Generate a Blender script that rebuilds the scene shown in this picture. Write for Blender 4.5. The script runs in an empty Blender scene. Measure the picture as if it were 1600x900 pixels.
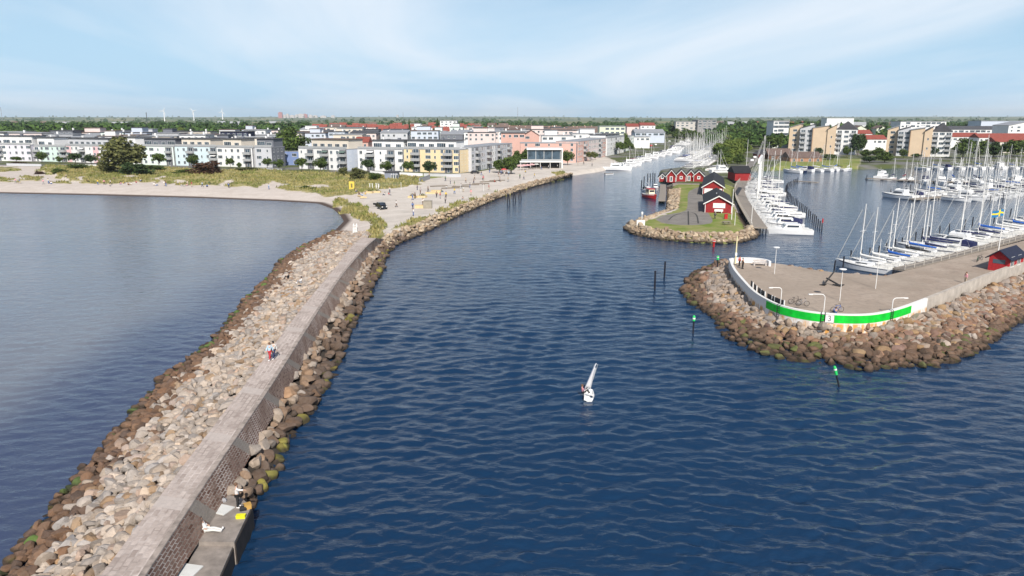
import bpy, bmesh, math, random
import numpy as np
from mathutils import Vector, Matrix, Euler
R = math.radians
random.seed(7)
S = bpy.context.scene
COL = S.collection

# ---------------------------------------------------------------- camera, sky, sun, exposure
F, CX, CY, H = 1150.0, 800.0, 450.0, 26.0          # pixel focal length of a 1600 px wide frame, eye height above the water
PITCH = math.atan(266.0 / F)
SP, CP = math.sin(PITCH), math.cos(PITCH)
cam_d = bpy.data.cameras.new('camera')
cam = bpy.data.objects.new('camera', cam_d); COL.objects.link(cam)
cam.location = (0, 0, H); cam.rotation_euler = (math.pi / 2 - PITCH, 0, 0)
cam_d.sensor_width = 36.0; cam_d.lens = F / 1600 * 36
cam_d.clip_start = 0.5; cam_d.clip_end = 60000
S.camera = cam

SUN_EL, SUN_XY = R(39), Vector((0.16, -1.0)).normalized()
sun_dir = Vector((SUN_XY.x * math.cos(SUN_EL), SUN_XY.y * math.cos(SUN_EL), math.sin(SUN_EL)))
W = bpy.data.worlds.new('World'); S.world = W; W.use_nodes = True
nt = W.node_tree; nt.nodes.clear()
def N(tree, kind, **kw):
    n = tree.nodes.new(kind)
    for k, v in kw.items(): setattr(n, k, v)
    return n
out = N(nt, 'ShaderNodeOutputWorld'); bg = N(nt, 'ShaderNodeBackground'); bg.inputs[1].default_value = 0.09
sky = N(nt, 'ShaderNodeTexSky', sky_type='NISHITA', sun_disc=False, sun_elevation=SUN_EL,
        sun_rotation=math.atan2(SUN_XY.x, SUN_XY.y), altitude=30, air_density=1.0, dust_density=0.6, ozone_density=1.6)
tc = N(nt, 'ShaderNodeTexCoord'); sep = N(nt, 'ShaderNodeSeparateXYZ'); nt.links.new(tc.outputs['Generated'], sep.inputs[0])
def M(tree, op, a, b=None, c=None):
    n = N(tree, 'ShaderNodeMath', operation=op)
    for i, v in enumerate((a, b, c)):
        if v is None: continue
        if isinstance(v, (int, float)): n.inputs[i].default_value = v
        else: tree.links.new(v, n.inputs[i])
    return n.outputs[0]
zc = M(nt, 'ADD', M(nt, 'MAXIMUM', sep.outputs[2], 0.0), 0.09)
comb = N(nt, 'ShaderNodeCombineXYZ')
nt.links.new(M(nt, 'DIVIDE', sep.outputs[0], zc), comb.inputs[0])
nt.links.new(M(nt, 'DIVIDE', sep.outputs[1], zc), comb.inputs[1])
mp = N(nt, 'ShaderNodeMapping'); mp.inputs['Rotation'].default_value = (0, 0, R(28)); mp.inputs['Scale'].default_value = (0.55, 0.22, 1)
mp.inputs['Location'].default_value = (3.3, 1.15, 0)
nt.links.new(comb.outputs[0], mp.inputs[0])
cn = N(nt, 'ShaderNodeTexNoise'); cn.inputs['Scale'].default_value = 0.9; cn.inputs['Detail'].default_value = 7; cn.inputs['Roughness'].default_value = 0.52
cn.inputs['Distortion'].default_value = 0.5
nt.links.new(mp.outputs[0], cn.inputs['Vector'])
cr = N(nt, 'ShaderNodeValToRGB'); cr.color_ramp.elements[0].position = 0.40; cr.color_ramp.elements[1].position = 0.66
cr.color_ramp.elements[0].color = (0, 0, 0, 1); cr.color_ramp.elements[1].color = (1, 1, 1, 1)
nt.links.new(cn.outputs['Fac'], cr.inputs[0])
cmix = N(nt, 'ShaderNodeMix', data_type='RGBA')
ch = N(nt, 'ShaderNodeMapRange', interpolation_type='SMOOTHSTEP'); nt.links.new(sep.outputs[2], ch.inputs[0]); ch.inputs[1].default_value = .22; ch.inputs[2].default_value = .5; ch.inputs[3].default_value = 1.0; ch.inputs[4].default_value = .3
nt.links.new(M(nt, 'MULTIPLY', M(nt, 'MULTIPLY_ADD', cr.outputs[0], 0.74, 0.10), ch.outputs[0]), cmix.inputs[0])
hz = N(nt, 'ShaderNodeMapRange', interpolation_type='SMOOTHSTEP'); nt.links.new(sep.outputs[2], hz.inputs[0])
hz.inputs[1].default_value = 0.30; hz.inputs[2].default_value = -0.02; hz.inputs[3].default_value = 0.0; hz.inputs[4].default_value = 0.88
hmix = N(nt, 'ShaderNodeMix', data_type='RGBA'); nt.links.new(hz.outputs[0], hmix.inputs[0]); nt.links.new(sky.outputs[0], hmix.inputs[6]); hmix.inputs[7].default_value = (3.9, 6.9, 9.9, 1)
nt.links.new(hmix.outputs[2], cmix.inputs[6]); cmix.inputs[7].default_value = (8.6, 9.3, 10.2, 1)
nt.links.new(cmix.outputs[2], bg.inputs[0]); nt.links.new(bg.outputs[0], out.inputs[0])

sd = bpy.data.lights.new('sun', 'SUN'); sd.energy = 5.0; sd.angle = R(0.53); sd.color = (1.0, 0.935, 0.84)
so = bpy.data.objects.new('sun', sd); COL.objects.link(so); so.location = (20, -120, 120)
so.rotation_euler = (-sun_dir).to_track_quat('-Z', 'Y').to_euler()
S.view_settings.view_transform = 'Standard'; S.view_settings.look = 'None'
S.view_settings.exposure = 0.18; S.view_settings.gamma = 1.0; S.view_settings.use_curve_mapping = False
S.cycles.max_bounces = 6; S.cycles.diffuse_bounces = 2; S.cycles.glossy_bounces = 2; S.cycles.transmission_bounces = 2
S.cycles.volume_bounces = 0; S.cycles.transparent_max_bounces = 6; S.cycles.use_adaptive_sampling = True
S.cycles.use_denoising = True

# ---------------------------------------------------------------- helpers
def G(px, py, z=0.0):
    """ground point seen at pixel (px, py) of the 1600x900 frame, at height z"""
    dx, dy = (px - CX) / F, (CY - py) / F
    d = Vector((dx, CP + dy * SP, -SP + dy * CP)); t = (z - H) / d.z
    return Vector((d.x * t, d.y * t, z))
def G2(px, py, z=0.0):
    v = G(px, py, z); return (v.x, v.y)
def MPP(y, z=0.0):                                   # metres per pixel at distance y
    return (y * CP + (H - z) * SP) / F
def XAT(px, y, z=0.0): return (px - CX) * MPP(y, z)
def ZAT(py, y):                                      # height seen at pixel row py at distance y (on the centre line)
    return H - y * math.tan(PITCH - math.atan((CY - py) / F))
def project(x, y, z):
    dep = y * CP + (H - z) * SP; up = y * SP - (H - z) * CP
    return CX + F * x / dep, CY - F * up / dep, dep

class MB:
    def __init__(s): s.v = []; s.f = []; s.m = []
    def add(s, vs, fs, mi=0):
        o = len(s.v); s.v += [tuple(v) for v in vs]
        s.f += [tuple(i + o for i in f) for f in fs]; s.m += [mi] * len(fs); return s
    def box(s, c, d, mi=0, rz=0.0, rx=0.0, ry=0.0, taper=1.0):
        hx, hy, hz = d[0] / 2, d[1] / 2, d[2] / 2
        vs = [Vector((sx * hx * (taper if sz > 0 else 1), sy * hy * (taper if sz > 0 else 1), sz * hz)) for sz in (-1, 1) for sy in (-1, 1) for sx in (-1, 1)]
        if rz or rx or ry:
            m = Euler((rx, ry, rz)).to_matrix(); vs = [m @ v for v in vs]
        vs = [v + Vector(c) for v in vs]
        return s.add(vs, [(0, 2, 3, 1), (4, 5, 7, 6), (0, 1, 5, 4), (1, 3, 7, 5), (3, 2, 6, 7), (2, 0, 4, 6)], mi)
    def b2(s, x0, x1, y0, y1, z0, z1, mi=0):
        return s.box(((x0 + x1) / 2, (y0 + y1) / 2, (z0 + z1) / 2), (abs(x1 - x0), abs(y1 - y0), abs(z1 - z0)), mi)
    def tube(s, pts, rad, n=8, mi=0, cap=True):
        pts = [Vector(p) for p in pts]
        if isinstance(rad, (int, float)): rad = [rad] * len(pts)
        rings = []
        for i, p in enumerate(pts):
            t = (pts[min(i + 1, len(pts) - 1)] - pts[max(i - 1, 0)]).normalized()
            a = t.orthogonal().normalized() if i == 0 else (a - t * a.dot(t)).normalized()
            b = t.cross(a)
            rings.append([p + (a * math.cos(2 * math.pi * k / n) + b * math.sin(2 * math.pi * k / n)) * rad[i] for k in range(n)])
        return s.loft(rings, True, cap, mi)
    def loft(s, rings, closed=True, cap=True, mi=0):
        n = len(rings[0]); vs = [v for r in rings for v in r]; fs = []
        for i in range(len(rings) - 1):
            for k in range(n if closed else n - 1):
                a, b = i * n + k, i * n + (k + 1) % n
                fs.append((a, b, b + n, a + n))
        if cap and closed:
            fs.append(tuple(range(n - 1, -1, -1))); fs.append(tuple((len(rings) - 1) * n + k for k in range(n)))
        return s.add(vs, fs, mi)
    def prism(s, poly, z0, z1, mi=0):
        n = len(poly); vs = [(p[0], p[1], z0) for p in poly] + [(p[0], p[1], z1) for p in poly]
        return s.add(vs, [tuple(range(n - 1, -1, -1)), tuple(range(n, 2 * n))] + [(k, (k + 1) % n, n + (k + 1) % n, n + k) for k in range(n)], mi)
    def gable(s, x0, x1, y0, y1, z0, z1, along='x', mi=0):
        """solid gable roof, ridge along x or y"""
        if along == 'x':
            ym = (y0 + y1) / 2; vs = [(x0, y0, z0), (x1, y0, z0), (x1, y1, z0), (x0, y1, z0), (x0, ym, z1), (x1, ym, z1)]
            fs = [(0, 1, 5, 4), (2, 3, 4, 5), (0, 4, 3), (1, 2, 5), (0, 3, 2, 1)]
        else:
            xm = (x0 + x1) / 2; vs = [(x0, y0, z0), (x1, y0, z0), (x1, y1, z0), (x0, y1, z0), (xm, y0, z1), (xm, y1, z1)]
            fs = [(0, 1, 4), (1, 2, 5, 4), (2, 3, 5), (3, 0, 4, 5), (0, 3, 2, 1)]
        return s.add(vs, fs, mi)
    def ball(s, c, r, mi=0, nu=10, nv=7):
        rings = []
        for j in range(1, nv):
            ph = math.pi * j / nv - math.pi / 2
            rings.append([(c[0] + r[0] * math.cos(ph) * math.cos(2 * math.pi * k / nu), c[1] + r[1] * math.cos(ph) * math.sin(2 * math.pi * k / nu), c[2] + r[2] * math.sin(ph)) for k in range(nu)])
        return s.loft(rings, True, True, mi)
    def mesh(s, name, mats, smooth=False):
        me = bpy.data.meshes.new(name); me.from_pydata(s.v, [], s.f)
        for m in (mats if isinstance(mats, (list, tuple)) else [mats]): me.materials.append(m)
        me.polygons.foreach_set('material_index', s.m)
        if smooth: me.polygons.foreach_set('use_smooth', [True] * len(s.f))
        me.update(); return me
    def build(s, name, mats, parent=None, smooth=False, loc=None, rz=None):
        return link(name, s.mesh(name, mats, smooth), parent, loc, rz)
def link(name, data, parent=None, loc=None, rz=None, scale=None):
    o = bpy.data.objects.new(name, data); COL.objects.link(o)
    if parent is not None: o.parent = parent
    if loc is not None: o.location = loc
    if rz is not None: o.rotation_euler = (0, 0, rz) if isinstance(rz, (int, float)) else rz
    if scale is not None: o.scale = scale
    return o
def tag(o, label=None, cat=None, group=None, kind=None):
    if label: o['label'] = label
    if cat: o['category'] = cat
    if group: o['group'] = group
    if kind: o['kind'] = kind
    return o
def thing(name, label, cat, loc=(0, 0, 0), rz=0.0, group=None):
    o = link(name, None, None, loc, rz); o.empty_display_size = 0.3
    return tag(o, label, cat, group)
KIDS = {}
def dup(o, loc=None, rz=None, label=None, group=None, parent=None, scale=None, recol=None):
    """copy a thing with its parts and sub-parts; recol maps material -> material through object slots"""
    c = o.copy(); COL.objects.link(c)
    if parent is not None: c.parent = parent
    if loc is not None: c.location = loc
    if rz is not None: c.rotation_euler = (0, 0, rz) if isinstance(rz, (int, float)) else rz
    if scale is not None: c.scale = scale
    if label: c['label'] = label
    if group: c['group'] = group
    if recol and c.type == 'MESH':
        for sl in c.material_slots:
            if sl.material in recol:
                new = recol[sl.material]; sl.link = 'OBJECT'; sl.material = new
    for ch in list(o.children): dup(ch, parent=c, recol=recol)
    return c
ORD = 'first second third fourth fifth sixth seventh eighth ninth tenth eleventh twelfth thirteenth fourteenth fifteenth sixteenth seventeenth eighteenth nineteenth twentieth'.split()
TENS = {2: 'twenty', 3: 'thirty', 4: 'forty', 5: 'fifty', 6: 'sixty', 7: 'seventy', 8: 'eighty', 9: 'ninety'}
def nth(i):
    if i < 20: return ORD[i]
    t, u = divmod(i + 1, 10)
    return TENS[t][:-1] + 'ieth' if u == 0 else TENS[t] + '-' + ORD[u - 1]

# ---------------------------------------------------------------- materials
def new_mat(name):
    m = bpy.data.materials.new(name); m.use_nodes = True; t = m.node_tree
    return m, t, t.nodes['Principled BSDF']
def mixc(t, fac, a, b):
    n = N(t, 'ShaderNodeMix', data_type='RGBA')
    for i, v in ((0, fac), (6, a), (7, b)):
        if hasattr(v, 'links'): t.links.new(v, n.inputs[i])
        elif isinstance(v, (int, float)): n.inputs[i].default_value = v
        else: n.inputs[i].default_value = (*v[:3], 1)
    return n.outputs[2]
def noise(t, scale, detail=4, rough=0.55, vec=None, dist=0.0):
    n = N(t, 'ShaderNodeTexNoise'); n.inputs['Scale'].default_value = scale; n.inputs['Detail'].default_value = detail
    n.inputs['Roughness'].default_value = rough; n.inputs['Distortion'].default_value = dist
    if vec is not None: t.links.new(vec, n.inputs['Vector'])
    return n.outputs['Fac']
def ramp(t, x, a, b):
    n = N(t, 'ShaderNodeMapRange'); t.links.new(x, n.inputs[0]); n.inputs[1].default_value = a; n.inputs[2].default_value = b
    return n.outputs[0]
def pos(t): return N(t, 'ShaderNodeNewGeometry').outputs['Position']
def bump(t, h, strength, dist, bs):
    b = N(t, 'ShaderNodeBump'); b.inputs['Strength'].default_value = strength; b.inputs['Distance'].default_value = dist
    t.links.new(h, b.inputs['Height']); t.links.new(b.outputs[0], bs.inputs['Normal'])
MATS = {}
def mat(name, col, rough=0.7, var=0.18, scale=1.5, metal=0.0, spec=0.4, bmp=0.0):
    if name in MATS: return MATS[name]
    m, t, bs = new_mat(name)
    p = pos(t); n1 = noise(t, scale, 5, 0.6, p)
    dark = [c * (1 - var) for c in col]; light = [min(1, c * (1 + var * .6)) for c in col]
    t.links.new(mixc(t, ramp(t, n1, 0.3, 0.7), dark, light), bs.inputs['Base Color'])
    bs.inputs['Roughness'].default_value = rough; bs.inputs['Metallic'].default_value = metal
    bs.inputs['Specular IOR Level'].default_value = spec
    if bmp: bump(t, n1, bmp, 0.05, bs)
    MATS[name] = m; return m
def glass(name='window_glass', col=(0.03, 0.045, 0.06)):
    if name in MATS: return MATS[name]
    m, t, bs = new_mat(name); p = pos(t)
    t.links.new(mixc(t, ramp(t, noise(t, 0.35, 2, .5, p), .4, .6), col, [c * 2.2 for c in col]), bs.inputs['Base Color'])
    bs.inputs['Roughness'].default_value = 0.08; bs.inputs['Specular IOR Level'].default_value = 0.6
    MATS[name] = m; return m

# value noise in numpy
def vnoise(x, y, seed=0):
    def h(i, j):
        n = (i.astype(np.int64) * 374761393 + j.astype(np.int64) * 668265263 + seed * 2147483647) & 0xffffffff
        n = ((n ^ (n >> 13)) * 1274126177) & 0xffffffff
        return ((n ^ (n >> 16)) & 0xffff) / 65535.0
    xi, yi = np.floor(x), np.floor(y); fx, fy = x - xi, y - yi
    fx = fx * fx * (3 - 2 * fx); fy = fy * fy * (3 - 2 * fy)
    a, b, c, d = h(xi, yi), h(xi + 1, yi), h(xi, yi + 1), h(xi + 1, yi + 1)
    return (a * (1 - fx) + b * fx) * (1 - fy) + (c * (1 - fx) + d * fx) * fy
def fbm(x, y, seed=0, oct=4):
    s = 0; a = .5
    for k in range(oct):
        s = s + a * vnoise(x * 2 ** k, y * 2 ** k, seed + k); a *= .5
    return s
def inside(X, Y, poly):
    r = np.zeros(X.shape, bool); n = len(poly)
    for i in range(n):
        x0, y0 = poly[i]; x1, y1 = poly[(i + 1) % n]
        if y0 == y1: continue
        c = ((y0 > Y) != (y1 > Y)) & (X < (x1 - x0) * (Y - y0) / (y1 - y0) + x0); r ^= c
    return r
def segdist(X, Y, pts):
    d = np.full(X.shape, 1e9)
    for i in range(len(pts) - 1):
        (x0, y0), (x1, y1) = pts[i], pts[i + 1]; dx, dy = x1 - x0, y1 - y0; L = dx * dx + dy * dy + 1e-9
        t = np.clip(((X - x0) * dx + (Y - y0) * dy) / L, 0, 1)
        d = np.minimum(d, np.hypot(X - x0 - t * dx, Y - y0 - t * dy))
    return d
def grid_mesh(name, X, Y, Z, attrs=None, keep=None, smooth=True):
    nr, nc = X.shape; co = np.stack([X, Y, Z], -1).reshape(-1, 3)
    i = np.arange(nr * nc).reshape(nr, nc)
    q = np.stack([i[:-1, :-1], i[:-1, 1:], i[1:, 1:], i[1:, :-1]], -1).reshape(-1, 4)
    if keep is not None:
        k = keep.reshape(-1); q = q[k[q].any(1)]
        used = np.zeros(len(co), bool); used[q.reshape(-1)] = True; new = np.cumsum(used) - 1
        q = new[q]; co = co[used]
    else: used = None
    me = bpy.data.meshes.new(name); me.vertices.add(len(co)); me.vertices.foreach_set('co', co.astype(np.float32).reshape(-1))
    me.loops.add(q.size); me.loops.foreach_set('vertex_index', q.reshape(-1).astype(np.int32))
    me.polygons.add(len(q)); me.polygons.foreach_set('loop_start', np.arange(0, q.size, 4, dtype=np.int32)); me.polygons.foreach_set('loop_total', np.full(len(q), 4, np.int32))
    me.polygons.foreach_set('use_smooth', np.full(len(q), smooth))
    for nme, a in (attrs or {}).items():
        a = a.reshape(-1)
        if used is not None: a = a[used]
        at = me.attributes.new(nme, 'FLOAT', 'POINT'); at.data.foreach_set('value', a.astype(np.float32))
    me.update(); me.validate(); return me
def attr(t, name, out='Fac'):
    n = N(t, 'ShaderNodeAttribute'); n.attribute_name = name; return n.outputs[out]
# ---------------------------------------------------------------- terrain
BEACH = [(-900, 290), (-300, 298), (0, 302), (150, 305), (300, 309), (430, 314), (497, 318), (521, 327), (532, 337), (537, 346), (521, 362), (500, 373), (480, 384)]
CHAN = [(480, 384), (575, 396), (605, 391), (620, 380), (651, 369), (672, 359), (721, 335), (775, 311), (830, 293), (862, 284), (893, 275), (926, 270)]
QUAY = [(926, 270), (940, 267.5), (962, 262), (985, 252.5), (1010, 246), (1040, 239), (1047, 231), (1058, 223.5), (1072, 219), (1090, 220), (1149, 232), (1130, 246), (1106, 263), (1062, 266), (1030, 270), (1030, 284), (1042, 287)]
ISLE = [(1042, 287), (1043, 331), (1009, 342), (983, 350), (976, 358), (991, 367), (1027, 374), (1078, 379), (1129, 381), (1162, 378), (1181, 372), (1184, 368), (1174, 357), (1157, 336), (1149, 313), (1147, 298), (1150, 288), (1158, 276), (1176, 268), (1210, 266.5), (1245, 264.5), (1300, 263), (1345, 265), (1400, 263), (1500, 262), (1620, 262), (1900, 262), (2600, 262)]
wp = lambda L, z=0.0: [G2(x, y, z) for x, y in L]
beach_w, chan_w, quay_w, isle_w = wp(BEACH), wp(CHAN), wp(QUAY), wp(ISLE)
land_poly = beach_w + chan_w[1:] + quay_w[1:] + isle_w[1:] + [(16000, 500), (16000, 16000), (-16000, 16000), (-16000, 300)]
# zones traced on the ground
Z2 = lambda L, z=2.0: [G2(x, y, z) for x, y in L]
DUNE = [Z2(p, 3) for p in (
    [(102, 277), (132, 281), (180, 282), (225, 279), (250, 282), (290, 284.5), (345, 285), (400, 287), (440, 290.5), (476, 294.5), (520, 297.5), (548, 297.5), (590, 291), (640, 285.5), (660, 281), (655, 272), (590, 270), (560, 268), (500, 265), (420, 264), (330, 263), (230, 259), (75, 256), (62, 262), (80, 268)],
    [(517, 304), (537, 300), (556, 307), (574, 318), (600, 338), (600, 351), (590, 363), (563, 369), (548, 380), (545, 372), (574, 350), (569, 334), (552, 321)],
    [(615, 357), (624, 350), (699, 319), (793, 295.5), (850, 278), (880, 266), (892, 269), (893, 271), (862, 276), (830, 284), (775, 301), (721, 321), (672, 343), (640, 355)],
    [(-60, 274), (-30, 280), (0, 278), (22, 281), (18, 275), (-10, 272)], [(22, 272), (60, 275), (68, 272), (40, 270)], [(30, 278), (62, 277), (50, 274)], [(-120, 263), (-40, 266), (30, 262), (20, 257), (-120, 255)], [(80, 280.5), (112, 282), (100, 278)])]
DUNE[2] = Z2([(615, 357), (624, 350), (699, 319), (793, 295.5), (850, 278), (880, 266), (892, 269), (893, 270.5), (862, 276), (830, 283), (775, 300), (721, 320), (672, 340), (640, 353)], 2.0)
SANDHOLE = [Z2(p, 3) for p in ([(236, 284), (248, 273), (256, 273), (250, 284)], [(196, 273), (212, 271), (214, 273), (200, 275)], [(262, 282), (285, 277), (292, 279), (270, 284.5)], [(405, 289), (425, 282), (447, 285), (430, 291)], [(118, 276), (128, 272), (136, 275), (126, 279)], [(470, 287), (500, 284), (520, 285), (490, 289)], [(340, 284), (352, 279), (360, 281), (352, 286)], [(150, 270), (166, 269), (160, 272)])]
PROM = [Z2(p, 2) for p in ([(597, 352), (580, 322), (560, 302), (600, 292), (660, 280), (668, 272), (732, 269), (790, 260), (815, 255), (900, 252), (1000, 234), (1040, 226), (1056, 221), (1044, 233), (1040, 240), (985, 253), (926, 270), (880, 268), (850, 280), (793, 298), (699, 321), (624, 353), (610, 360)],)]
LAWN = [Z2(p, 1.6) for p in ([(1006, 346), (1040, 335), (1058, 328), (1060, 300), (1050, 292), (1056, 287), (1098, 289), (1160, 286), (1152, 296), (1146, 315), (1158, 345), (1170, 362), (1140, 370), (1080, 368), (1030, 362), (1008, 354)],
                             [(1200, 265), (1340, 263), (1345, 249), (1230, 247)], [(655, 277), (672, 279), (700, 276), (660, 272)])]
def smooth(x, a, b):
    t = np.clip((x - a) / (b - a), 0, 1); return t * t * (3 - 2 * t)
def terrain(X, Y):
    X = np.asarray(X, float); Y = np.asarray(Y, float)
    ins = inside(X, Y, land_poly)
    db, dc, dq, di = segdist(X, Y, beach_w), segdist(X, Y, chan_w), segdist(X, Y, quay_w), segdist(X, Y, isle_w)
    zb = 2.3 * (1 - np.exp(-db / 16)); zr = 1.75 * np.clip(dc / 4.5, 0, 1); zq = 1.7 * np.clip(dq / 1.0, 0, 1); zi = 1.6 * np.clip(di / 4.0, 0, 1)
    z = np.minimum(np.minimum(zb, zr), np.minimum(zq, zi))
    dall = np.minimum(np.minimum(db, dc), np.minimum(dq, di))
    jx, jy = X + 5 * (vnoise(X / 6, Y / 6, 3) - .5), Y + 5 * (vnoise(X / 6, Y / 6, 4) - .5)
    dune = np.zeros(X.shape)
    near = (Y < 520)
    for p in DUNE: dune = np.maximum(dune, inside(jx, jy, p) & near)
    for p in SANDHOLE: dune = np.where(inside(jx, jy, p), 0, dune)
    bign = fbm(X / 14, Y / 20, 11, 3)
    r = np.hypot(X, Y)
    dz = np.where(inside(X, Y, DUNE[0]), 1, 0) * near
    z = z + dz * 2.6 * np.clip(bign - .25, 0, 1) * np.clip((db - 22) / 14, 0, 1)
    z = z + dune * 0.5 * vnoise(X / 1.7, Y / 1.7, 5) * np.clip(dall / 3, 0, 1)
    z = z + 0.8 * smooth(r, 420, 700) + (8 + 70 * fbm(X / 2600, Y / 5200, 21, 4)) * smooth(r, 5500, 13500) * .85
    z = np.where(ins, z, np.maximum(-1.2, -0.16 * dall))
    return z, ins, dall, db, dune
def zt(x, y): return float(terrain(np.array([x]), np.array([y]))[0][0])
th = np.radians(np.arange(-46, 46.01, 0.13))
rr = np.concatenate([np.arange(135, 430, 0.95), 430 * 1.0125 ** np.arange(0, 282)])
TH, RR = np.meshgrid(th, rr); TX, TY = RR * np.sin(TH), RR * np.cos(TH)
tz, tin, tda, tdb, tdune = terrain(TX, TY)
prom = np.zeros(TX.shape); lawn = np.zeros(TX.shape)
for p in PROM: prom = np.maximum(prom, inside(TX, TY, p))
for p in LAWN: lawn = np.maximum(lawn, inside(TX + 1.2 * (vnoise(TX / 2, TY / 2, 8) - .5), TY, p))
town = smooth(TY - (315 + .3 * np.maximum(-TX - 30, 0)), 0, 6) * np.where(TX < 140, 1, 0) * (1 - tdune) * (1 - prom)
right = np.where((TX >= 60) & (RR > 250), 1, 0) * (1 - lawn)
far = smooth(RR, 900, 1300)
trk = np.minimum(segdist(TX, TY, chan_w), segdist(TX, TY, isle_w[:14]))
me = grid_mesh('ground', TX, TY, tz, dict(dune=tdune, prom=prom, lawn=lawn, town=np.maximum(town, right), far=far, shore=tda, beach=tdb, rocky=trk), keep=(tz > -1.0))
m, t, bs = new_mat('ground'); p = pos(t)
n_f, n_m, n_l = noise(t, 1.6, 4, .6, p), noise(t, 0.22, 4, .6, p), noise(t, 0.045, 3, .5, p)
sand = mixc(t, ramp(t, n_m, .3, .7), (.50, .435, .385), (.60, .535, .485))
sand = mixc(t, M(t, 'MULTIPLY', ramp(t, n_f, .52, .75), .45), sand, (.36, .30, .25))
sand = mixc(t, M(t, 'MULTIPLY', ramp(t, noise(t, .55, 5, .7, p), .55, .7), .35), sand, (.40, .345, .295))
wet = M(t, 'MAXIMUM', ramp(t, attr(t, 'beach'), 2.6, 1.2), ramp(t, attr(t, 'rocky'), 3.6, 3.0))
sand = mixc(t, wet, sand, (.085, .06, .05))
promc = mixc(t, ramp(t, n_m, .3, .7), (.52, .465, .41), (.62, .565, .51))
promc = mixc(t, M(t, 'MULTIPLY', ramp(t, noise(t, .09, 5, .65, p), .50, .64), .55), promc, (.40, .36, .32))
promc = mixc(t, M(t, 'MULTIPLY', ramp(t, n_f, .54, .74), .4), promc, (.36, .325, .29))
c = mixc(t, attr(t, 'prom'), sand, promc)
townc = mixc(t, ramp(t, n_l, .42, .55), (.17, .165, .155), mixc(t, n_f, (.06, .085, .025), (.12, .13, .05)))
c = mixc(t, attr(t, 'town'), c, townc)
gr = mixc(t, ramp(t, n_f, .3, .7), (.22, .20, .085), (.42, .36, .17))
gr = mixc(t, ramp(t, n_m, .45, .62), gr, (.15, .155, .055))
gr = mixc(t, ramp(t, noise(t, 0.5, 3, .6, p), .6, .75), gr, (.30, .22, .12))
c = mixc(t, attr(t, 'dune'), c, gr)
lw = mixc(t, ramp(t, n_m, .35, .65), mixc(t, n_f, (.10, .165, .02), (.20, .25, .05)), (.28, .26, .11))
c = mixc(t, attr(t, 'lawn'), c, lw)
vo = N(t, 'ShaderNodeTexVoronoi'); vo.inputs['Scale'].default_value = 0.0035; t.links.new(p, vo.inputs['Vector'])
hs = N(t, 'ShaderNodeSeparateColor'); t.links.new(vo.outputs['Color'], hs.inputs[0])
fld = mixc(t, ramp(t, hs.outputs[0], .35, .45), (.045, .075, .025), mixc(t, ramp(t, hs.outputs[1], .3, .7), (.25, .22, .10), (.10, .14, .04)))
c = mixc(t, attr(t, 'far'), c, fld)
t.links.new(c, bs.inputs['Base Color']); bs.inputs['Roughness'].default_value = 0.95; bs.inputs['Specular IOR Level'].default_value = 0.15
bump(t, n_f, 0.5, 0.15, bs); GROUND_MAT = m; me.materials.append(m)
tag(link('ground', me), kind='structure')

# ---------------------------------------------------------------- water: real waves near the camera
th = np.radians(np.arange(-50, 50.01, 0.125))
rr = [14.0]
while rr[-1] < 420: rr.append(rr[-1] + max(0.13, 0.0042 * rr[-1]))
rr = np.array(rr + [500, 700, 1000, 2000, 5000, 20000])
TH, RR = np.meshgrid(th, rr); WX, WY = RR * np.sin(TH), RR * np.cos(TH)
rng = np.random.default_rng(5); wz = np.zeros(WX.shape)
for k in range(56):
    lam = 0.6 * (3.1 / 0.6) ** rng.random(); a = math.radians(rng.normal(94, 25)); kk = 2 * math.pi / lam
    amp = 0.0080 * lam ** 0.66; res = np.clip((lam / (0.0042 * np.maximum(RR, 31)) - 2.5) / 3, 0, 1)
    ph = kk * (math.cos(a) * WX + math.sin(a) * WY) + rng.random() * 6.28 + 1.5 * vnoise(WX / 16, WY / 14, k)
    s = np.sin(ph); wz += amp * res * (s + 0.28 * np.sin(2 * ph + 1.57))
gust = 0.35 + 1.25 * fbm(WX / 26, WY / 12, 77, 3)
wz *= gust * np.clip((420 - RR) / 250, 0, 1)
bay = [G2(*q) for q in ((480, 384), (330, 536), (160, 700), (0, 895), (-200, 1100))]
left = inside(WX, WY, bay + [(-600, 10), (-600, 400), (-60, 400)])
wz *= np.where(left, 0.6, 1.0)
shal = np.where(left, 1.0, 0.0) * smooth(-WX + 16 * (fbm(WX / 30, WY / 40, 31, 3) - .5), 41, 55) * smooth(RR, 52, 78) * (1 - .45 * smooth(RR, 185, 250)) * (.75 + .5 * fbm(WX / 22, WY / 30, 41, 3))
lee = np.where(left, smooth(RR, 200, 262) * .6, 0)
me = grid_mesh('water', WX, WY, wz, dict(shal=np.maximum(shal, lee * 0), bay=np.where(left, 1.0, 0)))
m, t, bs = new_mat('sea_water'); p = pos(t)
mpn = N(t, 'ShaderNodeMapping'); t.links.new(p, mpn.inputs[0]); mpn.inputs['Scale'].default_value = (0.55, 1.0, 1.0); mpn.inputs['Rotation'].default_value = (0, 0, R(6))
n1 = noise(t, 1.1, 4, .62, mpn.outputs[0], .6); n2 = noise(t, 0.22, 3, .55, mpn.outputs[0]); n3 = noise(t, 0.02, 3, .5, p)
deep = mixc(t, ramp(t, n3, .3, .7), (.005, .024, .064), (.009, .033, .080))
bayc = mixc(t, attr(t, 'bay'), deep, (.045, .062, .118))
c = mixc(t, M(t, 'MULTIPLY', attr(t, 'shal'), .85), bayc, (.165, .175, .200))
t.links.new(c, bs.inputs['Base Color']); bs.inputs['Roughness'].default_value = 0.07; bs.inputs['IOR'].default_value = 1.33
bump(t, M(t, 'ADD', M(t, 'MULTIPLY', n1, 0.42), M(t, 'MULTIPLY', n2, 0.55)), 0.85, 0.34, bs)
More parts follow.
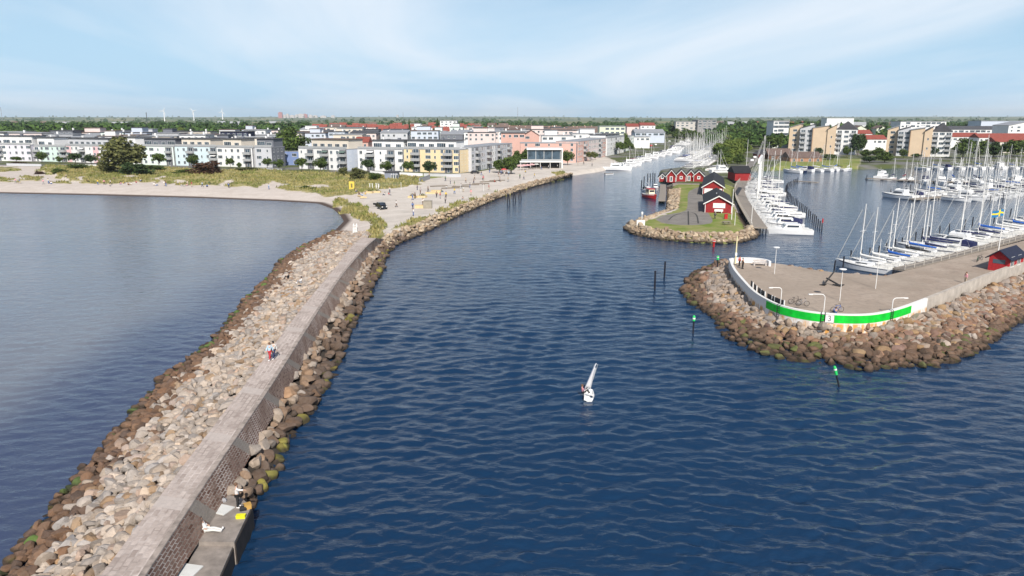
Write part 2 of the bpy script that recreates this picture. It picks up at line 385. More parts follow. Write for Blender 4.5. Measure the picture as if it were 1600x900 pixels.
me.materials.append(m); tag(link('water', me), kind='structure')
mb = MB(); mb.add([(-30000, -3000, -2.2), (30000, -3000, -2.2), (30000, 30000, -2.2), (-30000, 30000, -2.2)], [(0, 1, 2, 3)])
tag(mb.build('seabed', mat('seabed_mud', (.10, .10, .09), .9)), kind='structure')

# ---------------------------------------------------------------- rocks
def ico(sub):
    b = bmesh.new(); bmesh.ops.create_icosphere(b, subdivisions=sub, radius=1.0); b.verts.ensure_lookup_table()
    v = np.array([q.co[:] for q in b.verts]); f = [tuple(w.index for w in q.verts) for q in b.faces]; b.free(); return v, np.array(f)
ICO = {k: ico(k) for k in (1, 2, 3, 4)}
rrg = np.random.default_rng(11)
def rock_verts(sub, size, elong=1.0):
    v = ICO[sub][0].copy()
    for k in range(rrg.integers(11, 17)):
        n = rrg.normal(size=3); n /= np.linalg.norm(n); d = rrg.uniform(.54, .88)
        over = np.maximum(v @ n - d, 0); v -= np.outer(over * .98, n)
    v *= np.array([rrg.uniform(.85, 1.35) * elong, rrg.uniform(.75, 1.1), rrg.uniform(.55, .85)])
    q = rrg.normal(size=(3, 3)); q, _ = np.linalg.qr(q)
    if rrg.random() < .72:                              # most lie flat
        a = rrg.uniform(0, 6.28); q = np.array([[math.cos(a), -math.sin(a), 0], [math.sin(a), math.cos(a), 0], [0, 0, 1]])
        tl = rrg.normal(0, .22); q = q @ np.array([[1, 0, 0], [0, math.cos(tl), -math.sin(tl)], [0, math.sin(tl), math.cos(tl)]])
    return (v @ q.T) * size * .63
ROCKS = []                                            # place, position, size, tint, class
def rock_mat():
    m, t, bs = new_mat('boulder_granite'); p = pos(t)
    tn = attr(t, 'tint', 'Color'); sz = N(t, 'ShaderNodeSeparateXYZ'); t.links.new(p, sz.inputs[0])
    n1, n2 = noise(t, 2.6, 6, .7, p), noise(t, 8.0, 5, .7, p)
    c = mixc(t, ramp(t, n1, .35, .65), mixc(t, .22, tn, (0.10, .07, .055)), mixc(t, .05, tn, (.8, .72, .66)))
    c = mixc(t, M(t, 'MULTIPLY', ramp(t, n2, .52, .7), .35), c, (.10, .085, .075))
    wetz = M(t, 'SUBTRACT', M(t, 'MULTIPLY_ADD', n1, .45, .10), sz.outputs[2])
    c = mixc(t, M(t, 'MULTIPLY', ramp(t, wetz, -.12, .12), .86), c, mixc(t, ramp(t, noise(t, .9, 3, .5, p), .58, .68), (.024, .018, .013), (.040, .046, .010)))
    t.links.new(c, bs.inputs['Base Color']); bs.inputs['Roughness'].default_value = 0.82; bs.inputs['Specular IOR Level'].default_value = .3
    bump(t, n2, .7, .09, bs); return m
ROCK_MAT = rock_mat()
def resample(pl, n):
    pl = [np.array(p, float) for p in pl]; L = [0]
    for a, b in zip(pl, pl[1:]): L.append(L[-1] + np.linalg.norm((b - a)[:2]))
    u = np.linspace(0, L[-1], n); arr = np.array(pl)
    return np.stack([np.interp(u, L, arr[:, k]) for k in range(arr.shape[1])], -1), L[-1]
def strip_surface(name, A, B, material, n=120, k=8, bulge=0.0, drop=0.0, ua=0.0, parent=None, uvs=True):
    """sheet between two 3-D polylines, with metric UVs"""
    A, la = resample(A, n); B, lb = resample(B, n); L = (la + lb) / 2
    P = np.array([[A[i] * (1 - j / k) + B[i] * (j / k) + np.array([0, 0, bulge * math.sin(math.pi * j / k) - drop]) for j in range(k + 1)] for i in range(n)])
    me = grid_mesh(name, P[..., 0], P[..., 1], P[..., 2])
    uv = me.uv_layers.new(name='UVMap'); wd = np.linalg.norm(A - B, axis=1)
    idx = np.zeros(len(me.loops), np.int32); me.loops.foreach_get('vertex_index', idx)
    i, j = idx // (k + 1), idx % (k + 1)
    uv.data.foreach_set('uv', np.stack([i * L / (n - 1), j / k * wd[i]], -1).astype(np.float32).reshape(-1))
    me.materials.append(material); return link(name, me, parent)
def scatter_strip(place, A, B, sz, tintf, layers=1.0, seed=0, over=0.0, zlift=0.0):
    """A upper, B lower edge (3-D). boulders in rows along the slope"""
    g = np.random.default_rng(seed); L = resample(A, 2)[1]; L2 = resample(B, 2)[1]; n = 200
    A, B = resample(A, n)[0], resample(B, n)[0]; wid = np.linalg.norm(A - B, axis=1)
    Lm = (L + L2) / 2; s = 0.0
    while s < Lm:
        i = min(n - 1, int(s / Lm * n)); w = wid[i]; nt_ = max(2, int(w / (sz * .80)))
        for j in range(nt_ + 1):
            f = (j + g.uniform(-.42, .42)) / nt_; f = min(max(f, -over), 1 + over)
            ii = min(n - 1, max(0, int((s + g.uniform(-.5, .5) * sz) / Lm * n)))
            p = A[ii] * (1 - f) + B[ii] * f; q = sz * g.choice([.7, .85, 1.0, 1.15, 1.35], p=[.2, .25, .25, .2, .1])
            p = p + np.array([g.normal(0, .12 * sz), g.normal(0, .12 * sz), zlift + g.normal(.10, .13) * sz])
            ROCKS.append((place, p, q) + tintf(p[2], f, g, p))
        s += sz * .80
# ---------------------------------------------------------------- left breakwater
def vary(c, g, a=.16): 
    k = 1 + g.normal(0, a); w = g.normal(0, .035); return tuple(min(.8, max(.01, x * k * (1 + w * q))) for x, q in zip(c, (1, 0, -1.3)))
def tint_left(z, f, g, p):
    r = g.random()
    if z < .25 and r < .22: return vary((.07, .13, .015), g), 'green'
    if z < .85 + g.normal(0, .22): return vary((.15, .082, .045) if r < .7 else (.10, .058, .038), g), 'brown'
    if r < .60: return vary((.42, .35, .29), g), 'pale'
    if r < .80: return vary((.34, .295, .26), g), 'grey'
    if r < .92: return vary((.38, .28, .22), g), 'pink'
    return vary((.30, .20, .12), g), 'brown'
def tint_right_side(z, f, g, p):
    r = g.random()
    if z < .45 and r < .16: return vary((.17, .15, .02), g), 'green'
    if z < .9: return vary((.10, .065, .045), g), 'brown'
    if r < .55: return vary((.33, .27, .22), g), 'grey'
    return vary((.24, .16, .105), g), 'brown'
ZW, ZB = 3.6, 1.5                                     # walkway and foot of the masonry
w_l = [(120, 950), (157, 898), (203, 835), (248, 778), (292, 720), (385, 599), (435, 529), (452, 506), (486, 463), (523, 419), (554, 378), (566, 371)]
w_r = [(195, 950), (231, 895), (271, 827), (297, 796), (334, 735), (429, 597), (477, 517), (511, 466), (533, 431), (572, 385), (588, 372)]
f_b = [(232, 965), (292, 887), (312, 849), (334, 816), (359, 773), (395, 705), (459, 595), (489, 536), (525, 485), (543, 450), (582, 392), (603, 374)]
WL, WR = [G(x, y, ZW) for x, y in w_l], [G(x, y, ZW) for x, y in w_r]
FB = [G(x, y, ZB) for x, y in f_b]
def relax(pl):
    a = [Vector(q) for q in resample([p[:] for p in pl], 30)[0]]
    for _ in range(5): a = [a[0]] + [(a[i - 1] + a[i] * 2 + a[i + 1]) / 4 for i in range(1, 29)] + [a[-1]]
    return a
WL, WR, FB = relax(WL), relax(WR), relax(FB)
def masonry(name, bw, bh, cols, mort, bandc, band=True, msz=.035):
    m, t, bs = new_mat(name); uvn = N(t, 'ShaderNodeUVMap'); p = pos(t)
    wob = N(t, 'ShaderNodeVectorMath', operation='ADD'); sc = N(t, 'ShaderNodeVectorMath', operation='SCALE'); sc.inputs['Scale'].default_value = .12
    nn = N(t, 'ShaderNodeTexNoise'); nn.inputs['Scale'].default_value = 1.3; t.links.new(uvn.outputs[0], nn.inputs['Vector'])
    t.links.new(nn.outputs['Color'], sc.inputs[0]); t.links.new(uvn.outputs[0], wob.inputs[0]); t.links.new(sc.outputs[0], wob.inputs[1])
    br = N(t, 'ShaderNodeTexBrick'); t.links.new(wob.outputs[0], br.inputs['Vector'])
    br.inputs['Scale'].default_value = 1; br.inputs['Brick Width'].default_value = bw; br.inputs['Row Height'].default_value = bh
    br.inputs['Mortar Size'].default_value = msz; br.inputs['Color1'].default_value = (0, 0, 0, 1); br.inputs['Color2'].default_value = (1, 1, 1, 1); br.inputs['Mortar'].default_value = (.5, .5, .5, 1)
    br.inputs['Bias'].default_value = 0
    c = mixc(t, br.outputs['Color'], cols[0], cols[1])
    c = mixc(t, ramp(t, noise(t, .5, 4, .6, p), .42, .62), c, cols[2])
    c = mixc(t, br.outputs['Fac'], c, mixc(t, ramp(t, noise(t, .35, 3, .6, p), .4, .6), mort[0], mort[1]))
    c = mixc(t, M(t, 'MULTIPLY', ramp(t, noise(t, 3.5, 4, .6, p), .45, .75), .5), c, cols[3])
    if band:
        sx = N(t, 'ShaderNodeSeparateXYZ'); t.links.new(uvn.outputs[0], sx.inputs[0])
        md = M(t, 'MODULO', M(t, 'ADD', sx.outputs[0], M(t, 'MULTIPLY', sx.outputs[1], .25)), 9.3)
        c = mixc(t, M(t, 'MULTIPLY', ramp(t, md, 1.32, 1.25), .85), c, mixc(t, noise(t, 2, 3, .6, p), [x * .75 for x in bandc], bandc))
    t.links.new(c, bs.inputs['Base Color']); bs.inputs['Roughness'].default_value = .9; bs.inputs['Specular IOR Level'].default_value = .2
    bump(t, M(t, 'ADD', M(t, 'MULTIPLY', br.outputs['Fac'], -1.0), M(t, 'MULTIPLY', noise(t, 4, 4, .6, p), .8)), .6, .06, bs); return m
bw_face = masonry('masonry_face', .62, .42, ((.17, .085, .060), (.40, .27, .21), (.29, .175, .135), (.10, .058, .042)), ((.70, .60, .53), (.34, .26, .21)), (.40, .35, .30), True, .05)
bw_top = masonry('walkway_setts', .75, .38, ((.33, .27, .24), (.56, .48, .435), (.47, .395, .355), (.24, .185, .16)), ((.60, .52, .48), (.34, .285, .255)), (.55, .48, .44), True, .05)
# the sheets share the sampled edge so the arris closes
nB = 140
WRs = resample([p[:] for p in WR], nB)[0]
bwt = thing('breakwater_wall', 'long stone breakwater wall with a paved walkway on top and sloping brown masonry face', 'breakwater', WR[0] * 1.0)
off = bwt.location.copy()
def local(pl): return [(p[0] - off.x, p[1] - off.y, p[2] - off.z) for p in pl]
strip_surface('walkway', local(WL), local(WR), bw_top, nB, 3, parent=bwt)
strip_surface('masonry_face', local(WR), local(FB), bw_face, nB, 6, parent=bwt)
strip_surface('back_face', local([(p[0], p[1], .8) for p in WL]), local(WL), bw_top, nB, 2, parent=bwt)
mb = MB(); edge = mat('edge_stone', (.34, .285, .25), .9, .45, 1.6)
for i in range(nB - 1):                                # worn edge stones along the channel side of the walkway
    a, b = Vector(WRs[i]) - off, Vector(WRs[i + 1]) - off; d = b - a; nrm = Vector((-d.y, d.x, 0)).normalized() * -1
    mb.add([a - nrm * .34 + Vector((0, 0, .004)), b - nrm * .34 + Vector((0, 0, .004)), b - nrm * .34 + Vector((0, 0, .05)), a - nrm * .34 + Vector((0, 0, .05)), a + Vector((0, 0, .05)), b + Vector((0, 0, .05)), a - Vector((0, 0, .03)) + nrm * .02, b - Vector((0, 0, .03)) + nrm * .02],
           [(0, 1, 2, 3), (3, 2, 5, 4), (4, 5, 7, 6)])
mb.build('edge_course', edge, bwt)
# landing stage at the foot of the wall
def quad_slab(mb, a, b, c, d, z0, z1, mi=0): mb.prism([a, b, c, d], z0, z1, mi)
conc = mat('old_concrete', (.27, .235, .21), .9, .35, 1.2, bmp=.3); conc_dark = mat('dark_concrete', (.045, .035, .03), .7, .4, 1.5)
ls = thing('landing_stage', 'low concrete landing stage at the foot of the brick breakwater wall', 'quay', G(350, 850, 0))
o0 = ls.location.copy()
def LP(x, y, z): v = G(x, y, z) - o0; return (v.x, v.y)
zq = 1.25
mb = MB(); mb.prism([LP(341, 905, zq), LP(366, 848, zq), LP(310, 848, zq), LP(255, 960, zq), LP(318, 960, zq)][::-1], -1.2 , zq - 0, 0); 
low = mb.build('lower_slab', [conc], ls)
mb = MB(); mb.prism([LP(366, 847, zq + .28), LP(393, 791, zq + .28), LP(377, 778, zq + .28), LP(352, 772, zq + .28), LP(300, 838, zq + .28), LP(303, 846, zq + .28)][::-1], -1.2, zq + .28, 0)
mb.build('upper_slab', [conc], ls)
mb = MB()
for A_, B_, z in (((341, 905), (366, 848), zq), ((366.5, 847), (393.5, 791), zq + .28)):
    a, b = Vector((*LP(*A_, z), 0)), Vector((*LP(*B_, z), 0)); n_ = Vector(((b - a).y, -(b - a).x, 0)).normalized()
    mb.prism([tuple((a + n_ * .06)[:2]), tuple((b + n_ * .06)[:2]), tuple((b + n_ * .004)[:2]), tuple((a + n_ * .004)[:2])][::-1], -1.2, z - .12)
mb.build('outer_face', conc_dark, ls)  # darker concrete strip down the outer edge of each slab
# boulder slopes
lw = [(-60, 960), (5, 892), (60, 822), (100, 776), (160, 702), (215, 641), (260, 590), (300, 560), (330, 536), (357, 505), (384, 470), (420, 434), (440, 407), (477, 384), (500, 373), (521, 362)]
LWL = [G(x, y, 0) for x, y in lw]
WLx = WL + [G(575, 360, 2.6)]
WLc = [Vector((p.x, p.y, p.z - .75)) for p in WLx]
core = mat('rubble_core', (.05, .04, .032), .95, .4, 1.0)
tag(strip_surface('breakwater_slope', [p[:] for p in WLc], [(p.x - .6, p.y, -.5) for p in LWL], core, 90, 6, bulge=.1, drop=.25), kind='structure')
scatter_strip('left', [p[:] for p in WLc], [(p.x, p.y, -.05) for p in LWL], .77, tint_left, seed=1, over=.02)
rw = [(393, 790), (418, 752), (430, 738), (448, 700), (465, 668), (492, 632), (511, 594), (538, 541), (554, 498), (565, 478), (579, 451), (593, 424), (604, 396), (620, 381), (640, 374)]
RWL = [G(x, y, 0) for x, y in rw]
FBr = [G(x, y, ZB) for x, y in [(362, 770), (395, 705), (459, 595), (489, 536), (525, 485), (543, 450), (582, 392), (603, 374), (625, 364)]]
FBc = [(p.x, p.y, p.z - .25) for p in FBr]
tag(strip_surface('breakwater_toe', FBc, [(p.x + .5, p.y, -.5) for p in RWL], core, 90, 5, bulge=.1, drop=.25), kind='structure')
scatter_strip('channel_side', FBc, [(p.x, p.y, -.05) for p in RWL], 1.05, tint_right_side, seed=2, over=.03)
# low rubble along the channel bank up to the quay
def tint_bank(z, f, g, p):
    if z < .35: return vary((.10, .075, .05), g), 'brown'
    return vary((.42, .33, .23) if g.random() < .7 else (.30, .22, .15), g), 'ochre'
bk_u = [(600, 374), (620, 362), (650, 352), (676, 341), (720, 323), (775, 302), (830, 285), (862, 278), (893, 271)]
bk_l = [(605, 391), (620, 380), (651, 369), (672, 359), (721, 335), (775, 311), (830, 293), (862, 284), (893, 275)]
BU, BL = [G(x, y, 1.8) for x, y in bk_u], [G(x, y, 0) for x, y in bk_l]
tag(strip_surface('bank_slope', [p[:] for p in BU], [(p.x + .3, p.y - .3, -.5) for p in BL], core, 90, 4, drop=.3), kind='structure')
scatter_strip('bank', [p[:] for p in BU], [(p.x, p.y, -.05) for p in BL], 1.0, tint_bank, seed=3)
# island tip rubble
is_l = [(1043, 331), (1009, 342), (983, 350), (976, 358), (991, 367), (1027, 374), (1078, 379), (1129, 381), (1162, 378), (1181, 372), (1184, 367), (1176, 358)]
is_u = [(1053, 324), (1018, 341), (1000, 348), (999, 352), (1012, 358), (1036, 361), (1080, 365), (1128, 366), (1152, 364), (1166, 361), (1170, 358), (1168, 354)]
IU, IL = [G(x, y, 1.5) for x, y in is_u], [G(x, y, 0) for x, y in is_l]
tag(strip_surface('island_slope', [p[:] for p in IU], [(p[0], p[1], -.5) for p in IL], core, 80, 4, drop=.3), kind='structure')
scatter_strip('island', [p[:] for p in IU], [(p.x, p.y, -.05) for p in IL], 1.0, tint_bank, seed=4)
i2u, i2l = [G(x, y, 1.4) for x, y in ((1062, 296), (1060, 312), (1057, 326))], [G(x, y, 0) for x, y in ((1044, 298), (1044, 314), (1043, 331))]
scatter_strip('island', [p[:] for p in i2u], [p[:] for p in i2l], 1.0, tint_bank, seed=6)

# ---------------------------------------------------------------- right mole
ZP, ZT = 2.3, 3.35
top_px = [(1139, 404), (1144, 419), (1160, 438), (1177, 456), (1199, 469), (1221, 478), (1258, 486), (1294, 490), (1337, 492), (1373, 490), (1410, 481), (1450, 466)]
TOP = [G(x, y, ZT) for x, y in top_px]
gtop_px = [(1450, 466), (1486, 452), (1540, 430), (1600, 409), (1700, 372), (1850, 330)]
GTOP = [G(x, y, ZT - .12) for x, y in gtop_px]
plaza_back = [(1155, 409.5), (1187, 410.5), (1205, 411), (1221, 412.5), (1246, 416.5), (1270, 421), (1302, 425.5), (1330, 427.5), (1383, 431), (1405, 425.5), (1425, 421), (1500, 402), (1600, 376), (1700, 350), (1850, 312)]
PB = [G(x, y, ZP) for x, y in plaza_back]
def offs(pl, d):
    r = []
    for i, p in enumerate(pl):
        t_ = (pl[min(i + 1, len(pl) - 1)] - pl[max(i - 1, 0)]); n_ = Vector((-t_.y, t_.x, 0)).normalized(); r.append(p + n_ * d)
    return r
def chaikin(pl, k=2):
    for _ in range(k):
        r = [pl[0]]
        for a, b in zip(pl, pl[1:]): r += [a * .75 + b * .25, a * .25 + b * .75]
        pl = r + [pl[-1]]
    return pl
poly = [(p.x, p.y) for p in offs(chaikin(TOP), .2)] + [(p.x, p.y) for p in offs(GTOP, .2)[1:]] + [(p.x, p.y) for p in PB[::-1]]
m, t, bs = new_mat('plaza_asphalt'); p = pos(t)
c = mixc(t, ramp(t, noise(t, .18, 4, .6, p), .35, .65), (.32, .255, .205), (.42, .345, .285))
c = mixc(t, M(t, 'MULTIPLY', ramp(t, noise(t, 1.4, 5, .65, p), .48, .7), .6), c, (.20, .175, .15))
c = mixc(t, M(t, 'MULTIPLY', ramp(t, noise(t, .07, 3, .55, p), .48, .60), .5), c, (.32, .265, .215))
t.links.new(c, bs.inputs['Base Color']); bs.inputs['Roughness'].default_value = .95; bs.inputs['Specular IOR Level'].default_value = .15
PLAZA_MAT = m
bmm = bmesh.new(); vs = [bmm.verts.new((x, y, ZP)) for x, y in poly]; vb = [bmm.verts.new((x, y, -1.5)) for x, y in poly]
n_ = len(vs); fs = [bmm.faces.new((vs[(i + 1) % n_], vs[i], vb[i], vb[(i + 1) % n_])) for i in range(n_)]; ft = bmm.faces.new(vs)
ft.normal_update()
if ft.normal.z < 0: ft.normal_flip()
bmesh.ops.triangulate(bmm, faces=[ft]); me = bpy.data.meshes.new('mole_pavement'); bmm.to_mesh(me); bmm.free(); me.materials.append(m)
tag(link('mole_pavement', me), kind='structure')
white = mat('white_render', (.78, .78, .78), .7, .12, .6); greenp = mat('green_paint', (.0, .56, .035), .6, .28, 1.1)
grey_c = mat('grey_concrete_wall', (.46, .41, .36), .9, .25, .8, bmp=.2)
# stains: rust below the green band
m, t, bs = new_mat('white_wall_stained'); p = pos(t); sx = N(t, 'ShaderNodeSeparateXYZ'); t.links.new(p, sx.inputs[0])
mpn = N(t, 'ShaderNodeMapping'); t.links.new(p, mpn.inputs[0]); mpn.inputs['Scale'].default_value = (1, 1, .18)
st = ramp(t, noise(t, 1.3, 4, .6, mpn.outputs[0]), .44, .58)
c = mixc(t, M(t, 'MULTIPLY', st, ramp(t, sx.outputs[2], 2.32, 2.0)), (.74, .73, .71), (.58, .30, .08))
t.links.new(c, bs.inputs['Base Color']); bs.inputs['Roughness'].default_value = .75; WALLW = m
def wall_strip(name, pl, thick, z0, mats, parent, base):
    """solid wall following a polyline, outer face on the given line"""
    inn = offs(pl, thick); mb = MB(); rings = []
    for a, b in zip(pl, inn):
        rings.append([Vector((a.x, a.y, z0)) - base, Vector((a.x, a.y, a.z)) - base, Vector((b.x, b.y, a.z)) - base, Vector((b.x, b.y, z0)) - base])
    mb.loft(rings, True, True); return mb.build(name, mats, parent)
pw = thing('parapet_wall', 'curved white parapet wall with a bright green band round the mole head', 'wall', TOP[6] * 1.0)
pw.location.z = ZP; bpar = pw.location.copy()
def fine(pl, n): return [Vector(q) for q in resample([p[:] for p in pl], n)[0]]
TOPf = fine(chaikin(TOP), 80)
wall_strip('wall', TOPf, .38, .9, [WALLW], pw, bpar)
i0 = min(range(80), key=lambda i: abs(project(*TOPf[i])[0] - 1199)); i1 = min(range(80), key=lambda i: abs(project(*TOPf[i])[0] - 1424))
band = [Vector((p.x, p.y, p.z - .16)) for p in offs(TOPf, -.035)[i0:i1 + 1]]
isgn = min(range(len(band)), key=lambda i: abs(project(*band[i])[0] - 1300))
wall_strip('green_band', band, .033, ZT - 1.10, [greenp], pw, bpar)
# the white sign with the 3, mounted on the band
sgp = band[isgn]; tdir = (band[isgn + 1] - band[isgn - 1]).normalized(); ang = math.atan2(tdir.y, tdir.x)
mb = MB(); mb.box((0, -.03, 0), (1.02, .04, 1.0)); mb.box((0, -.048, .48), (1.02, .02, .05), 1); mb.box((0, -.048, -.48), (1.02, .02, .05), 1); mb.box((-.49, -.048, 0), (.05, .02, .91), 1); mb.box((.49, -.048, 0), (.05, .02, .91), 1)
sg = mb.build('sign', [mat('sign_white', (.8, .78, .76), .5, .08), mat('sign_edge', (.3, .28, .27), .6)], pw, loc=Vector((sgp.x, sgp.y, ZT - .62)) - bpar, rz=ang)
fc = bpy.data.curves.new('number', 'FONT'); fc.body = '3'; fc.size = .95; fc.align_x = 'CENTER'; fc.align_y = 'CENTER'; fc.extrude = .008
fo = link('number', fc); dg = bpy.context.evaluated_depsgraph_get(); fm = bpy.data.meshes.new_from_object(fo.evaluated_get(dg)); bpy.data.objects.remove(fo)
fm.materials.clear(); fm.materials.append(mat('sign_digit', (.16, .16, .18), .6)); link('number', fm, sg, (0, -.062, 0), (math.pi / 2, 0, 0))
for px in (1220, 1287, 1391):                          # ladders hung on the outer face
    i = min(range(len(band)), key=lambda i: abs(project(*band[i])[0] - px)); tdir = (band[min(i + 1, len(band) - 1)] - band[i - 1]).normalized(); mb = MB()
    for sx_ in (-.22, .22): mb.tube([(sx_, -.1, -1.5), (sx_, -.1, .12), (sx_, .2, .2)], .035, 6)
    for k in range(6): mb.tube([(-.22, -.1, -1.4 + k * .27), (.22, -.1, -1.4 + k * .27)], .025, 6)
    mb.build('ladder', mat('dark_iron', (.03, .03, .035), .5, metal=.3), pw, loc=Vector((band[i].x, band[i].y, ZT - .1)) - bpar, rz=math.atan2(tdir.y, tdir.x))
# low return wall round the back of the head
rt = [G(x, y, ZP + .85) for x, y in ((1139, 404), (1146, 402.5), (1155, 402), (1172, 402.2), (1187, 403.2), (1199, 405), (1205, 408))][::-1]
rt = fine(chaikin(rt), 24)
rw_o = tag(wall_strip('return_wall', rt, .35, ZP - .6, [white], None, Vector((0, 0, 0))), 'low white curved wall behind the bench at the tip of the mole', 'wall')
gw = tag(wall_strip('concrete_wall', fine(GTOP, 30), .45, .8, [grey_c], None, Vector((0, 0, 0))), 'bare grey concrete wall along the mole beside the red shed', 'wall')
# rubble of the mole
ml = [(1128, 409), (1105, 419), (1082, 429), (1066, 457), (1082, 474), (1104, 487), (1121, 502), (1140, 529), (1170, 546), (1206, 556), (1236, 561), (1294, 567), (1349, 578), (1405, 574), (1434, 573), (1476, 570), (1508, 556), (1540, 541), (1560, 522), (1584, 507), (1605, 487), (1700, 440), (1850, 385)]
mu = [(1138, 411), (1141, 417), (1143, 423), (1146, 430), (1158, 447), (1168, 460), (1180, 470), (1196, 482), (1218, 495), (1240, 503), (1262, 508), (1294, 512), (1337, 514), (1380, 511), (1425, 501), (1452, 492), (1490, 476), (1510, 467), (1543, 452), (1570, 442), (1602, 430), (1700, 398), (1850, 352)]
MU, ML = [G(x, y, 1.6) for x, y in mu], [G(x, y, 0) for x, y in ml]
def tint_mole(z, f, g, p):
    r = g.random(); grey = (p[0] < 38 and f < .6) or (f < .42 and r > .25)
    if z < .45: return vary((.12, .070, .042), g) if r < .9 else vary((.09, .10, .02), g), 'brown'
    if grey and r < .7: return vary((.32, .26, .215), g), 'grey'
    if r < .45: return vary((.225, .128, .080), g), 'brown'
    if r < .62: return vary((.20, .115, .085), g), 'red'
    if r < .80: return vary((.25, .19, .145), g), 'grey'
    if r < .9: return vary((.32, .20, .10), g), 'ochre'
    return vary((.34, .28, .235), g), 'pale'
tag(strip_surface('mole_slope', [p[:] for p in MU], [(p.x, p.y - .4, -.5) for p in ML], core, 120, 6, drop=.35), kind='structure')
scatter_strip('mole', [p[:] for p in MU], [(p.x, p.y, -.05) for p in ML], .98, tint_mole, seed=5, over=.03, zlift=-.12)
# marina side rubble of the mole
bl = [p for p in PB[2:9]]
scatter_strip('mole', [(p.x, p.y, 2.0) for p in bl], [(p.x - .3, p.y + 1.6, 0) for p in bl], .8, tint_mole, seed=8)
# ---- split: the 300 that show largest become objects, the rest one mass per place
score = []
for k, (place, p, q, tn, cl) in enumerate(ROCKS):
    px, py, dep = project(*p); ok = -5 < px < 1605 and py < 905 and p[2] > .12
    score.append(q / dep if ok else 0)
big = set(sorted(range(len(ROCKS)), key=lambda k: -score[k])[:300])
CL = {'pale': 'pale beige', 'grey': 'weathered grey', 'pink': 'pinkish', 'brown': 'rusty brown', 'green': 'algae green', 'red': 'dark red', 'ochre': 'ochre'}
PL = {'left': 'on the left breakwater bay slope', 'channel_side': 'on the left breakwater channel side', 'mole': 'below the white and green wall', 'bank': 'on the channel bank', 'island': 'on the island tip'}
rest = {}
for k, (place, p, q, tn, cl) in enumerate(ROCKS):
    dep = project(*p)[2]
    sub = 3 if k in big or dep < 80 else 2 if dep < 190 else 1
    v = rock_verts(sub, q) + np.array(p); f = ICO[sub][1]
    tcol = np.tile(np.array((*tn, 1.0), np.float32), (len(v), 1))
    if k in big:
        v -= np.array(p); me = bpy.data.meshes.new('boulder'); me.from_pydata(v.tolist(), [], f.tolist()); me.polygons.foreach_set('use_smooth', [True] * len(f)); me.set_sharp_from_angle(angle=R(24))
        a = me.color_attributes.new('tint', 'FLOAT_COLOR', 'POINT'); a.data.foreach_set('color', tcol.reshape(-1)); me.materials.append(ROCK_MAT)
        hgt = 'low by the waterline' if p[2] < .7 else 'high up' if p[2] > 2.0 else 'halfway up'
        tag(link('boulder', me, None, tuple(p)), f'{CL[cl]} rounded boulder {hgt} {PL[place]}', 'boulder', f'{CL[cl]} boulders {hgt} {PL[place]}')
    else:
        r_ = rest.setdefault(place, [[], [], [], 0]); r_[0].append(v); r_[1].append(f + r_[3]); r_[2].append(tcol); r_[3] += len(v)
for place, (vv, ff, tt, n_) in rest.items():
    v = np.concatenate(vv); f = np.concatenate(ff); me = bpy.data.meshes.new('rubble')
    me.vertices.add(len(v)); me.vertices.foreach_set('co', v.astype(np.float32).reshape(-1)); me.loops.add(f.size); me.loops.foreach_set('vertex_index', f.reshape(-1).astype(np.int32))
    me.polygons.add(len(f)); me.polygons.foreach_set('loop_start', np.arange(0, f.size, 3, dtype=np.int32)); me.polygons.foreach_set('loop_total', np.full(len(f), 3, np.int32)); me.polygons.foreach_set('use_smooth', np.ones(len(f), bool)); me.update(); me.set_sharp_from_angle(angle=R(30))
    a = me.color_attributes.new('tint', 'FLOAT_COLOR', 'POINT'); a.data.foreach_set('color', np.concatenate(tt).reshape(-1)); me.materials.append(ROCK_MAT)
    tag(link('rubble', me), {'left': 'smaller rubble stones massed along the bay side of the breakwater', 'channel_side': 'dark rubble stones massed at the channel foot of the breakwater', 'mole': 'brown rubble stones massed round the mole head', 'bank': 'ochre rubble band along the channel bank by the sandy spit', 'island': 'ochre rubble rim round the grassy island tip'}[place], 'rubble', kind='stuff')
# ---------------------------------------------------------------- builders: trees
def leaf_mat(name, lo, hi):
    if name in MATS: return MATS[name]
    m, t, bs = new_mat(name); p = pos(t); g = N(t, 'ShaderNodeNewGeometry')
    f = M(t, 'ADD', M(t, 'MULTIPLY', g.outputs['Random Per Island'], .55), M(t, 'MULTIPLY', noise(t, .45, 3, .6, p), .45))
    t.links.new(mixc(t, ramp(t, f, .2, .8), lo, hi), bs.inputs['Base Color']); bs.inputs['Roughness'].default_value = .75; bs.inputs['Specular IOR Level'].default_value = .25
    MATS[name] = m; return m
LEAF = leaf_mat('leaves_green', (.022, .045, .010), (.105, .150, .030)); LEAF_O = leaf_mat('leaves_olive', (.045, .055, .018), (.17, .17, .06))
LEAF_B = leaf_mat('leaves_copper', (.035, .018, .010), (.11, .055, .03)); LEAF_D = leaf_mat('leaves_dark', (.014, .032, .012), (.06, .095, .028)); LEAF_Y = leaf_mat('leaves_light', (.06, .10, .015), (.19, .23, .05))
BARK = mat('bark', (.10, .075, .055), .9, .3, 4)
def leaf_cloud(mb, g, centre, rad, n, size, mi=0, shell=.55):
    c = np.array(centre)
    for _ in range(n):
        d = g.normal(size=3); d /= np.linalg.norm(d); r = (shell + (1 - shell) * g.random()) if g.random() < .8 else g.random()
        p = c + d * r * np.array(rad)
        nrm = d + g.normal(size=3) * .7; nrm /= np.linalg.norm(nrm); a = np.cross(nrm, g.normal(size=3)); a /= np.linalg.norm(a) + 1e-9; b = np.cross(nrm, a)
        s = size * g.uniform(.6, 1.35); q = g.uniform(.55, .9)
        mb.add([p - a * s, p - b * s * q, p + a * s, p + b * s * q], [(0, 1, 2, 3)], mi)
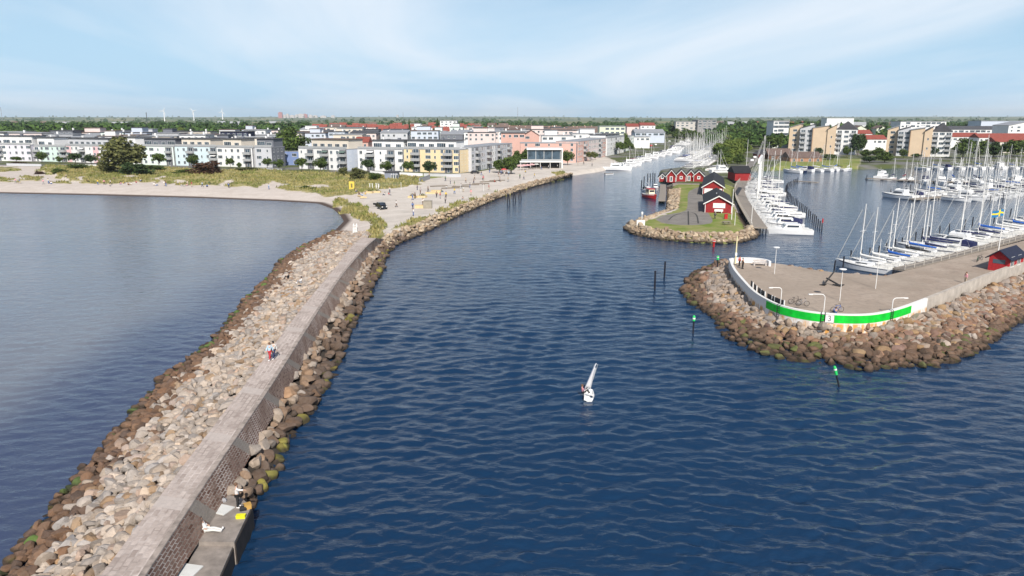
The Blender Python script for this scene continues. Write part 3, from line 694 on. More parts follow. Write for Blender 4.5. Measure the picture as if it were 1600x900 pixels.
def crown_mesh(seed, kind):
    """crown of a tree 1 m high and about 1 m wide (scaled when placed)"""
    g = np.random.default_rng(seed); mb = MB()
    if kind == 'conifer':
        for k in range(16):
            z = .12 + .86 * k / 16; r = .30 * (1 - z) + .02
            for a in range(5):
                t_ = g.uniform(0, 6.28); leaf_cloud(mb, g, (r * .6 * math.cos(t_), r * .6 * math.sin(t_), z), (r * .5, r * .5, .05), 14, .03)
    else:
        base, top = {'broad': (.16, 1.0), 'round': (.28, 1.0), 'bush': (.0, 1.0)}[kind]; nc = 64 if kind == 'broad' else 40
        cz = (base + top) / 2; hz_ = (top - base) / 2
        for k in range(nc):
            d = g.normal(size=3); d /= np.linalg.norm(d)
            if kind == 'bush': d[2] = abs(d[2])
            r = g.uniform(.45, .86) if k > nc // 4 else g.uniform(.05, .4)
            c = (d[0] * r * .5, d[1] * r * .5, (cz if kind != 'bush' else 0.08) + d[2] * r * (hz_ if kind != 'bush' else .9))
            if c[2] < base: continue
            q = g.uniform(.11, .19) * (1 if kind == 'broad' else 1.15)
            leaf_cloud(mb, g, c, (q, q, q * .75), 64, .040)
    me = mb.mesh('crown', [LEAF]); return me
def trunk_mesh(seed, kind):
    g = np.random.default_rng(seed); mb = MB(); t_ = .55 if kind != 'conifer' else .9
    mb.tube([(0, 0, -.06), (0, 0, .1), (.012, .01, .3), (.0, .0, t_)], [.034, .026, .02, .008], 7)
    for k in range(5 if kind != 'conifer' else 0):
        a = k * 1.3 + g.uniform(0, .5); z = .22 + .06 * k
        mb.tube([(0, 0, z), (.12 * math.cos(a), .12 * math.sin(a), z + .14), (.27 * math.cos(a), .27 * math.sin(a), z + .3)], [.013, .009, .003], 5)
    return mb.mesh('trunk', [BARK])
CROWNS = {k: [crown_mesh(s, k) for s in ss] for k, ss in {'broad': (1, 2, 3), 'round': (4, 5), 'bush': (6, 7), 'conifer': (8,)}.items()}
TRUNKS = {k: trunk_mesh(3, k) for k in CROWNS}
tree_n = [0]
def tree(kind, x, y, z, h, w, label, cat='tree', leaf=None, group=None, d=None, name='broadleaf_tree', trunk=True):
    tree_n[0] += 1; o = thing(name, label, cat, (x, y, z), random.uniform(0, 6.28), group); o.scale = (w, d or w, h)
    c = link('crown', CROWNS[kind][tree_n[0] % len(CROWNS[kind])], o)
    if leaf is not None: c.material_slots[0].link = 'OBJECT'; c.material_slots[0].material = leaf
    if trunk: link('trunk', TRUNKS[kind], o)
    return o

# ---------------------------------------------------------------- builders: boats
GEL = mat('white_gelcoat', (.80, .80, .80), .35, .06, .8, spec=.5); DECK = mat('cream_deck', (.72, .71, .68), .6, .12, 2); TEAK = mat('teak', (.28, .17, .09), .7, .25, 6)
ALU = mat('pale_aluminium', (.78, .77, .75), .45, .08, 3); HULLB = mat('navy_hull', (.012, .02, .06), .3, .1); HULLR = mat('red_hull', (.42, .02, .02), .4, .1); HULLG = mat('green_hull', (.02, .09, .05), .4, .1)
COV_B = mat('blue_canvas', (.015, .10, .42), .8, .2, 4); COV_N = mat('navy_canvas', (.015, .02, .08), .8, .2, 4); COV_K = mat('black_canvas', (.02, .02, .022), .8, .2, 4); COV_W = mat('white_canvas', (.68, .68, .66), .8, .15, 4); COV_R = mat('wine_canvas', (.18, .015, .03), .8, .2, 4)
GLS = glass('boat_glass', (.015, .02, .03)); ANTI = mat('boot_stripe', (.05, .03, .03), .6, .2)
WIRE = mat('rigging_wire', (.45, .45, .45), .4, .05, metal=.6); RUB = mat('black_rubber', (.02, .02, .02), .7, .2)
def hull_rings(L, B, fb, bowrise=.25, n=15, transom=.72):
    rings = []
    for i in range(n):
        u = i / (n - 1); x = -L / 2 + L * u
        b = B / 2 * (transom + (1 - transom) * math.sin(math.pi * min(u / .5, 1) / 2)) if u < .45 else B / 2 * max(0.015, (1 - ((u - .45) / .55) ** 2.1))
        z = fb * (1 + bowrise * max(0, u - .3) ** 1.5 * 1.7); xo = x + (u ** 6) * L * .03
        rings.append([(xo, -b, z), (xo, -b * .97, z * .72), (x, -b * .88, z * .15), (x, -b * .7, -.12), (x, 0, -.34 * (1 - u * .6)), (x, b * .7, -.12), (x, b * .88, z * .15), (xo, b * .97, z * .72), (xo, b, z)])
    return rings
def hull_mesh(L, B, fb, mats, **k):
    mb = MB(); rg = hull_rings(L, B, fb, **k); mb.loft(rg, False, False)
    n = 9; F_ = []
    for i in range(len(rg) - 1): 
        F_.append((i * n, i * n + n - 1, (i + 1) * n + n - 1, (i + 1) * n))
    mb.f += F_; mb.m += [1] * len(F_)                  # the deck
    mb.f.append(tuple(range(n))); mb.m.append(0)       # the transom
    # a coloured stripe just under the gunwale, 8 mm proud
    for s in (0, 1):
        vs = []
        for r in rg[1:-1]:
            a, b = Vector(r[0 if s == 0 else 8]), Vector(r[1 if s == 0 else 7]); o_ = Vector((0, -.012 if s == 0 else .012, 0))
            vs += [a.lerp(b, .35) + o_, a.lerp(b, .75) + o_]
        mb.add(vs, [(2 * i, 2 * i + 1, 2 * i + 3, 2 * i + 2) for i in range(len(rg) - 3)], 2)
    return mb.mesh('hull', mats, smooth=False)
PROTO = []
def sail_proto(L, hull=GEL, cover=COV_B, stripe=HULLB, mastk=1.28, label='', rig=True):
    o = thing('sailing_boat', label, 'sailing boat'); PROTO.append(o); B = L * .31; fb = .085 * L + .15
    link('hull', hull_mesh(L, B, fb, [hull, DECK, stripe]), o)
    mb = MB(); x0, x1 = -L * .14, L * .24; zt_ = fb + .42
    mb.loft([[(x0, -B * .27, fb), (x0, B * .27, fb), (x0 + .05, B * .22, zt_ + .1), (x0 + .05, -B * .22, zt_ + .1)], [(x1 * .2, -B * .27, fb), (x1 * .2, B * .27, fb), (x1 * .2, B * .21, zt_ + .06), (x1 * .2, -B * .21, zt_ + .06)], [(x1, -B * .16, fb + .1), (x1, B * .16, fb + .1), (x1 - .5, B * .12, zt_ - .12), (x1 - .5, -B * .12, zt_ - .12)]])
    cab = mb.build('cabin', [GEL], o)
    mb = MB()
    for s in (-1, 1): mb.box((L * .03, s * (B * .245 + .012), fb + .27), (L * .2, .03, .16), rx=s * .12)
    mb.build('cabin_window', [GLS], cab)
    mb = MB(); mb.b2(-L * .43, -L * .16, -B * .2, B * .2, fb + .012, fb + .035); mb.b2(-L * .43, -L * .16, -B * .26, -B * .2, fb, fb + .26); mb.b2(-L * .43, -L * .16, B * .2, B * .26, fb, fb + .26)
    mb.build('cockpit', [DECK], o)
    mb = MB(); hm = L * mastk; mx = L * .1; mb.tube([(mx, 0, fb + .3), (mx, 0, fb + hm * .5), (mx - .06, 0, fb + hm)], [.085, .08, .058], 7)
    mast = mb.build('mast', [ALU], o)
    mb = MB(); mb.tube([(mx, -B * .32, fb + hm * .55), (mx, B * .32, fb + hm * .55)], .03, 5); mb.build('spreader', [ALU], mast)
    zb = fb + 1.25
    mb = MB(); mb.tube([(mx, 0, zb), (mx - L * .42, 0, zb - .08)], .07, 6); boom = mb.build('boom', [ALU], o)
    mb = MB(); mb.tube([(mx + .05, 0, zb + .75), (mx - .05, 0, zb + .3), (mx - L * .15, 0, zb + .2), (mx - L * .43, 0, zb + .06)], [.10, .22, .21, .13], 8); mb.build('sail_cover', [cover], boom, smooth=True)
    if rig:
        mb = MB()
        for p0 in ((L * .5, 0, fb * 1.25), (-L * .49, 0, fb), (mx - .1, -B * .47, fb), (mx - .1, B * .47, fb)): mb.tube([p0, (mx - .05, 0, fb + hm * .97)], .018, 4)
        mb.tube([(L * .495, 0, fb * 1.3 + .15), (mx + .5, 0, fb + hm * .9)], [.04, .03], 5, 1)
        mb.build('rigging', [WIRE, COV_W], o)
        mb = MB()
        for s in (-1, 1):
            pts = [Vector(r[0 if s < 0 else 8]) + Vector((0, 0, .5)) for r in hull_rings(L, B * .96, fb)[1::3]]
            mb.tube(pts, .016, 4)
            for q in pts: mb.tube([q - Vector((0, 0, .5)), q], .016, 4)
        mb.build('guard_rail', [WIRE], o)
    return o
def motor_proto(L, hull=GEL, fly=False, label='', stripe=HULLB, canopy=None):
    o = thing('motor_boat', label, 'motor boat'); PROTO.append(o); B = L * .33; fb = .10 * L + .2
    link('hull', hull_mesh(L, B, fb, [hull, DECK, stripe], bowrise=.32, transom=.92), o)
    mb = MB(); x0, x1 = -L * .22, L * .22; zt_ = fb + 1.25
    mb.loft([[(x0, -B * .38, fb - .02), (x0, B * .38, fb - .02), (x0 + .15, B * .33, zt_), (x0 + .15, -B * .33, zt_)], [(x1, -B * .34, fb), (x1, B * .34, fb), (x1 - L * .10, B * .28, zt_ - .08), (x1 - L * .10, -B * .28, zt_ - .08)]])
    mb.loft([[(x1 - .05, -B * .33, fb), (x1 - .05, B * .33, fb), (x1 - .05, B * .3, fb + .4), (x1 - .05, -B * .3, fb + .4)], [(L * .38, -B * .12, fb + .2), (L * .38, B * .12, fb + .2), (L * .36, B * .10, fb + .3), (L * .36, -B * .10, fb + .3)]])
    sup = mb.build('superstructure', [GEL], o)
    mb = MB()
    for s in (-1, 1): mb.box((L * -.03, s * (B * .345 + .03), fb + .82), (L * .26, .03, .42), rx=s * .1)
    mb.box((x1 - L * .055, 0, fb + .82), (.06, B * .55, .46), ry=-math.atan2(L * .10, 1.25)); mb.build('cabin_window', [GLS], sup)
    if fly:
        mb = MB(); mb.b2(x0, x1 - L * .15, -B * .33, B * .33, zt_ + .0, zt_ + .5); mb.box((x1 - L * .17, 0, zt_ + .62), (.08, B * .6, .3), ry=-.5); mb.build('flybridge', [GEL], o)
        mb = MB(); mb.tube([(x0 + .3, -B * .3, zt_ + .4), (x0 + .1, -B * .26, zt_ + 1.2), (x0 + .1, B * .26, zt_ + 1.2), (x0 + .3, B * .3, zt_ + .4)], .05, 6); mb.tube([(x0 + .1, 0, zt_ + 1.2), (x0, 0, zt_ + 2.2)], .03, 5); mb.build('radar_arch', [GEL], o)
    if canopy:
        mb = MB(); mb.loft([[(-L * .45, -B * .38, fb + .1), (-L * .45, -B * .3, fb + 1.0), (-L * .45, B * .3, fb + 1.0), (-L * .45, B * .38, fb + .1)], [(x0 + .1, -B * .38, fb + .1), (x0 + .1, -B * .33, fb + 1.35), (x0 + .1, B * .33, fb + 1.35), (x0 + .1, B * .38, fb + .1)]]); mb.build('canopy', [canopy], o)
    mb = MB(); rg = hull_rings(L, B * .95, fb, bowrise=.32, transom=.92)
    for s in (0, 8):
        pts = [Vector(r[s]) + Vector((0, 0, .55)) for r in rg[7::2]]; mb.tube(pts, .02, 4)
        for q in pts: mb.tube([q - Vector((0, 0, .55)), q], .02, 4)
    mb.build('bow_rail', [WIRE], o)
    return o
def place_boat(o, first, x, y, hdg, label, group):
    if first: c = o; c.location = (x, y, 0.0); c.rotation_euler = (0, 0, hdg); tag(c, label, group=group); return c
    return dup(o, (x, y, random.uniform(-.06, .04)), (random.uniform(-.03, .03), random.uniform(-.015, .015), hdg), label, group, scale=(lambda s: (s * random.uniform(.96, 1.04), s, s * random.uniform(.88, 1.12)))(random.uniform(.90, 1.06)))

# ---------------------------------------------------------------- builders: people
SKIN = mat('skin', (.50, .30, .21), .6, .08, 8)
def skin_mesh(name, verts, edges, rad, mats, sub=1):
    me = bpy.data.meshes.new(name); me.from_pydata(verts, edges, []); o = link(name, me)
    md = o.modifiers.new('skin', 'SKIN'); md.use_smooth_shade = True
    for v, r in zip(me.skin_vertices[0].data, rad): v.radius = (r, r) if isinstance(r, (int, float)) else r
    me.skin_vertices[0].data[0].use_root = True
    if sub: o.modifiers.new('sub', 'SUBSURF').levels = sub
    dg = bpy.context.evaluated_depsgraph_get(); m2 = bpy.data.meshes.new_from_object(o.evaluated_get(dg)); bpy.data.objects.remove(o); bpy.data.meshes.remove(me)
    m2.name = name; m2.materials.clear()
    for q in mats: m2.materials.append(q)
    return m2
POSES = {}
def pose(kind):
    """joints of a 1.75 m person facing +x"""
    J = dict(pel=(0, 0, .94), waist=(0, 0, 1.1), chest=(.0, 0, 1.30), neck=(-.01, 0, 1.47), jaw=(.025, 0, 1.56), head=(.02, 0, 1.64), top=(.0, 0, 1.735), nose=(.125, 0, 1.62))
    for s, n in ((1, 'l'), (-1, 'r')):
        J.update({n + 'sh': (0, .17 * s, 1.42), n + 'el': (-.03, .24 * s, 1.13), n + 'wr': (.05, .26 * s, .89), n + 'hip': (0, .095 * s, .90), n + 'kn': (.02, .105 * s, .50), n + 'an': (-.02, .11 * s, .09), n + 'toe': (.17, .13 * s, .035)})
    if kind == 'walk':
        J.update(lkn=(.17, .10, .53), lan=(.24, .10, .13), ltoe=(.42, .11, .07), rkn=(-.02, -.10, .50), ran=(-.30, -.10, .16), rtoe=(-.16, -.11, .04), lel=(-.16, .24, 1.17), lwr=(-.16, .25, .92), rel=(.10, -.24, 1.16), rwr=(.26, -.22, .97))
    if kind == 'cast':                                 # right arm stretched out in front, left hand low
        J.update(rel=(.22, -.26, 1.36), rwr=(.46, -.24, 1.33), lel=(-.02, .26, 1.14), lwr=(.17, .20, 1.06), lan=(-.02, .16, .09), ltoe=(.17, .19, .035))
    if kind in ('sit', 'recline'):
        J = dict(pel=(0, 0, .12), waist=(-.06, 0, .27), chest=(-.12, 0, .47), neck=(-.15, 0, .64), jaw=(-.10, 0, .73), head=(-.10, 0, .81), top=(-.12, 0, .905), nose=(.005, 0, .79))
        for s, n in ((1, 'l'), (-1, 'r')):
            J.update({n + 'sh': (-.14, .17 * s, .59), n + 'el': (-.02, .25 * s, .36), n + 'wr': (.20, .20 * s, .40), n + 'hip': (.02, .095 * s, .11), n + 'kn': (.38, .12 * s, .42), n + 'an': (.52, .12 * s, .08), n + 'toe': (.69, .13 * s, .04)})
    if kind == 'recline':
        J.update(waist=(-.10, 0, .26), chest=(-.20, 0, .46), neck=(-.27, 0, .62), jaw=(-.24, 0, .70), head=(-.26, 0, .78), top=(-.29, 0, .87), nose=(-.15, 0, .77))
        for s, n in ((1, 'l'), (-1, 'r')):
            J.update({n + 'sh': (-.25, .17 * s, .57), n + 'el': (-.22, .27 * s, .30), n + 'wr': (.0, .20 * s, .27), n + 'kn': (.44, .10 * s, .16), n + 'an': (.86, .08 * s, .09), n + 'toe': (.92, .10 * s, .24)})
    return J
def person_meshes(kind, fingers=False):
    J = pose(kind); names = []; E = []; rad = []; V = []
    def v(p, r): V.append(tuple(p)); rad.append(r); return len(V) - 1
    R_ = dict(pel=(.125, .105), waist=.115, chest=(.14, .115), neck=.052, jaw=.068, head=.098, top=.055, nose=.018)
    I = {}
    for k in ('pel', 'waist', 'chest', 'neck', 'jaw', 'head', 'top', 'nose'): I[k] = v(J[k], R_[k])
    E += [(I['pel'], I['waist']), (I['waist'], I['chest']), (I['chest'], I['neck']), (I['neck'], I['jaw']), (I['jaw'], I['head']), (I['head'], I['top']), (I['head'], I['nose'])]
    for n in 'lr':
        for k, r in (('sh', .062), ('el', .043), ('wr', .030), ('hip', .088), ('kn', .058), ('an', .040), ('toe', .034)): I[n + k] = v(J[n + k], r)
        E += [(I['chest'], I[n + 'sh']), (I[n + 'sh'], I[n + 'el']), (I[n + 'el'], I[n + 'wr']), (I['pel'], I[n + 'hip']), (I[n + 'hip'], I[n + 'kn']), (I[n + 'kn'], I[n + 'an']), (I[n + 'an'], I[n + 'toe'])]
        d = (Vector(J[n + 'wr']) - Vector(J[n + 'el'])).normalized(); pm = v(Vector(J[n + 'wr']) + d * .075, .034); E.append((I[n + 'wr'], pm)); b = Vector(V[pm])
        if fingers:
            side = d.cross(Vector((0, 0, 1)) if abs(d.z) < .9 else Vector((1, 0, 0))).normalized(); curl = d.cross(side)
            for q, ln in ((-.027, .07), (-.009, .085), (.009, .08), (.027, .062)):
                a1 = v(b + side * q + d * .03, .0105); a2 = v(b + side * q * 1.1 + d * (.03 + ln * .5) + curl * .012, .0095); a3 = v(b + side * q * 1.1 + d * (.03 + ln * .85) + curl * .04, .0085)
                E += [(pm, a1), (a1, a2), (a2, a3)]
            t1 = v(b - d * .03 - side * .045, .012); t2 = v(b + d * .015 - side * .062 + curl * .02, .0095); E += [(pm, t1), (t1, t2)]
        else: e = v(b + d * .07, .02); E.append((pm, e))
    body = skin_mesh('body', V, E, rad, [SKIN], 1)
    def cloth(keys, edges, grow, name):
        idx = {k: i for i, k in enumerate(keys)}; rr_ = []
        for k in keys:
            r = R_.get(k) or {'sh': .062, 'el': .043, 'wr': .030, 'hip': .088, 'kn': .058, 'an': .040}[k[1:]]
            rr_.append(tuple(x + grow for x in r) if isinstance(r, tuple) else r + grow)
        return skin_mesh(name, [J[k] for k in keys], [(idx[a], idx[b]) for a, b in edges], rr_, [COV_W], 1)
    shirt = cloth(['waist', 'chest', 'lsh', 'rsh', 'lel', 'rel', 'pel', 'lwr', 'rwr'], [('pel', 'waist'), ('waist', 'chest'), ('chest', 'lsh'), ('chest', 'rsh'), ('lsh', 'lel'), ('rsh', 'rel'), ('lel', 'lwr'), ('rel', 'rwr')], .020, 'shirt')
    trous = cloth(['pel', 'lhip', 'rhip', 'lkn', 'rkn', 'lan', 'ran'], [('pel', 'lhip'), ('pel', 'rhip'), ('lhip', 'lkn'), ('rhip', 'rkn'), ('lkn', 'lan'), ('rkn', 'ran')], .022, 'trousers')
    mb = MB(); hd = Vector(J['head']); up = (Vector(J['top']) - hd).normalized(); fw = (Vector(J['nose']) - hd); fw = (fw - up * fw.dot(up)).normalized()
    mb.ball(hd + up * .042 - fw * .03, (.128, .120, .115)); hair = mb.mesh('hair', [COV_K], True)
    mb = MB(); sd_ = up.cross(fw)
    for s in (-1, 1): mb.ball(hd + fw * .098 + sd_ * .034 * s + up * .0, (.011, .011, .008), 0, 6, 5)
    mb.box(hd + fw * .098 - up * .055, (.012, .045, .01)); face = mb.mesh('face', [mat('face_dark', (.12, .05, .04), .6)])
    mb = MB()
    for n in 'lr': mb.tube([Vector(J[n + 'an']) + (Vector(J[n + 'an']) - Vector(J[n + 'toe'])).normalized() * .06 - Vector((0, 0, .02)), Vector(J[n + 'an']).lerp(Vector(J[n + 'toe']), .5), Vector(J[n + 'toe'])], [.05, .052, .042], 8)
    shoes = mb.mesh('shoes', [COV_W], True)
    return body, shirt, trous, hair, face, shoes
CLOTH = {k: mat('cloth_' + k, c, .85, .15, 6) for k, c in dict(white=(.75, .73, .72), black=(.02, .02, .022), blue=(.06, .14, .36), light_blue=(.42, .58, .72), red=(.45, .04, .05), grey=(.30, .30, .32), navy=(.02, .03, .09), pink=(.75, .34, .40), beige=(.48, .40, .30), green=(.06, .18, .08), yellow=(.7, .5, .05), pale_grey=(.60, .60, .58), brown=(.14, .08, .05)).items()}
def person(kind, loc, hdg, label, shirt='white', trousers='black', hair='black', shoe='white', group=None, fingers=False, sc=1.0, bare=False):
    key = (kind, fingers)
    if key not in POSES: POSES[key] = person_meshes(kind, fingers)
    body, sh, tr, ha, fa, so_ = POSES[key]
    o = thing('person', label, 'person', loc, hdg, group); o.scale = (sc, sc, sc); link('body', body, o)
    for nm, me_, col in (('shirt', sh, shirt), ('trousers', tr, trousers), ('hair', ha, hair), ('shoes', so_, shoe)):
        if col is None: continue
        c = link(nm, me_, o); c.material_slots[0].link = 'OBJECT'; c.material_slots[0].material = CLOTH[col]
    if fingers: link('face', fa, o)
    return o

# ---------------------------------------------------------------- builders: buildings
GLW = glass(); FRW = mat('window_frame_white', (.75, .75, .74), .5, .05); RAIL = mat('balcony_rail_grey', (.36, .37, .38), .5, .1, 3); DARKIN = mat('dark_opening', (.05, .05, .06), .8, .2)
ROOF_D = mat('roof_felt_dark', (.075, .075, .085), .9, .25, .4); ROOF_G = mat('roof_metal_grey', (.30, .31, .33), .6, .12, .5); ROOF_R = mat('roof_tile_red', (.26, .065, .048), .85, .25, .8); ROOF_B = mat('roof_tile_brown', (.15, .105, .09), .85, .25, .8)
def w_mesh(w, h, bars):
    mb = MB(); f = .075
    mb.b2(-w / 2, w / 2, -.012, .0, 0, h, 1)
    for a in ((-w / 2, -w / 2 + f, 0, h), (w / 2 - f, w / 2, 0, h), (-w / 2 + f, w / 2 - f, 0, f), (-w / 2 + f, w / 2 - f, h - f, h)): mb.b2(a[0], a[1], -.05, .0, a[2], a[3])
    for k in range(1, bars): x = -w / 2 + w * k / bars; mb.b2(x - .035, x + .035, -.045, -.013, f, h - f)
    mb.b2(-w / 2 - .06, w / 2 + .06, -.12, -.052, -.07, -.005)
    return mb.mesh('window', [FRW, GLW])
WIN = {'n': w_mesh(1.5, 1.6, 2), 'w': w_mesh(2.7, 1.6, 3), 'x': w_mesh(4.4, 2.0, 4), 's': w_mesh(.9, 1.4, 1), 'd': w_mesh(1.1, 2.1, 1)}
def balc_mesh(w, d=1.5):
    mb = MB(); mb.b2(-w / 2, w / 2, -d, -.003, -.18, 0, 0)
    for a in ((-w / 2, w / 2, -d - .004, -d + .04), (-w / 2 - .004, -w / 2 + .04, -d + .045, -.01), (w / 2 - .04, w / 2 + .004, -d + .045, -.01)): mb.b2(*a, .10, 1.02, 1)
    return mb.mesh('balcony', [mat('balcony_slab', (.55, .55, .54), .8, .1), RAIL])
BALC = {w: balc_mesh(w) for w in (3.2, 4.4)}
mb = MB(); mb.b2(-1.35, 1.35, -.015, 0, 0, 2.3, 0); mb.b2(-.05, .05, -.04, -.016, 0, 2.3, 1); mb.b2(-1.4, -1.3, -.04, -.016, 0, 2.3, 1); mb.b2(1.3, 1.4, -.04, -.016, 0, 2.3, 1); BDOOR = mb.mesh('balcony_door', [GLW, FRW])
WALLM = {}
def wallmat(name, c): return mat('render_' + name, c, .85, .07, .25, spec=.2)
class Bld:
    def __init__(s, label, p0, p1, z, name='apartment_building', cat='building', group=None):
        d = Vector((p1[0] - p0[0], p1[1] - p0[1])); s.w = d.length; s.o = thing(name, label, cat, (p0[0], p0[1], z), math.atan2(d.y, d.x), group); s.nw = 0
    def vol(s, x0, x1, y0, y1, z0, z1, m, name='wall'):
        mb = MB(); mb.b2(x0, x1, y0, y1, z0, z1); return mb.build(name, [m], s.o)
    def slab(s, x0, x1, y0, y1, z, m=None, over=.35, th=.35, name='roof'):
        mb = MB(); mb.b2(x0 - over, x1 + over, y0 - over, y1 + over, z + .003, z + th); return mb.build(name, [m or ROOF_D], s.o)
    def mono(s, x0, x1, y0, y1, z0, z1, m, over=.4, th=.3, axis='x'):
        """mono-pitch roof plate rising from z0 to z1 along x (or y)"""
        mb = MB(); a, b, c, d = x0 - over, x1 + over, y0 - over, y1 + over
        zz = (lambda x, y: z0 + (z1 - z0) * (x - a) / (b - a)) if axis == 'x' else (lambda x, y: z0 + (z1 - z0) * (y - c) / (d - c))
        P = [(x, y) for x, y in ((a, c), (b, c), (b, d), (a, d))]
        mb.add([(x, y, zz(x, y) + .004) for x, y in P] + [(x, y, zz(x, y) + th) for x, y in P], [(3, 2, 1, 0), (4, 5, 6, 7), (0, 1, 5, 4), (1, 2, 6, 5), (2, 3, 7, 6), (3, 0, 4, 7)]); return mb.build('roof', [m], s.o)
    def gab(s, x0, x1, y0, y1, z0, z1, m, along='x', over=.4):
        mb = MB(); mb.gable(x0 - over, x1 + over, y0 - over, y1 + over, z0 + .004, z1, along); return mb.build('roof', [m], s.o)
    def win(s, x, z, kind='n', face='F', y=0.0):
        if s.nw >= 98: return
        s.nw += 1
        loc, rz = {'F': ((x, y - .004, z), 0), 'R': ((y + .004, x, z), math.pi / 2), 'L': ((y - .004, x, z), -math.pi / 2)}[face]
        return link('window', WIN[kind], s.o, loc, rz)
    def balc(s, x, z, w=3.2, face='F', y=0.0):
        loc, rz = {'F': ((x, y, z), 0), 'R': ((y, x, z), math.pi / 2), 'L': ((y, x, z), -math.pi / 2)}[face]
        b = link('balcony', BALC[w], s.o, loc, rz); link('balcony_door', BDOOR, b, (0, -.006, .02)); return b
    def awning(s, x, z, w, col):
        mb = MB(); mb.add([(x - w / 2, -.02, z), (x + w / 2, -.02, z), (x + w / 2, -1.5, z - .7), (x - w / 2, -1.5, z - .7), (x - w / 2, -.02, z - .06), (x + w / 2, -.02, z - .06), (x + w / 2, -1.5, z - .76), (x - w / 2, -1.5, z - .76)], [(0, 3, 2, 1), (4, 5, 6, 7), (2, 3, 7, 6), (0, 4, 7, 3), (1, 2, 6, 5), (0, 1, 5, 4)]); return mb.build('awning', [col], s.o)
    def chimney(s, x, y, z, w=.9, h=1.8, m=None): s.vol(x, x + w, y, y + w, z, z + h, m or wallmat('white', (.72, .72, .72)), 'chimney')
# ---------------------------------------------------------------- the town
WHITE = wallmat('white', (.72, .72, .72)); LAV = wallmat('lavender', (.64, .62, .69)); MINT = wallmat('mint', (.57, .70, .65)); PINK = wallmat('rose', (.68, .46, .48)); PMINT = wallmat('pale_mint', (.66, .74, .70))
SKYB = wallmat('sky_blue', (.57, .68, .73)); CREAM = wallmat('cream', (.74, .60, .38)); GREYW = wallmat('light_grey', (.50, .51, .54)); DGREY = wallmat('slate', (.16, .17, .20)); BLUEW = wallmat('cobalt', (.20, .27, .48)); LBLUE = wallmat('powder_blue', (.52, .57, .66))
BEIGE = wallmat('beige', (.64, .58, .50)); SALMON = wallmat('salmon', (.57, .36, .31)); TAN = wallmat('tan_brick', (.60, .47, .34)); TAND = wallmat('brown_brick', (.36, .24, .15)); REDW = mat('falu_red_boards', (.28, .020, .022), .85, .3, 2); NIGHT = wallmat('midnight', (.03, .035, .07))
PALEP = wallmat('pale_pink', (.66, .56, .54)); OLIVEW = wallmat('pale_green', (.62, .66, .52)); WTRIM = mat('white_trim', (.75, .74, .72), .6, .06)
SHADEM = mat('recess_shade_grey', (.15, .15, .165), .85, .3, .9)  # dark tone standing for shade in balcony recesses and house seams
def apt(label, a, b, ytop, ypent, wall, depth=14, bal=(), pent=(.1, .95), pwall=None, side=None, side_wall=None, roof=None, step=3.3, group='apartment houses along the beach', awn=None, gz=None, band=None):
    p0 = G(a[0], a[1], 2.6); z0 = zt(p0.x, p0.y + 4) if gz is None else gz; p0, p1 = G(a[0], a[1], z0), G(b[0], b[1], z0)
    B = Bld(label, p0, p1, z0 - .3, group=group); w = B.w; h = ZAT(ytop, p0.y) - z0 + .3; nf = max(2, round(h / 2.95)); fh = h / nf
    B.vol(0, w, 0, depth, -.6, h, wall); B.slab(0, w, 0, depth, h, ROOF_G, .12, .28, 'cornice')
    if band:                                            # a strip of other colour up the facade
        for (u0, u1, m_) in band: B.vol(u0 * w, u1 * w, -.05, -.003, .1, h - .05, m_, 'facade_panel')
    bx = [u * w for u in bal]
    for u in bx: B.vol(max(.1, u - 2.0), min(w - .1, u + 2.0), -.032, -.002, .2, h - .25, SHADEM, 'bay_shade_panel')  # flat dark sheet paints in the shade of a balcony recess
    if w > 14: B.vol(w - .75, w - .02, -.031, -.003, 0, h - .02, SHADEM, 'seam_shade_strip')  # flat dark strip paints in the shaded gap between neighbouring houses
    for k in range(nf):
        zf = k * fh + .35
        for u in bx:
            if k > 0: B.balc(u, zf - .1, 4.4 if w > 22 else 3.2, 'F', -.036)
            elif k == 0: link('door', WIN['d'], B.o, (u, -.06, zf - .02))
        n = max(1, int((w - 1.6) / step)); 
        for i in range(n):
            x = (i + .5) * w / n
            if any(abs(x - q) < 2.9 for q in bx): continue
            kind = ('n', 'n', 's', 'w')[(i * 7 + len(label)) % 4] if k else 'n'
            B.win(x, zf + .75, kind, 'F', -.05 if band else 0.0)
        if side:
            for i in range(3):
                B.win((i + .6) * depth / 3.4, zf + .75, 'n', side, w if side == 'R' else 0)
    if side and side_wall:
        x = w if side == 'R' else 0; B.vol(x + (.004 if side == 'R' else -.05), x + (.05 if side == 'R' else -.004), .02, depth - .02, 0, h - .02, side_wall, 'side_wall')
    if ypent:
        hp = ZAT(ypent, p0.y + 3) - z0 + .3; u0, u1 = pent; x0, x1 = u0 * w, u1 * w
        B.vol(x0, x1, 2.4, depth - 1, h + .285, hp, pwall or GREYW, 'penthouse'); B.slab(x0, x1, 2.4, depth - 1, hp, roof or ROOF_D, .7, .3)
        n = max(1, int((x1 - x0) / 4.2))
        for i in range(n): B.win(x0 + (i + .5) * (x1 - x0) / n, h + .9, 'w' if i % 3 else 'x' if (x1 - x0) / n > 4.6 else 'w', 'F', 2.4)
        mb = MB(); mb.b2(.05, w - .05, .10, .14, h + .40, h + 1.25); B_ = mb.build('terrace_rail', [RAIL], B.o)
        B.chimney(x0 + 1.2, depth - 4, hp + .30, .8, 1.1); B.chimney(x0 + (x1 - x0) * .62, depth - 6, hp + .30, 1.3, .8, DGREY)
    for q in (awn or ()): B.awning(*[q[0] * w, h * q[1], 3.6, q[2]])
    return B
WCAN = mat('awning_white', (.7, .7, .7), .8, .1); GCAN = mat('awning_green', (.12, .17, .15), .8, .1)
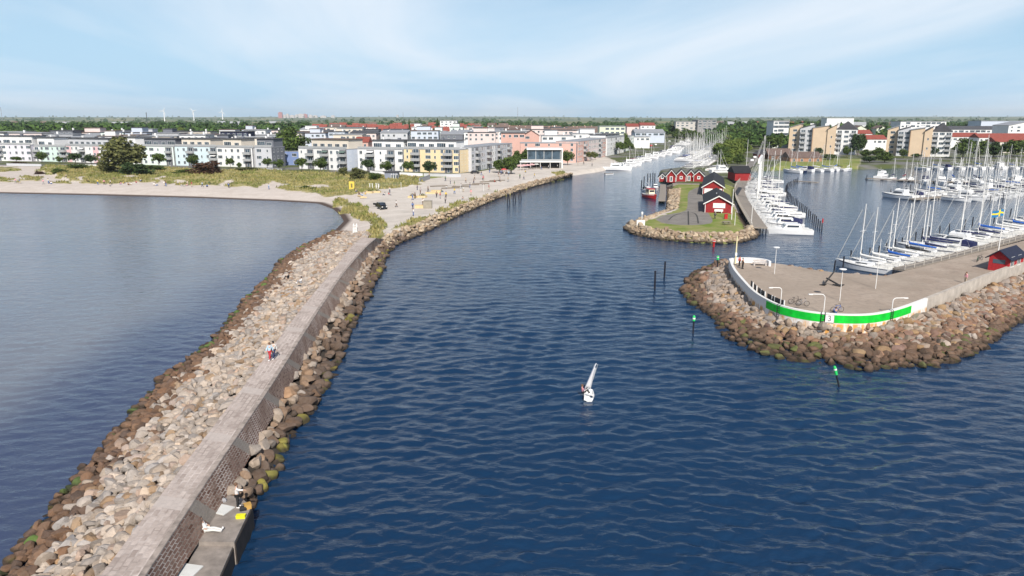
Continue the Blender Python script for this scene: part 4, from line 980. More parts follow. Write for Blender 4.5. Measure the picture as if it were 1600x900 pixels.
apt('white and lavender beach apartment house with dark framed penthouse at the far left', (-34, 251), (52, 252), 226, 212.5, LAV, bal=(.18, .42), pent=(.05, .97), pwall=WHITE, band=((.0, .55, WHITE),), step=3.6)
apt('mint green apartment house with white upper terrace beside the rose striped house', (56, 252), (105, 253), 229, 215, MINT, bal=(.08, .92), pent=(.02, .55), pwall=WHITE, band=((0, .18, WHITE),))
apt('rose striped white apartment house left of the big seaside tree', (105, 253), (168, 255), 228, 216, WHITE, bal=(.42,), pent=(.0, .98), pwall=GREYW, band=((.0, .14, PINK), (.68, .82, PINK)), awn=((.42, .92, WCAN),))
apt('white apartment house half hidden behind the big seaside tree', (172, 255), (222, 257), 228, 214, WHITE, bal=(.4,), pent=(.1, .75), pwall=WHITE)
apt('pale mint apartment house just right of the big seaside tree', (224, 257.5), (275, 258.5), 229, 216.5, PMINT, bal=(.82,), pent=(0, .95), pwall=DGREY)
apt('sky blue apartment house with stacked balconies behind the copper bush', (276, 258.5), (340, 260), 229, 216.5, SKYB, bal=(.38, .93), pent=(.1, .8), pwall=BEIGE, awn=((.93, .62, WCAN),))
apt('plain white apartment house with a balcony bay at its right end', (341, 260), (398, 261.5), 230.5, 217, WHITE, bal=(.84,), pent=(.1, .6), pwall=BEIGE)
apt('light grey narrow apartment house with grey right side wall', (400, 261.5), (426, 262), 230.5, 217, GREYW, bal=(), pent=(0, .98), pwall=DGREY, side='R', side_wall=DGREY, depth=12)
apt('low cobalt blue house between two white apartment houses', (440, 257.5), (468, 258), 236.5, None, BLUEW, depth=10, bal=())
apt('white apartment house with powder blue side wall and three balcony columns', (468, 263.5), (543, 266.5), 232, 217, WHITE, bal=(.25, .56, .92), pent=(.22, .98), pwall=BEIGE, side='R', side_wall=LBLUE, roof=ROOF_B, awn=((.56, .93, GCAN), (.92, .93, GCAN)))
apt('bright white apartment house adjoining the cream yellow house', (560, 266), (632, 268), 233, 219, WHITE, bal=(.28, .72), pent=(.28, .95), pwall=WHITE, awn=((.28, .93, WCAN),))
apt('cream yellow apartment house at the street corner by the promenade', (632, 268), (719, 270.5), 233, 219, CREAM, bal=(.22, .8), pent=(.02, .9), pwall=WHITE, side='R', side_wall=CREAM, depth=12)
apt('grey white terraced house row with balconies running back along the side street', (737, 268.5), (800, 256.5), 231, None, GREYW, depth=12, bal=(.12, .38, .64, .9), side='L', step=3.0, roof=ROOF_G, band=((.45, .55, WHITE), (.97, 1, WHITE)))
apt('salmon pink apartment house behind the glass restaurant pavilion', (813, 254), (902, 254), 224, None, SALMON, bal=(), depth=13, step=6, group='apartment houses by the channel')
apt('salmon pink wing with balconies facing the channel quay', (903, 254), (946, 244.5), 221.5, None, PALEP, bal=(.2, .75), depth=13, side='L', side_wall=SALMON, step=3, group='apartment houses by the channel', band=((0, .35, SALMON), (.85, 1, SALMON)))
apt('white apartment house at the quay right of the salmon wing', (948, 244), (975, 238.5), 216, 211, WHITE, bal=(.5,), pent=(.1, .9), pwall=WHITE, depth=14, group='apartment houses by the channel')
apt('white quayside apartment house next to the channel tree', (976, 237), (990, 233), 214, None, PMINT, bal=(.5,), depth=14, group='apartment houses by the channel')
# blocks further back: only their upper storeys show
def block(label, px0, px1, y, ytop, wall, roof=None, depth=13, wins=2, group='flat roofed blocks behind the beach row', rot=0.0, kind='flat', pent=None, chim=0, wk='n'):
    z0 = 3.0; x0, x1 = XAT(px0, y, z0), XAT(px1, y, z0); h = ZAT(ytop, y) - z0; yb = y + rot * (x1 - x0)
    B = Bld(label, (x0, y), (x1, yb), z0, group=group); w = B.w; roof = roof or ROOF_D
    if kind == 'flat': B.vol(0, w, 0, depth, -1.5, h, wall); B.slab(0, w, 0, depth, h, roof, .5, .35)
    elif kind == 'gablex': hw = h - 3.2; B.vol(0, w, 0, depth, -1.5, hw, wall); B.gab(0, w, 0, depth, hw, h, roof); h = hw
    elif kind == 'gabley':
        hw = h - 3.0; B.vol(0, w, 0, depth, -1.5, hw, wall); mb = MB(); mb.gable(0, w, .02, depth, hw + .003, h - .35, 'y'); mb.build('gable', [wall], B.o)
        mb = MB(); xm = w / 2; sl = (h - hw) / xm
        for s_ in (-1, 1):
            e = [(xm, h), (xm + s_ * (xm + .5), hw - .5 * sl), (xm + s_ * (xm + .5), hw - .5 * sl - .3), (xm, h - .3)]
            mb.add([(x, -.5, z) for x, z in e] + [(x, depth + .4, z) for x, z in e], [(0, 1, 2, 3), (7, 6, 5, 4), (0, 4, 5, 1), (1, 5, 6, 2), (2, 6, 7, 3), (3, 7, 4, 0)])
        mb.build('roof', [roof], B.o); h = hw
    elif kind == 'mono': B.vol(0, w, 0, depth, -1.5, h - 1.5, wall); B.mono(0, w, 0, depth, h - 1.5, h, roof, axis='y'); h -= 1.5
    n = max(1, int(w / (3.4 if y < 620 else 5)))
    for k in range(wins):
        for i in range(n):
            if random.random() < .88: B.win((i + .5) * w / n, h - 2.55 - 2.9 * k, wk if random.random() < .6 else 'w')
    for q in range(chim): B.chimney(w * (.2 + .5 * q), depth * .6, h + .36, .9, 1.4)
    if pent: B.vol(w * pent[0], w * pent[1], 3, depth - 2, h + .355, h + 3, wall, 'penthouse'); B.slab(w * pent[0], w * pent[1], 3, depth - 2, h + 3, roof, .4, .3)
    return B
rb = random.Random(21); k2 = 0
rows = [(438, 0, 470, 213.5, 1.0), (470, -20, 560, 209.5, .9), (520, 0, 800, 206, 1), (585, 380, 900, 203, 1), (660, 470, 960, 200.5, .8)]
walls_l = [('white', WHITE), ('white', WHITE), ('light grey', GREYW), ('beige', BEIGE), ('pale mint', PMINT), ('slate grey', DGREY), ('powder blue', LBLUE), ('pale pink', PALEP), ('midnight blue', NIGHT)]
rname = ['second', 'third', 'fourth', 'fifth', 'sixth']
for ri, (y, xa, xb, yt, pr) in enumerate(rows):
    x = xa; i = 0
    while x < xb:
        wpx = rb.uniform(28, 62) * 430 / y; cn_, wm = rb.choice(walls_l[:8] if x > 60 else walls_l); g_ = rb.uniform(2, 9)
        if not (420 < x < 488 and ri < 2) and rb.random() < pr:
            kind = 'mono' if rb.random() < .22 else 'flat'; rf = rb.choice([ROOF_D, ROOF_D, ROOF_G, ROOF_G, ROOF_B]); rn_ = {ROOF_D: 'dark felt', ROOF_G: 'grey metal', ROOF_B: 'brown'}[rf]
            block(f'{cn_} block with {rn_} roof, {nth(i)} from the left in the {rname[ri]} house row', x, x + wpx, y + rb.uniform(-8, 8), yt + rb.uniform(-2.6, 2.8), wm, rf, wins=2, kind=kind, pent=(.2, .7) if rb.random() < .35 else None, chim=rb.choice([0, 1, 2])); i += 1
        x += wpx + g_
block('midnight blue flat roofed block with white framed windows left of the round green tree', 347, 390, 462, 206, NIGHT, ROOF_D, wins=2)  # white frames around dark panes
block('white long block with roof terraces above the salmon house', 846, 895, 470, 212, WHITE, ROOF_G, wins=1, pent=(.1, .5), chim=2, group='white blocks by the channel')
block('white long block right behind the salmon wing', 893, 938, 500, 209, WHITE, ROOF_G, wins=1, pent=(.3, .8), chim=2, group='white blocks by the channel')
block('pale green white block with long window bands beside the channel', 936, 976, 560, 197.5, OLIVEW, ROOF_G, wins=3, group='white blocks by the channel', wk='w')
block('red fronted flat block behind the grey white row', 783, 820, 455, 208, SALMON, ROOF_D, wins=1)
block('salmon house with a steep dark brown roof behind the pavilion', 818, 842, 478, 203, SALMON, ROOF_B, kind='gabley', wins=1)
block('brick house with a steep red tiled roof left of the white pair', 556, 576, 455, 214, SALMON, ROOF_R, kind='gablex', wins=1)
block('pink flat block on the skyline of the town', 546, 588, 720, 199, PALEP, ROOF_R, wins=2)
block('tall white slab block standing out above the red roofs', 688, 714, 950, 188.5, WHITE, ROOF_G, wins=4, depth=24, group='tall blocks on the skyline')
block('blue grey industrial hall with teal glazing at the channel end', 992, 1038, 720, 202, LBLUE, ROOF_G, kind='gablex', wins=1, depth=24, wk='x', group='halls at the channel end')
block('red roofed hall beside the blue grey industrial hall', 979, 998, 800, 193, PALEP, ROOF_R, kind='gablex', wins=1, depth=20, group='halls at the channel end')
block('white gabled hall with a red roof above the blue grey hall', 1000, 1023, 830, 191.5, WHITE, ROOF_R, kind='gablex', wins=1, depth=20, group='halls at the channel end')
block('low white boat sheds at the end of the left quay', 985, 1015, 600, 214, WHITE, ROOF_G, wins=1, depth=12, group='halls at the channel end')
block('large pale grey office block above the forest of masts', 1055, 1089, 900, 190, wallmat('warm_grey', (.52, .49, .46)), ROOF_G, wins=4, depth=36, rot=-.15, wk='w', group='office blocks above the masts')
block('dark grey banded office tower front right of the pale office block', 1089, 1118, 890, 187.5, wallmat('mid_grey', (.28, .27, .27)), ROOF_G, wins=4, depth=30, wk='x', group='office blocks above the masts')
block('white apartment tower left of the tan brick blocks', 1206, 1230, 600, 189, WHITE, ROOF_G, wins=5, depth=16, wk='x', group='apartment towers by the marina')
# tan brick blocks on the marina shore
def tan_block(label, pa, pb, yb, s=1.0):
    z0 = 2.6; q0, q1 = G(pa, yb, z0), G(pb, yb + 2.0, z0); y = (q0.y + q1.y) / 2; B = Bld(label, q0, q1, z0 - .3, group='tan brick blocks on the marina shore'); w = B.w; h = (ZAT(yb - 42, y) - z0 + .3)
    parts = [(0, .17, 9, 24, .92, 1.02, TAN, 'b'), (.17, .36, 4, 22, .9, 1.0, GREYW, 'B'), (.36, .58, 1, 20, .92, .96, TAN, ''), (.58, .70, 0, 20, .86, 1.0, TAN, 'n'), (.70, 1.0, 3, 21, .88, .88, WHITE, 'B')]
    for q, (u0, u1, ya, yb_, h0, h1, m_, wn) in enumerate(parts):
        X0, X1 = u0 * w, u1 * w; hh = h * min(h0, h1) - .02 * q; B.vol(X0, X1 - .004, ya, yb_, -.5, hh, m_)
        if q == 4: B.gab(X0, X1, ya, yb_, hh, hh + 5.2, ROOF_D, 'y')
        else:
            B.mono(X0, X1, ya, yb_, hh, h * max(h0, h1) + .8, ROOF_D if q % 2 else ROOF_G, .5, .35); mb = MB(); mb.add([(X0, ya + .02, hh), (X1 - .004, ya + .02, hh), (X1 - .004, ya + .02, h * max(h0, h1) + .7), (X0, yb_, hh), (X1 - .004, yb_, hh), (X1 - .004, yb_, h * max(h0, h1) + .7)], [(0, 1, 2), (5, 4, 3), (1, 4, 5, 2), (0, 2, 5, 3)]); mb.build('wall', [m_], B.o)
        for k in range(5):
            zf = .5 + k * hh / 5.15
            if wn == 'B':
                n_ = 2 if q == 1 else 3
                for i in range(n_):
                    xc = X0 + (i + .5) * (X1 - X0) / n_; B.win(xc, zf + .7, 'w', 'F', ya); 
                    if k and (i % 2 == 0): B.balc(xc, zf - .2, 3.2, 'F', ya)
            elif wn == 'b': B.win((X0 + X1) / 2, zf + .7, 'w', 'F', ya)
            elif wn == 'n' and k % 2: B.win((X0 + X1) / 2, zf + .7, 's', 'F', ya)
    for u in (.3, .52, .68): B.vol(u * w, u * w + 2.2, 12, 15, h * .9, h * 1.08, WHITE, 'stair_head')
    mb = MB(); mb.b2(.36 * w, .37 * w, .72, .996, 0, h * .9); mb.build('brick_pier', [TAND], B.o)
tan_block('tan brick apartment block with grey balcony strip, nearer the clubhouse', 1229, 1336, 238.5)
tan_block('tan brick apartment block standing between the red tiled roofs', 1383, 1484, 242)
def gable_house(label, px0, px1, yb, ytop, wall, roof, depth, along='x', cat='house', group=None, wins=1, gz=None, name='house', rh=.45):
    p0, p1 = G(px0, yb, 2.2), G(px1, yb, 2.2); z0 = zt((p0.x + p1.x) / 2, p0.y + depth / 2) if gz is None else gz; p0, p1 = G(px0, yb, z0), G(px1, yb, z0)
    B = Bld(label, p0, p1, z0 - .1, name, cat, group); w = B.w; h = ZAT(ytop, p0.y + (depth / 2 if along == 'x' else 0)) - z0; hw = h * (1 - rh)
    B.vol(0, w, 0, depth, -.3, hw, wall); B.gab(0, w, 0, depth, hw, h, roof, along)
    n = max(1, int(w / 4.5))
    for i in range(n): B.win((i + .5) * w / n, hw - 2.1, 'n')
    return B
gable_house('long low clubhouse with a grey brown roof behind the white hoist', 1201, 1238, 249, 231.5, wallmat('brown_boards', (.16, .09, .06)), ROOF_B, 12, group='low houses on the marina shore', rh=.62)
gable_house('low brick house with broad brown hipped roof right of the clubhouse', 1234, 1284, 252.5, 236.5, wallmat('brick_red', (.36, .20, .13)), ROOF_B, 14, group='low houses on the marina shore', rh=.6)
gable_house('small dark red house with a white gable trim beside the car park', 1185, 1208, 248, 234, mat('dark_red_boards', (.14, .02, .02), .85), ROOF_D, 11, 'y', group='low houses on the marina shore', rh=.5)
for i, (a, b, y_, yt, w_, kd, lab) in enumerate(((1333, 1361, 620, 203, WHITE, 'gablex', 'white house with a red tiled roof right beside the first tan block'), (1348, 1384, 560, 211, WHITE, 'gablex', 'low white house with a red tiled roof in front of another red roof'), (1480, 1530, 600, 207.5, WHITE, 'gablex', 'long white house with a red roof right of the second tan block'),
        (1528, 1605, 570, 208.5, WHITE, 'gablex', 'long white house with a red roof near the right edge of the marina'), (1555, 1640, 520, 214.5, BEIGE, 'gablex', 'low beige house with a red roof behind the right hand masts'), (1334, 1352, 760, 196, OLIVEW, 'gabley', 'pale yellow gabled house between the tan blocks'), (1368, 1384, 800, 196, OLIVEW, 'gabley', 'pale yellow gabled house behind the second tan block'))):
    block(lab, a, b, y_, yt, w_, ROOF_R if i < 5 else ROOF_B, kind=kd, wins=1, group='red roofed houses by the marina')
block('long white institutional block with flat grey roof on the right skyline', 1404, 1475, 760, 190, WHITE, ROOF_G, wins=2, depth=20, wk='x', group='white institutional blocks')
block('white institutional block with dark roof band right of the long one', 1470, 1572, 700, 197, WHITE, ROOF_D, wins=1, depth=20, wk='x', group='white institutional blocks', kind='gablex')
block('white gabled institutional block at the right edge of the photo', 1572, 1625, 650, 190, WHITE, ROOF_G, kind='gabley', wins=3, depth=22, group='white institutional blocks')
block('grey factory hall on the right skyline behind the white blocks', 1530, 1600, 900, 189, LBLUE, ROOF_G, wins=0, depth=26, group='white institutional blocks')
block('white flat hall far behind the first tan block', 1290, 1332, 1100, 184.5, WHITE, ROOF_G, wins=0, depth=20, group='white institutional blocks')
# suburbs: gabled houses
hm = {}
def far_house(px, y, yt, roof, wall, label, group, wide=1.0, kind=None):
    z0 = 3.6; x = XAT(px, y, z0); h = max(5.0, ZAT(yt, y) - z0); w = rb.uniform(11, 20) * wide; key = (roof.name, wall.name, round(w / 3))
    o = thing('house', label, 'house', (x, y, z0), rb.uniform(-.5, .5), group); d = 9.5
    mb = MB(); mb.b2(0, w, 0, d, -1.5, h * .55); mb.build('wall', [wall], o); mb = MB(); mb.gable(-.4, w + .4, -.5, d + .5, h * .55 + .004, h, 'x'); rf = mb.build('roof', [roof], o)
    if rb.random() < .6: mb = MB(); mb.b2(w * .6, w * .6 + .8, d * .5, d * .5 + .8, h * .8, h + .9); mb.build('chimney', [SALMON], rf)
    for k in range(2): link('window', WIN['w'], o, (w * (.28 + .44 * k), -.004, h * .55 - 2.0))
for i in range(46):
    px = 480 + 310 * (i / 45) + rb.uniform(-8, 8); y = rb.uniform(820, 1700)
    far_house(px, y, 186 + 14.5 * (820 / y) - rb.uniform(0, 2.5), ROOF_R if rb.random() < .8 else ROOF_B, rb.choice([SALMON, WHITE, BEIGE]), 'small gabled house with a tiled roof in the far suburb', 'gabled houses in the far suburb')
for i in range(26):
    px = 770 + 140 * (i / 25); y = rb.uniform(640, 1000)
    far_house(px, y, 186 + 13 * (720 / y), ROOF_B, rb.choice([SALMON, WHITE, BEIGE]), 'brown roofed terraced house behind the salmon block', 'brown roofed houses behind the channel', 1.3)
for i in range(24):
    px = rb.choice([rb.uniform(1120, 1230), rb.uniform(1240, 1620), rb.uniform(0, 470)]); y = rb.uniform(1300, 2600)
    far_house(px, y, 187 + 4 * (1300 / y), rb.choice([ROOF_R, ROOF_G, ROOF_B]), rb.choice([WHITE, BEIGE]), 'lone house showing among the far trees', 'lone houses among the far trees', 1.6)
# glass restaurant pavilion on the promenade
p0, p1 = G(823, 261, 2.2), G(879, 261, 2.2); zg = zt(p0.x, p0.y)
pv = Bld('glass fronted restaurant pavilion with white flat roofs on the promenade', p0, p1, zg, 'restaurant_pavilion', 'restaurant'); w = pv.w; h = ZAT(232, p0.y) - zg
pv.vol(.3, w - .8, 1.5, 12, 3.6, h - .7, GLW, 'glazing'); pv.vol(0, w - .6, .4, 12.6, h - .7, h, WTRIM, 'roof'); pv.vol(w - .58, w, -.4, 12.6, -.3, h + .02, WTRIM, 'end_wall'); pv.vol(-3.5, w - .6, -2.2, 3, 3.0, 3.55, WTRIM, 'terrace_slab'); pv.vol(.5, w - .8, 4, 12, -.3, 2.98, DARKIN, 'ground_floor'); pv.vol(-2.8, w - .7, -1.9, -1.84, 3.56, 4.5, RAIL, 'terrace_rail')
for k in range(5):
    mb = MB(); mb.b2(.4 + k * (w - 1.6) / 4, .55 + k * (w - 1.6) / 4, 1.38, 1.49, 3.56, h - .71); mb.build('mullion', [WTRIM], pv.o)
    mb = MB(); mb.tube([(-3 + k * (w + 1.6) / 4, -1.7, -.2), (-3 + k * (w + 1.6) / 4, -1.7, 2.98)], .14, 8); mb.build('column', [WTRIM], pv.o)
# beach kiosk and garden walls
B = Bld('small grey kiosk with dark flat roof in the dune grass', G(601, 280, 2.4), G(622, 280, 2.4), 2.0, 'beach_kiosk', 'kiosk'); B.vol(0, B.w, 0, 4, -.3, 3.1, wallmat('kiosk_grey', (.24, .26, .32))); B.slab(0, B.w, 0, 4, 3.1, ROOF_D, .5, .28)
for k in range(3): link('door', WIN['d'], B.o, (B.w * (.55 + .18 * k), -.006, .05)); 
mb = MB()
for k in range(3): mb.b2(B.w * (.5 + .18 * k), B.w * (.52 + .18 * k), -.06, -.007, 0, 3.0)
mb.build('door_post', [WTRIM], B.o)
for i, (a, b, c_, lab) in enumerate((((578, 268), (660, 271.5), WHITE, 'long low pale garden wall before the white and cream houses'), ((662, 271.5), (720, 273), GREYW, 'low grey garden wall at the foot of the cream house'), ((656, 281.5), (672, 276), wallmat('fence_grey', (.28, .29, .30)), 'short dark grey fence beside the kiosk lawn'), ((10, 256), (64, 257), GREYW, 'grey garden wall below the lavender house'), ((108, 258), (160, 259), WHITE, 'white garden wall below the rose striped house'), ((395, 263), (440, 264.5), GREYW, 'grey garden wall left of the cobalt house'))):
    p0, p1 = G(*a, 2.6), G(*b, 2.6); z_ = zt(p0.x, p0.y); d = p1 - p0; mb = MB(); L_ = math.hypot(d.x, d.y); mb.b2(0, L_, 0, .3, -1.2, 1.1); mb.b2(-.05, L_ + .05, -.05, .35, 1.103, 1.2)
    tag(mb.build('garden_wall', [c_], None, loc=(p0.x, p0.y, z_), rz=math.atan2(d.y, d.x)), lab, 'wall')
# red wooden sheds on the island
def red_shed(label, fl, fr, bl_, ytop, rh=.42, group='red sheds on the island', doorw=None, z0=1.6, name='red_shed', trim=True, win=None):
    """gable end faces the viewer between pixels fl and fr; bl_ is the far left corner"""
    p0, pb = G(*fl, z0), G(*bl_, z0); dep = (pb - p0).length; d = Vector((pb.y - p0.y, p0.x - pb.x, 0)).normalized(); lo, hi = 0.0, 40.0
    for _ in range(40):
        mid = (lo + hi) / 2; q_ = p0 + d * mid; lo, hi = (mid, hi) if project(*q_)[0] < fr[0] else (lo, mid)
    p1 = p0 + d * lo
    B = Bld(label, p0, p1, z0, name, 'shed', group); w = B.w; h = ZAT(ytop, p0.y) - z0; hw = h * (1 - rh); xm = w / 2
    mb = MB(); mb.b2(0, w, 0, dep, -.2, hw); mb.add([(0, 0, hw), (w, 0, hw), (xm, 0, h), (0, dep, hw), (w, dep, hw), (xm, dep, h)], [(0, 1, 2), (5, 4, 3)]); mb.build('wall', [REDW], B.o)
    mb = MB(); sl = (h - hw) / xm
    for s_ in (-1, 1):
        e = [(xm, h + .16), (xm + s_ * (xm + .45), hw - .45 * sl + .16), (xm + s_ * (xm + .45), hw - .45 * sl), (xm, h)]
        e = e if s_ > 0 else e[::-1]
        mb.add([(x, -.55, z) for x, z in e] + [(x, dep + .4, z) for x, z in e], [(0, 1, 2, 3), (7, 6, 5, 4), (0, 4, 5, 1), (1, 5, 6, 2), (2, 6, 7, 3), (3, 7, 4, 0)])
    mb.build('roof', [mat('roof_black_tile', (.022, .022, .026), .8, .3, 1.5)], B.o)
    if trim:
        mb = MB()
        for s_ in (-1, 1):
            a, b = Vector((xm, -.56, h + .17)), Vector((xm + s_ * (xm + .47), -.56, hw - .45 * sl + .15)); mb.add([a, b, b - Vector((0, 0, .3)), a - Vector((0, 0, .3)), a - Vector((0, .04, 0)), b - Vector((0, .04, 0)), b - Vector((0, .04, .3)), a - Vector((0, .04, .3))], [(4, 5, 6, 7), (0, 1, 5, 4), (2, 3, 7, 6), (1, 2, 6, 5)])
        for x in (.07, w - .07): mb.b2(x - .07, x + .07, -.03, -.002, 0, hw - .1)
        mb.build('barge_board', [WTRIM], B.o)
    return B, w, h, hw, dep
B, w, h, hw, dep = red_shed('large red wooden shed with white gable door on the island, nearest the tip', (1101, 332), (1143, 332), (1099.3, 317), 306)
mb = MB(); mb.b2(w * .3, w * .75, -.05, -.004, hw * .5, hw * 1.0); mb.build('hatch', [WTRIM], B.o); mb = MB(); mb.b2(w * .36, w * .68, -.55, -.08, .4, .47); mb.b2(w * .36, w * .68, -.09, -.06, .5, .95)
for k in range(2): mb.b2(w * (.40 + .22 * k), w * (.42 + .22 * k), -.5, -.1, 0, .395)
tag(mb.build('bench', [WTRIM], None, loc=B.o.location, rz=B.o.rotation_euler.z), 'white bench against the gable of the large red shed', 'bench')
mb = MB(); mb.b2(w * .42, w * .46, dep * .3, dep * .34, h * .86, h * 1.04); mb.build('roof_vent', [RAIL], B.o)
B, w, h, hw, dep = red_shed('red wooden shed with wide white doors directly behind the largest red shed', (1097.5, 305), (1130, 301), (1100.5, 288.5), 282)
mb = MB(); mb.b2(w * .08, w * .48, -.05, -.004, .05, hw * .8); mb.b2(w * .56, w * .93, -.05, -.004, .05, hw * .8); mb.build('door', [WTRIM], B.o)
B = Bld('red boathouse with a broad black roof behind the boardwalk', G(1148, 281, 1.8), G(1173, 281, 1.8), 1.7, 'red_shed', 'shed', 'red sheds on the island'); hh = ZAT(259, G(1148, 281, 1.8).y + 5) - 1.7
B.vol(0, B.w, 0, 10, -.2, hh * .52, REDW); B.gab(0, B.w, 0, 10, hh * .52, hh, mat('roof_black_tile', (.022, .022, .026)), 'x')
for i, (a, b, yb, yt) in enumerate(((1029, 1040, 283, 272), (1041, 1056, 284, 266), (1056, 1072, 283.5, 266), (1072, 1086, 283, 266.5), (1083, 1100, 283.5, 267))):
    B, w, h, hw, dep = red_shed(f'small red fishing hut, {nth(i)} from the left in the row by the channel', (a + .4, yb), (b - .4, yb), (a + .4, yb - 3.2), yt, rh=.45, group='small red fishing huts', name='fishing_hut')
    mb = MB(); u = (.5, .5, .5, .3, .5)[i]; mb.b2(w * u - .55, w * u + .55, -.05, -.004, .1 if i in (1, 3) else .9, 2.1); mb.build('door' if i in (1, 3) else 'window', [WTRIM], B.o); mb = MB(); mb.b2(w * u - .3, w * u + .3, -.07, -.052, 1.2 if i not in (1, 3) else .3, 1.9); mb.build('pane', [GLW], B.o.children[-1])
# red shed on the mole: gable end towards the viewer, long side along the concrete wall
dw = (GTOP[3] - GTOP[2]).normalized(); A_ = G(1543, 421.5, ZP); pa = project(*(A_ + dw * 6.5))
B, w, h, hw, dep = red_shed('bright red wooden shed with a dark blue roof behind the concrete mole wall', (1543, 421.5), (1575, 0), pa[:2], 389.5, rh=.33, group=None, z0=ZP, trim=False)
for c in B.o.children:
    c.data = c.data.copy(); c.data.materials.clear(); c.data.materials.append(mat('roof_navy', (.014, .018, .042), .7, .3, 2.0) if c.name.startswith('roof') else mat('bright_red_boards', (.40, .022, .028), .85, .25, 3))
mb = MB(); mb.b2(w * .2, w * .8, -.03, -.003, hw - 1.0, hw - .35); mb.build('window', [GLW], B.o)
for k in range(2): B.win(1.2 + 3 * k, hw - 1.45, 'n', 'R', w)
# ---------------------------------------------------------------- trees
def ptree(kind, px, yb, hpx, wpx, label, leaf=None, group=None, z=None, **k):
    p = G(px, yb, 2.6); zz = zt(p.x, p.y) if z is None else z; p = G(px, yb, zz + 0.001); q = MPP(p.y, zz)
    return tree(kind, p.x, p.y, zz - .1, hpx * q * 1.03, wpx * q, label, leaf=leaf, group=group, **k)
ptree('broad', 194, 269, 51, 76, 'big spreading olive green tree in the dunes before the beach apartments', LEAF_O)
ptree('bush', 212, 272, 22, 50, 'dark green shrub mass at the right foot of the big seaside tree', LEAF_D, cat='shrub', name='shrub', trunk=False)
ptree('bush', 168, 268, 20, 34, 'grey green shrub at the left foot of the big seaside tree', LEAF_O, cat='shrub', name='shrub', trunk=False)
ptree('bush', 324, 272.5, 25, 52, 'large copper brown bush in the dunes before the white house', LEAF_B, cat='bush', name='copper_bush', trunk=False)
for px, yb, h_, w_, lab in ((93, 270, 8, 28, 'dark green bush in the dunes left of the sand gap'), (62, 272, 6, 16, 'brown bush on the bare sand of the left dunes'), (478, 295, 6, 18, 'dark green bush at the edge of beach and dune'), (491, 296, 5, 14, 'small green bush at the sand edge beside a darker one'), (30, 257, 5, 34, 'brown low hedge at the foot of the lavender house'), (120, 263, 9, 36, 'green hedge left of the big seaside tree'), (385, 266, 6, 40, 'olive hedge behind the dune crest'), (536, 274, 16, 18, 'tall olive bush at the edge of the white house'), (560, 277, 17, 32, 'brown green bush left of the kiosk'), (585, 279, 12, 26, 'bright green bush touching the kiosk'), (290, 270, 6, 40, 'green low bush left of the copper bush'), (245, 264, 7, 30, 'dark hedge under the pale mint house')):
    ptree('bush', px, yb, h_, w_, lab, LEAF_B if 'brown b' in lab or 'brown low' in lab else LEAF_O if 'olive' in lab or 'brown' in lab else LEAF, cat='shrub', name='shrub', trunk=False)
st = [(66, 254, 15, 15), (26, 254.5, 9, 14), (94, 255.5, 10, 10), (118, 257, 16, 19), (143, 257, 14, 17), (249, 262, 20, 18), (302, 262, 18, 17), (360, 263.5, 15, 12), (374, 264, 9, 7), (418, 264, 15, 14), (436, 265, 14, 15), (472, 267, 18, 17), (501, 268.5, 19, 20), (575, 270, 19, 19), (604, 271, 17, 17), (638, 272, 18, 17), (671, 273, 19, 20)]
for i, (a, b, c_, d_) in enumerate(st): ptree('round', a, b, c_ * 1.1, d_ * 1.2, f'small round street tree, {nth(i)} from the left before the beach apartments', LEAF_D if i in (3, 4, 13, 16) else LEAF, group='street trees before the beach apartments')
ptree('broad', 455, 256, 53, 64, 'broad dark green tree rising above the low cobalt house', LEAF)
for i, (a, b, c_, d_) in enumerate(((781, 270, 20, 24), (797, 272, 27, 26), (807, 262, 25, 24), (822, 257, 22, 20), (887, 258, 22, 22), (922, 252, 15, 17), (930, 250, 12, 10), (968, 242, 20, 16), (977, 238, 28, 17), (985, 240, 16, 12))):
    ptree('broad' if i < 4 or i == 8 else 'round', a, b, c_, d_, f'green promenade tree, {nth(i)} from the left between the side street and the channel', LEAF if i != 5 else LEAF_O, group='promenade trees by the channel')
for i, (a, b, c_, d_) in enumerate(((1212, 244, 10, 10), (1278, 246, 15, 15), (1323, 246, 17, 15), (1340, 243, 34, 22), (1352, 246, 12, 22), (1370, 247, 16, 20), (1358, 254, 10, 24), (1382, 254, 16, 28), (1411, 248, 15, 14), (1460, 248, 17, 12), (1217, 240, 30, 10), (1504, 248, 30, 40), (1528, 248, 28, 34), (1552, 247, 24, 32), (1580, 246, 26, 36), (1602, 245, 26, 34), (1432, 246, 6, 20), (1296, 250, 9, 26))):
    ptree('broad' if d_ > 18 else 'round', a, b, c_, d_, f'marina shore tree of {"broad" if d_ > 18 else "small round"} shape, {nth(i)} of those round the tan blocks', LEAF_D if i in (0, 1, 3, 6, 9, 13) else LEAF, group='trees round the tan blocks')
# the green belt right of the masts
rt_ = random.Random(4); spots = []
for i in range(46):
    u = rt_.random(); yb = 262 - 46 * u ** .7; px = rt_.uniform(1118, 1168 + 50 * min(1, u * 1.6)) + 10 * u; spots.append((yb, px))
for i, (yb, px) in enumerate(sorted(spots, reverse=True)):
    if 1166 < px < 1192 and 234 < yb < 252: px -= 30
    hh = rt_.uniform(15, 24) * (.75 if yb > 250 else 1); ptree('broad', px, yb, hh, hh * rt_.uniform(1.1, 1.6), f'broad green tree, {nth(i)} counted from the water in the belt right of the masts', rt_.choice([LEAF, LEAF_Y, LEAF_Y, LEAF]), group='trees in the belt right of the masts')
for i, (a, b, c_, d_) in enumerate(((1057, 220.5, 19, 18), (1069, 221, 20, 20), (1081, 221, 18, 16), (1092, 221, 14, 14))): ptree('broad', a, b + .4, c_, d_, f'tree at the far end of the channel, {nth(i)} from the left', LEAF, group='trees at the far end of the channel', z=2.0)
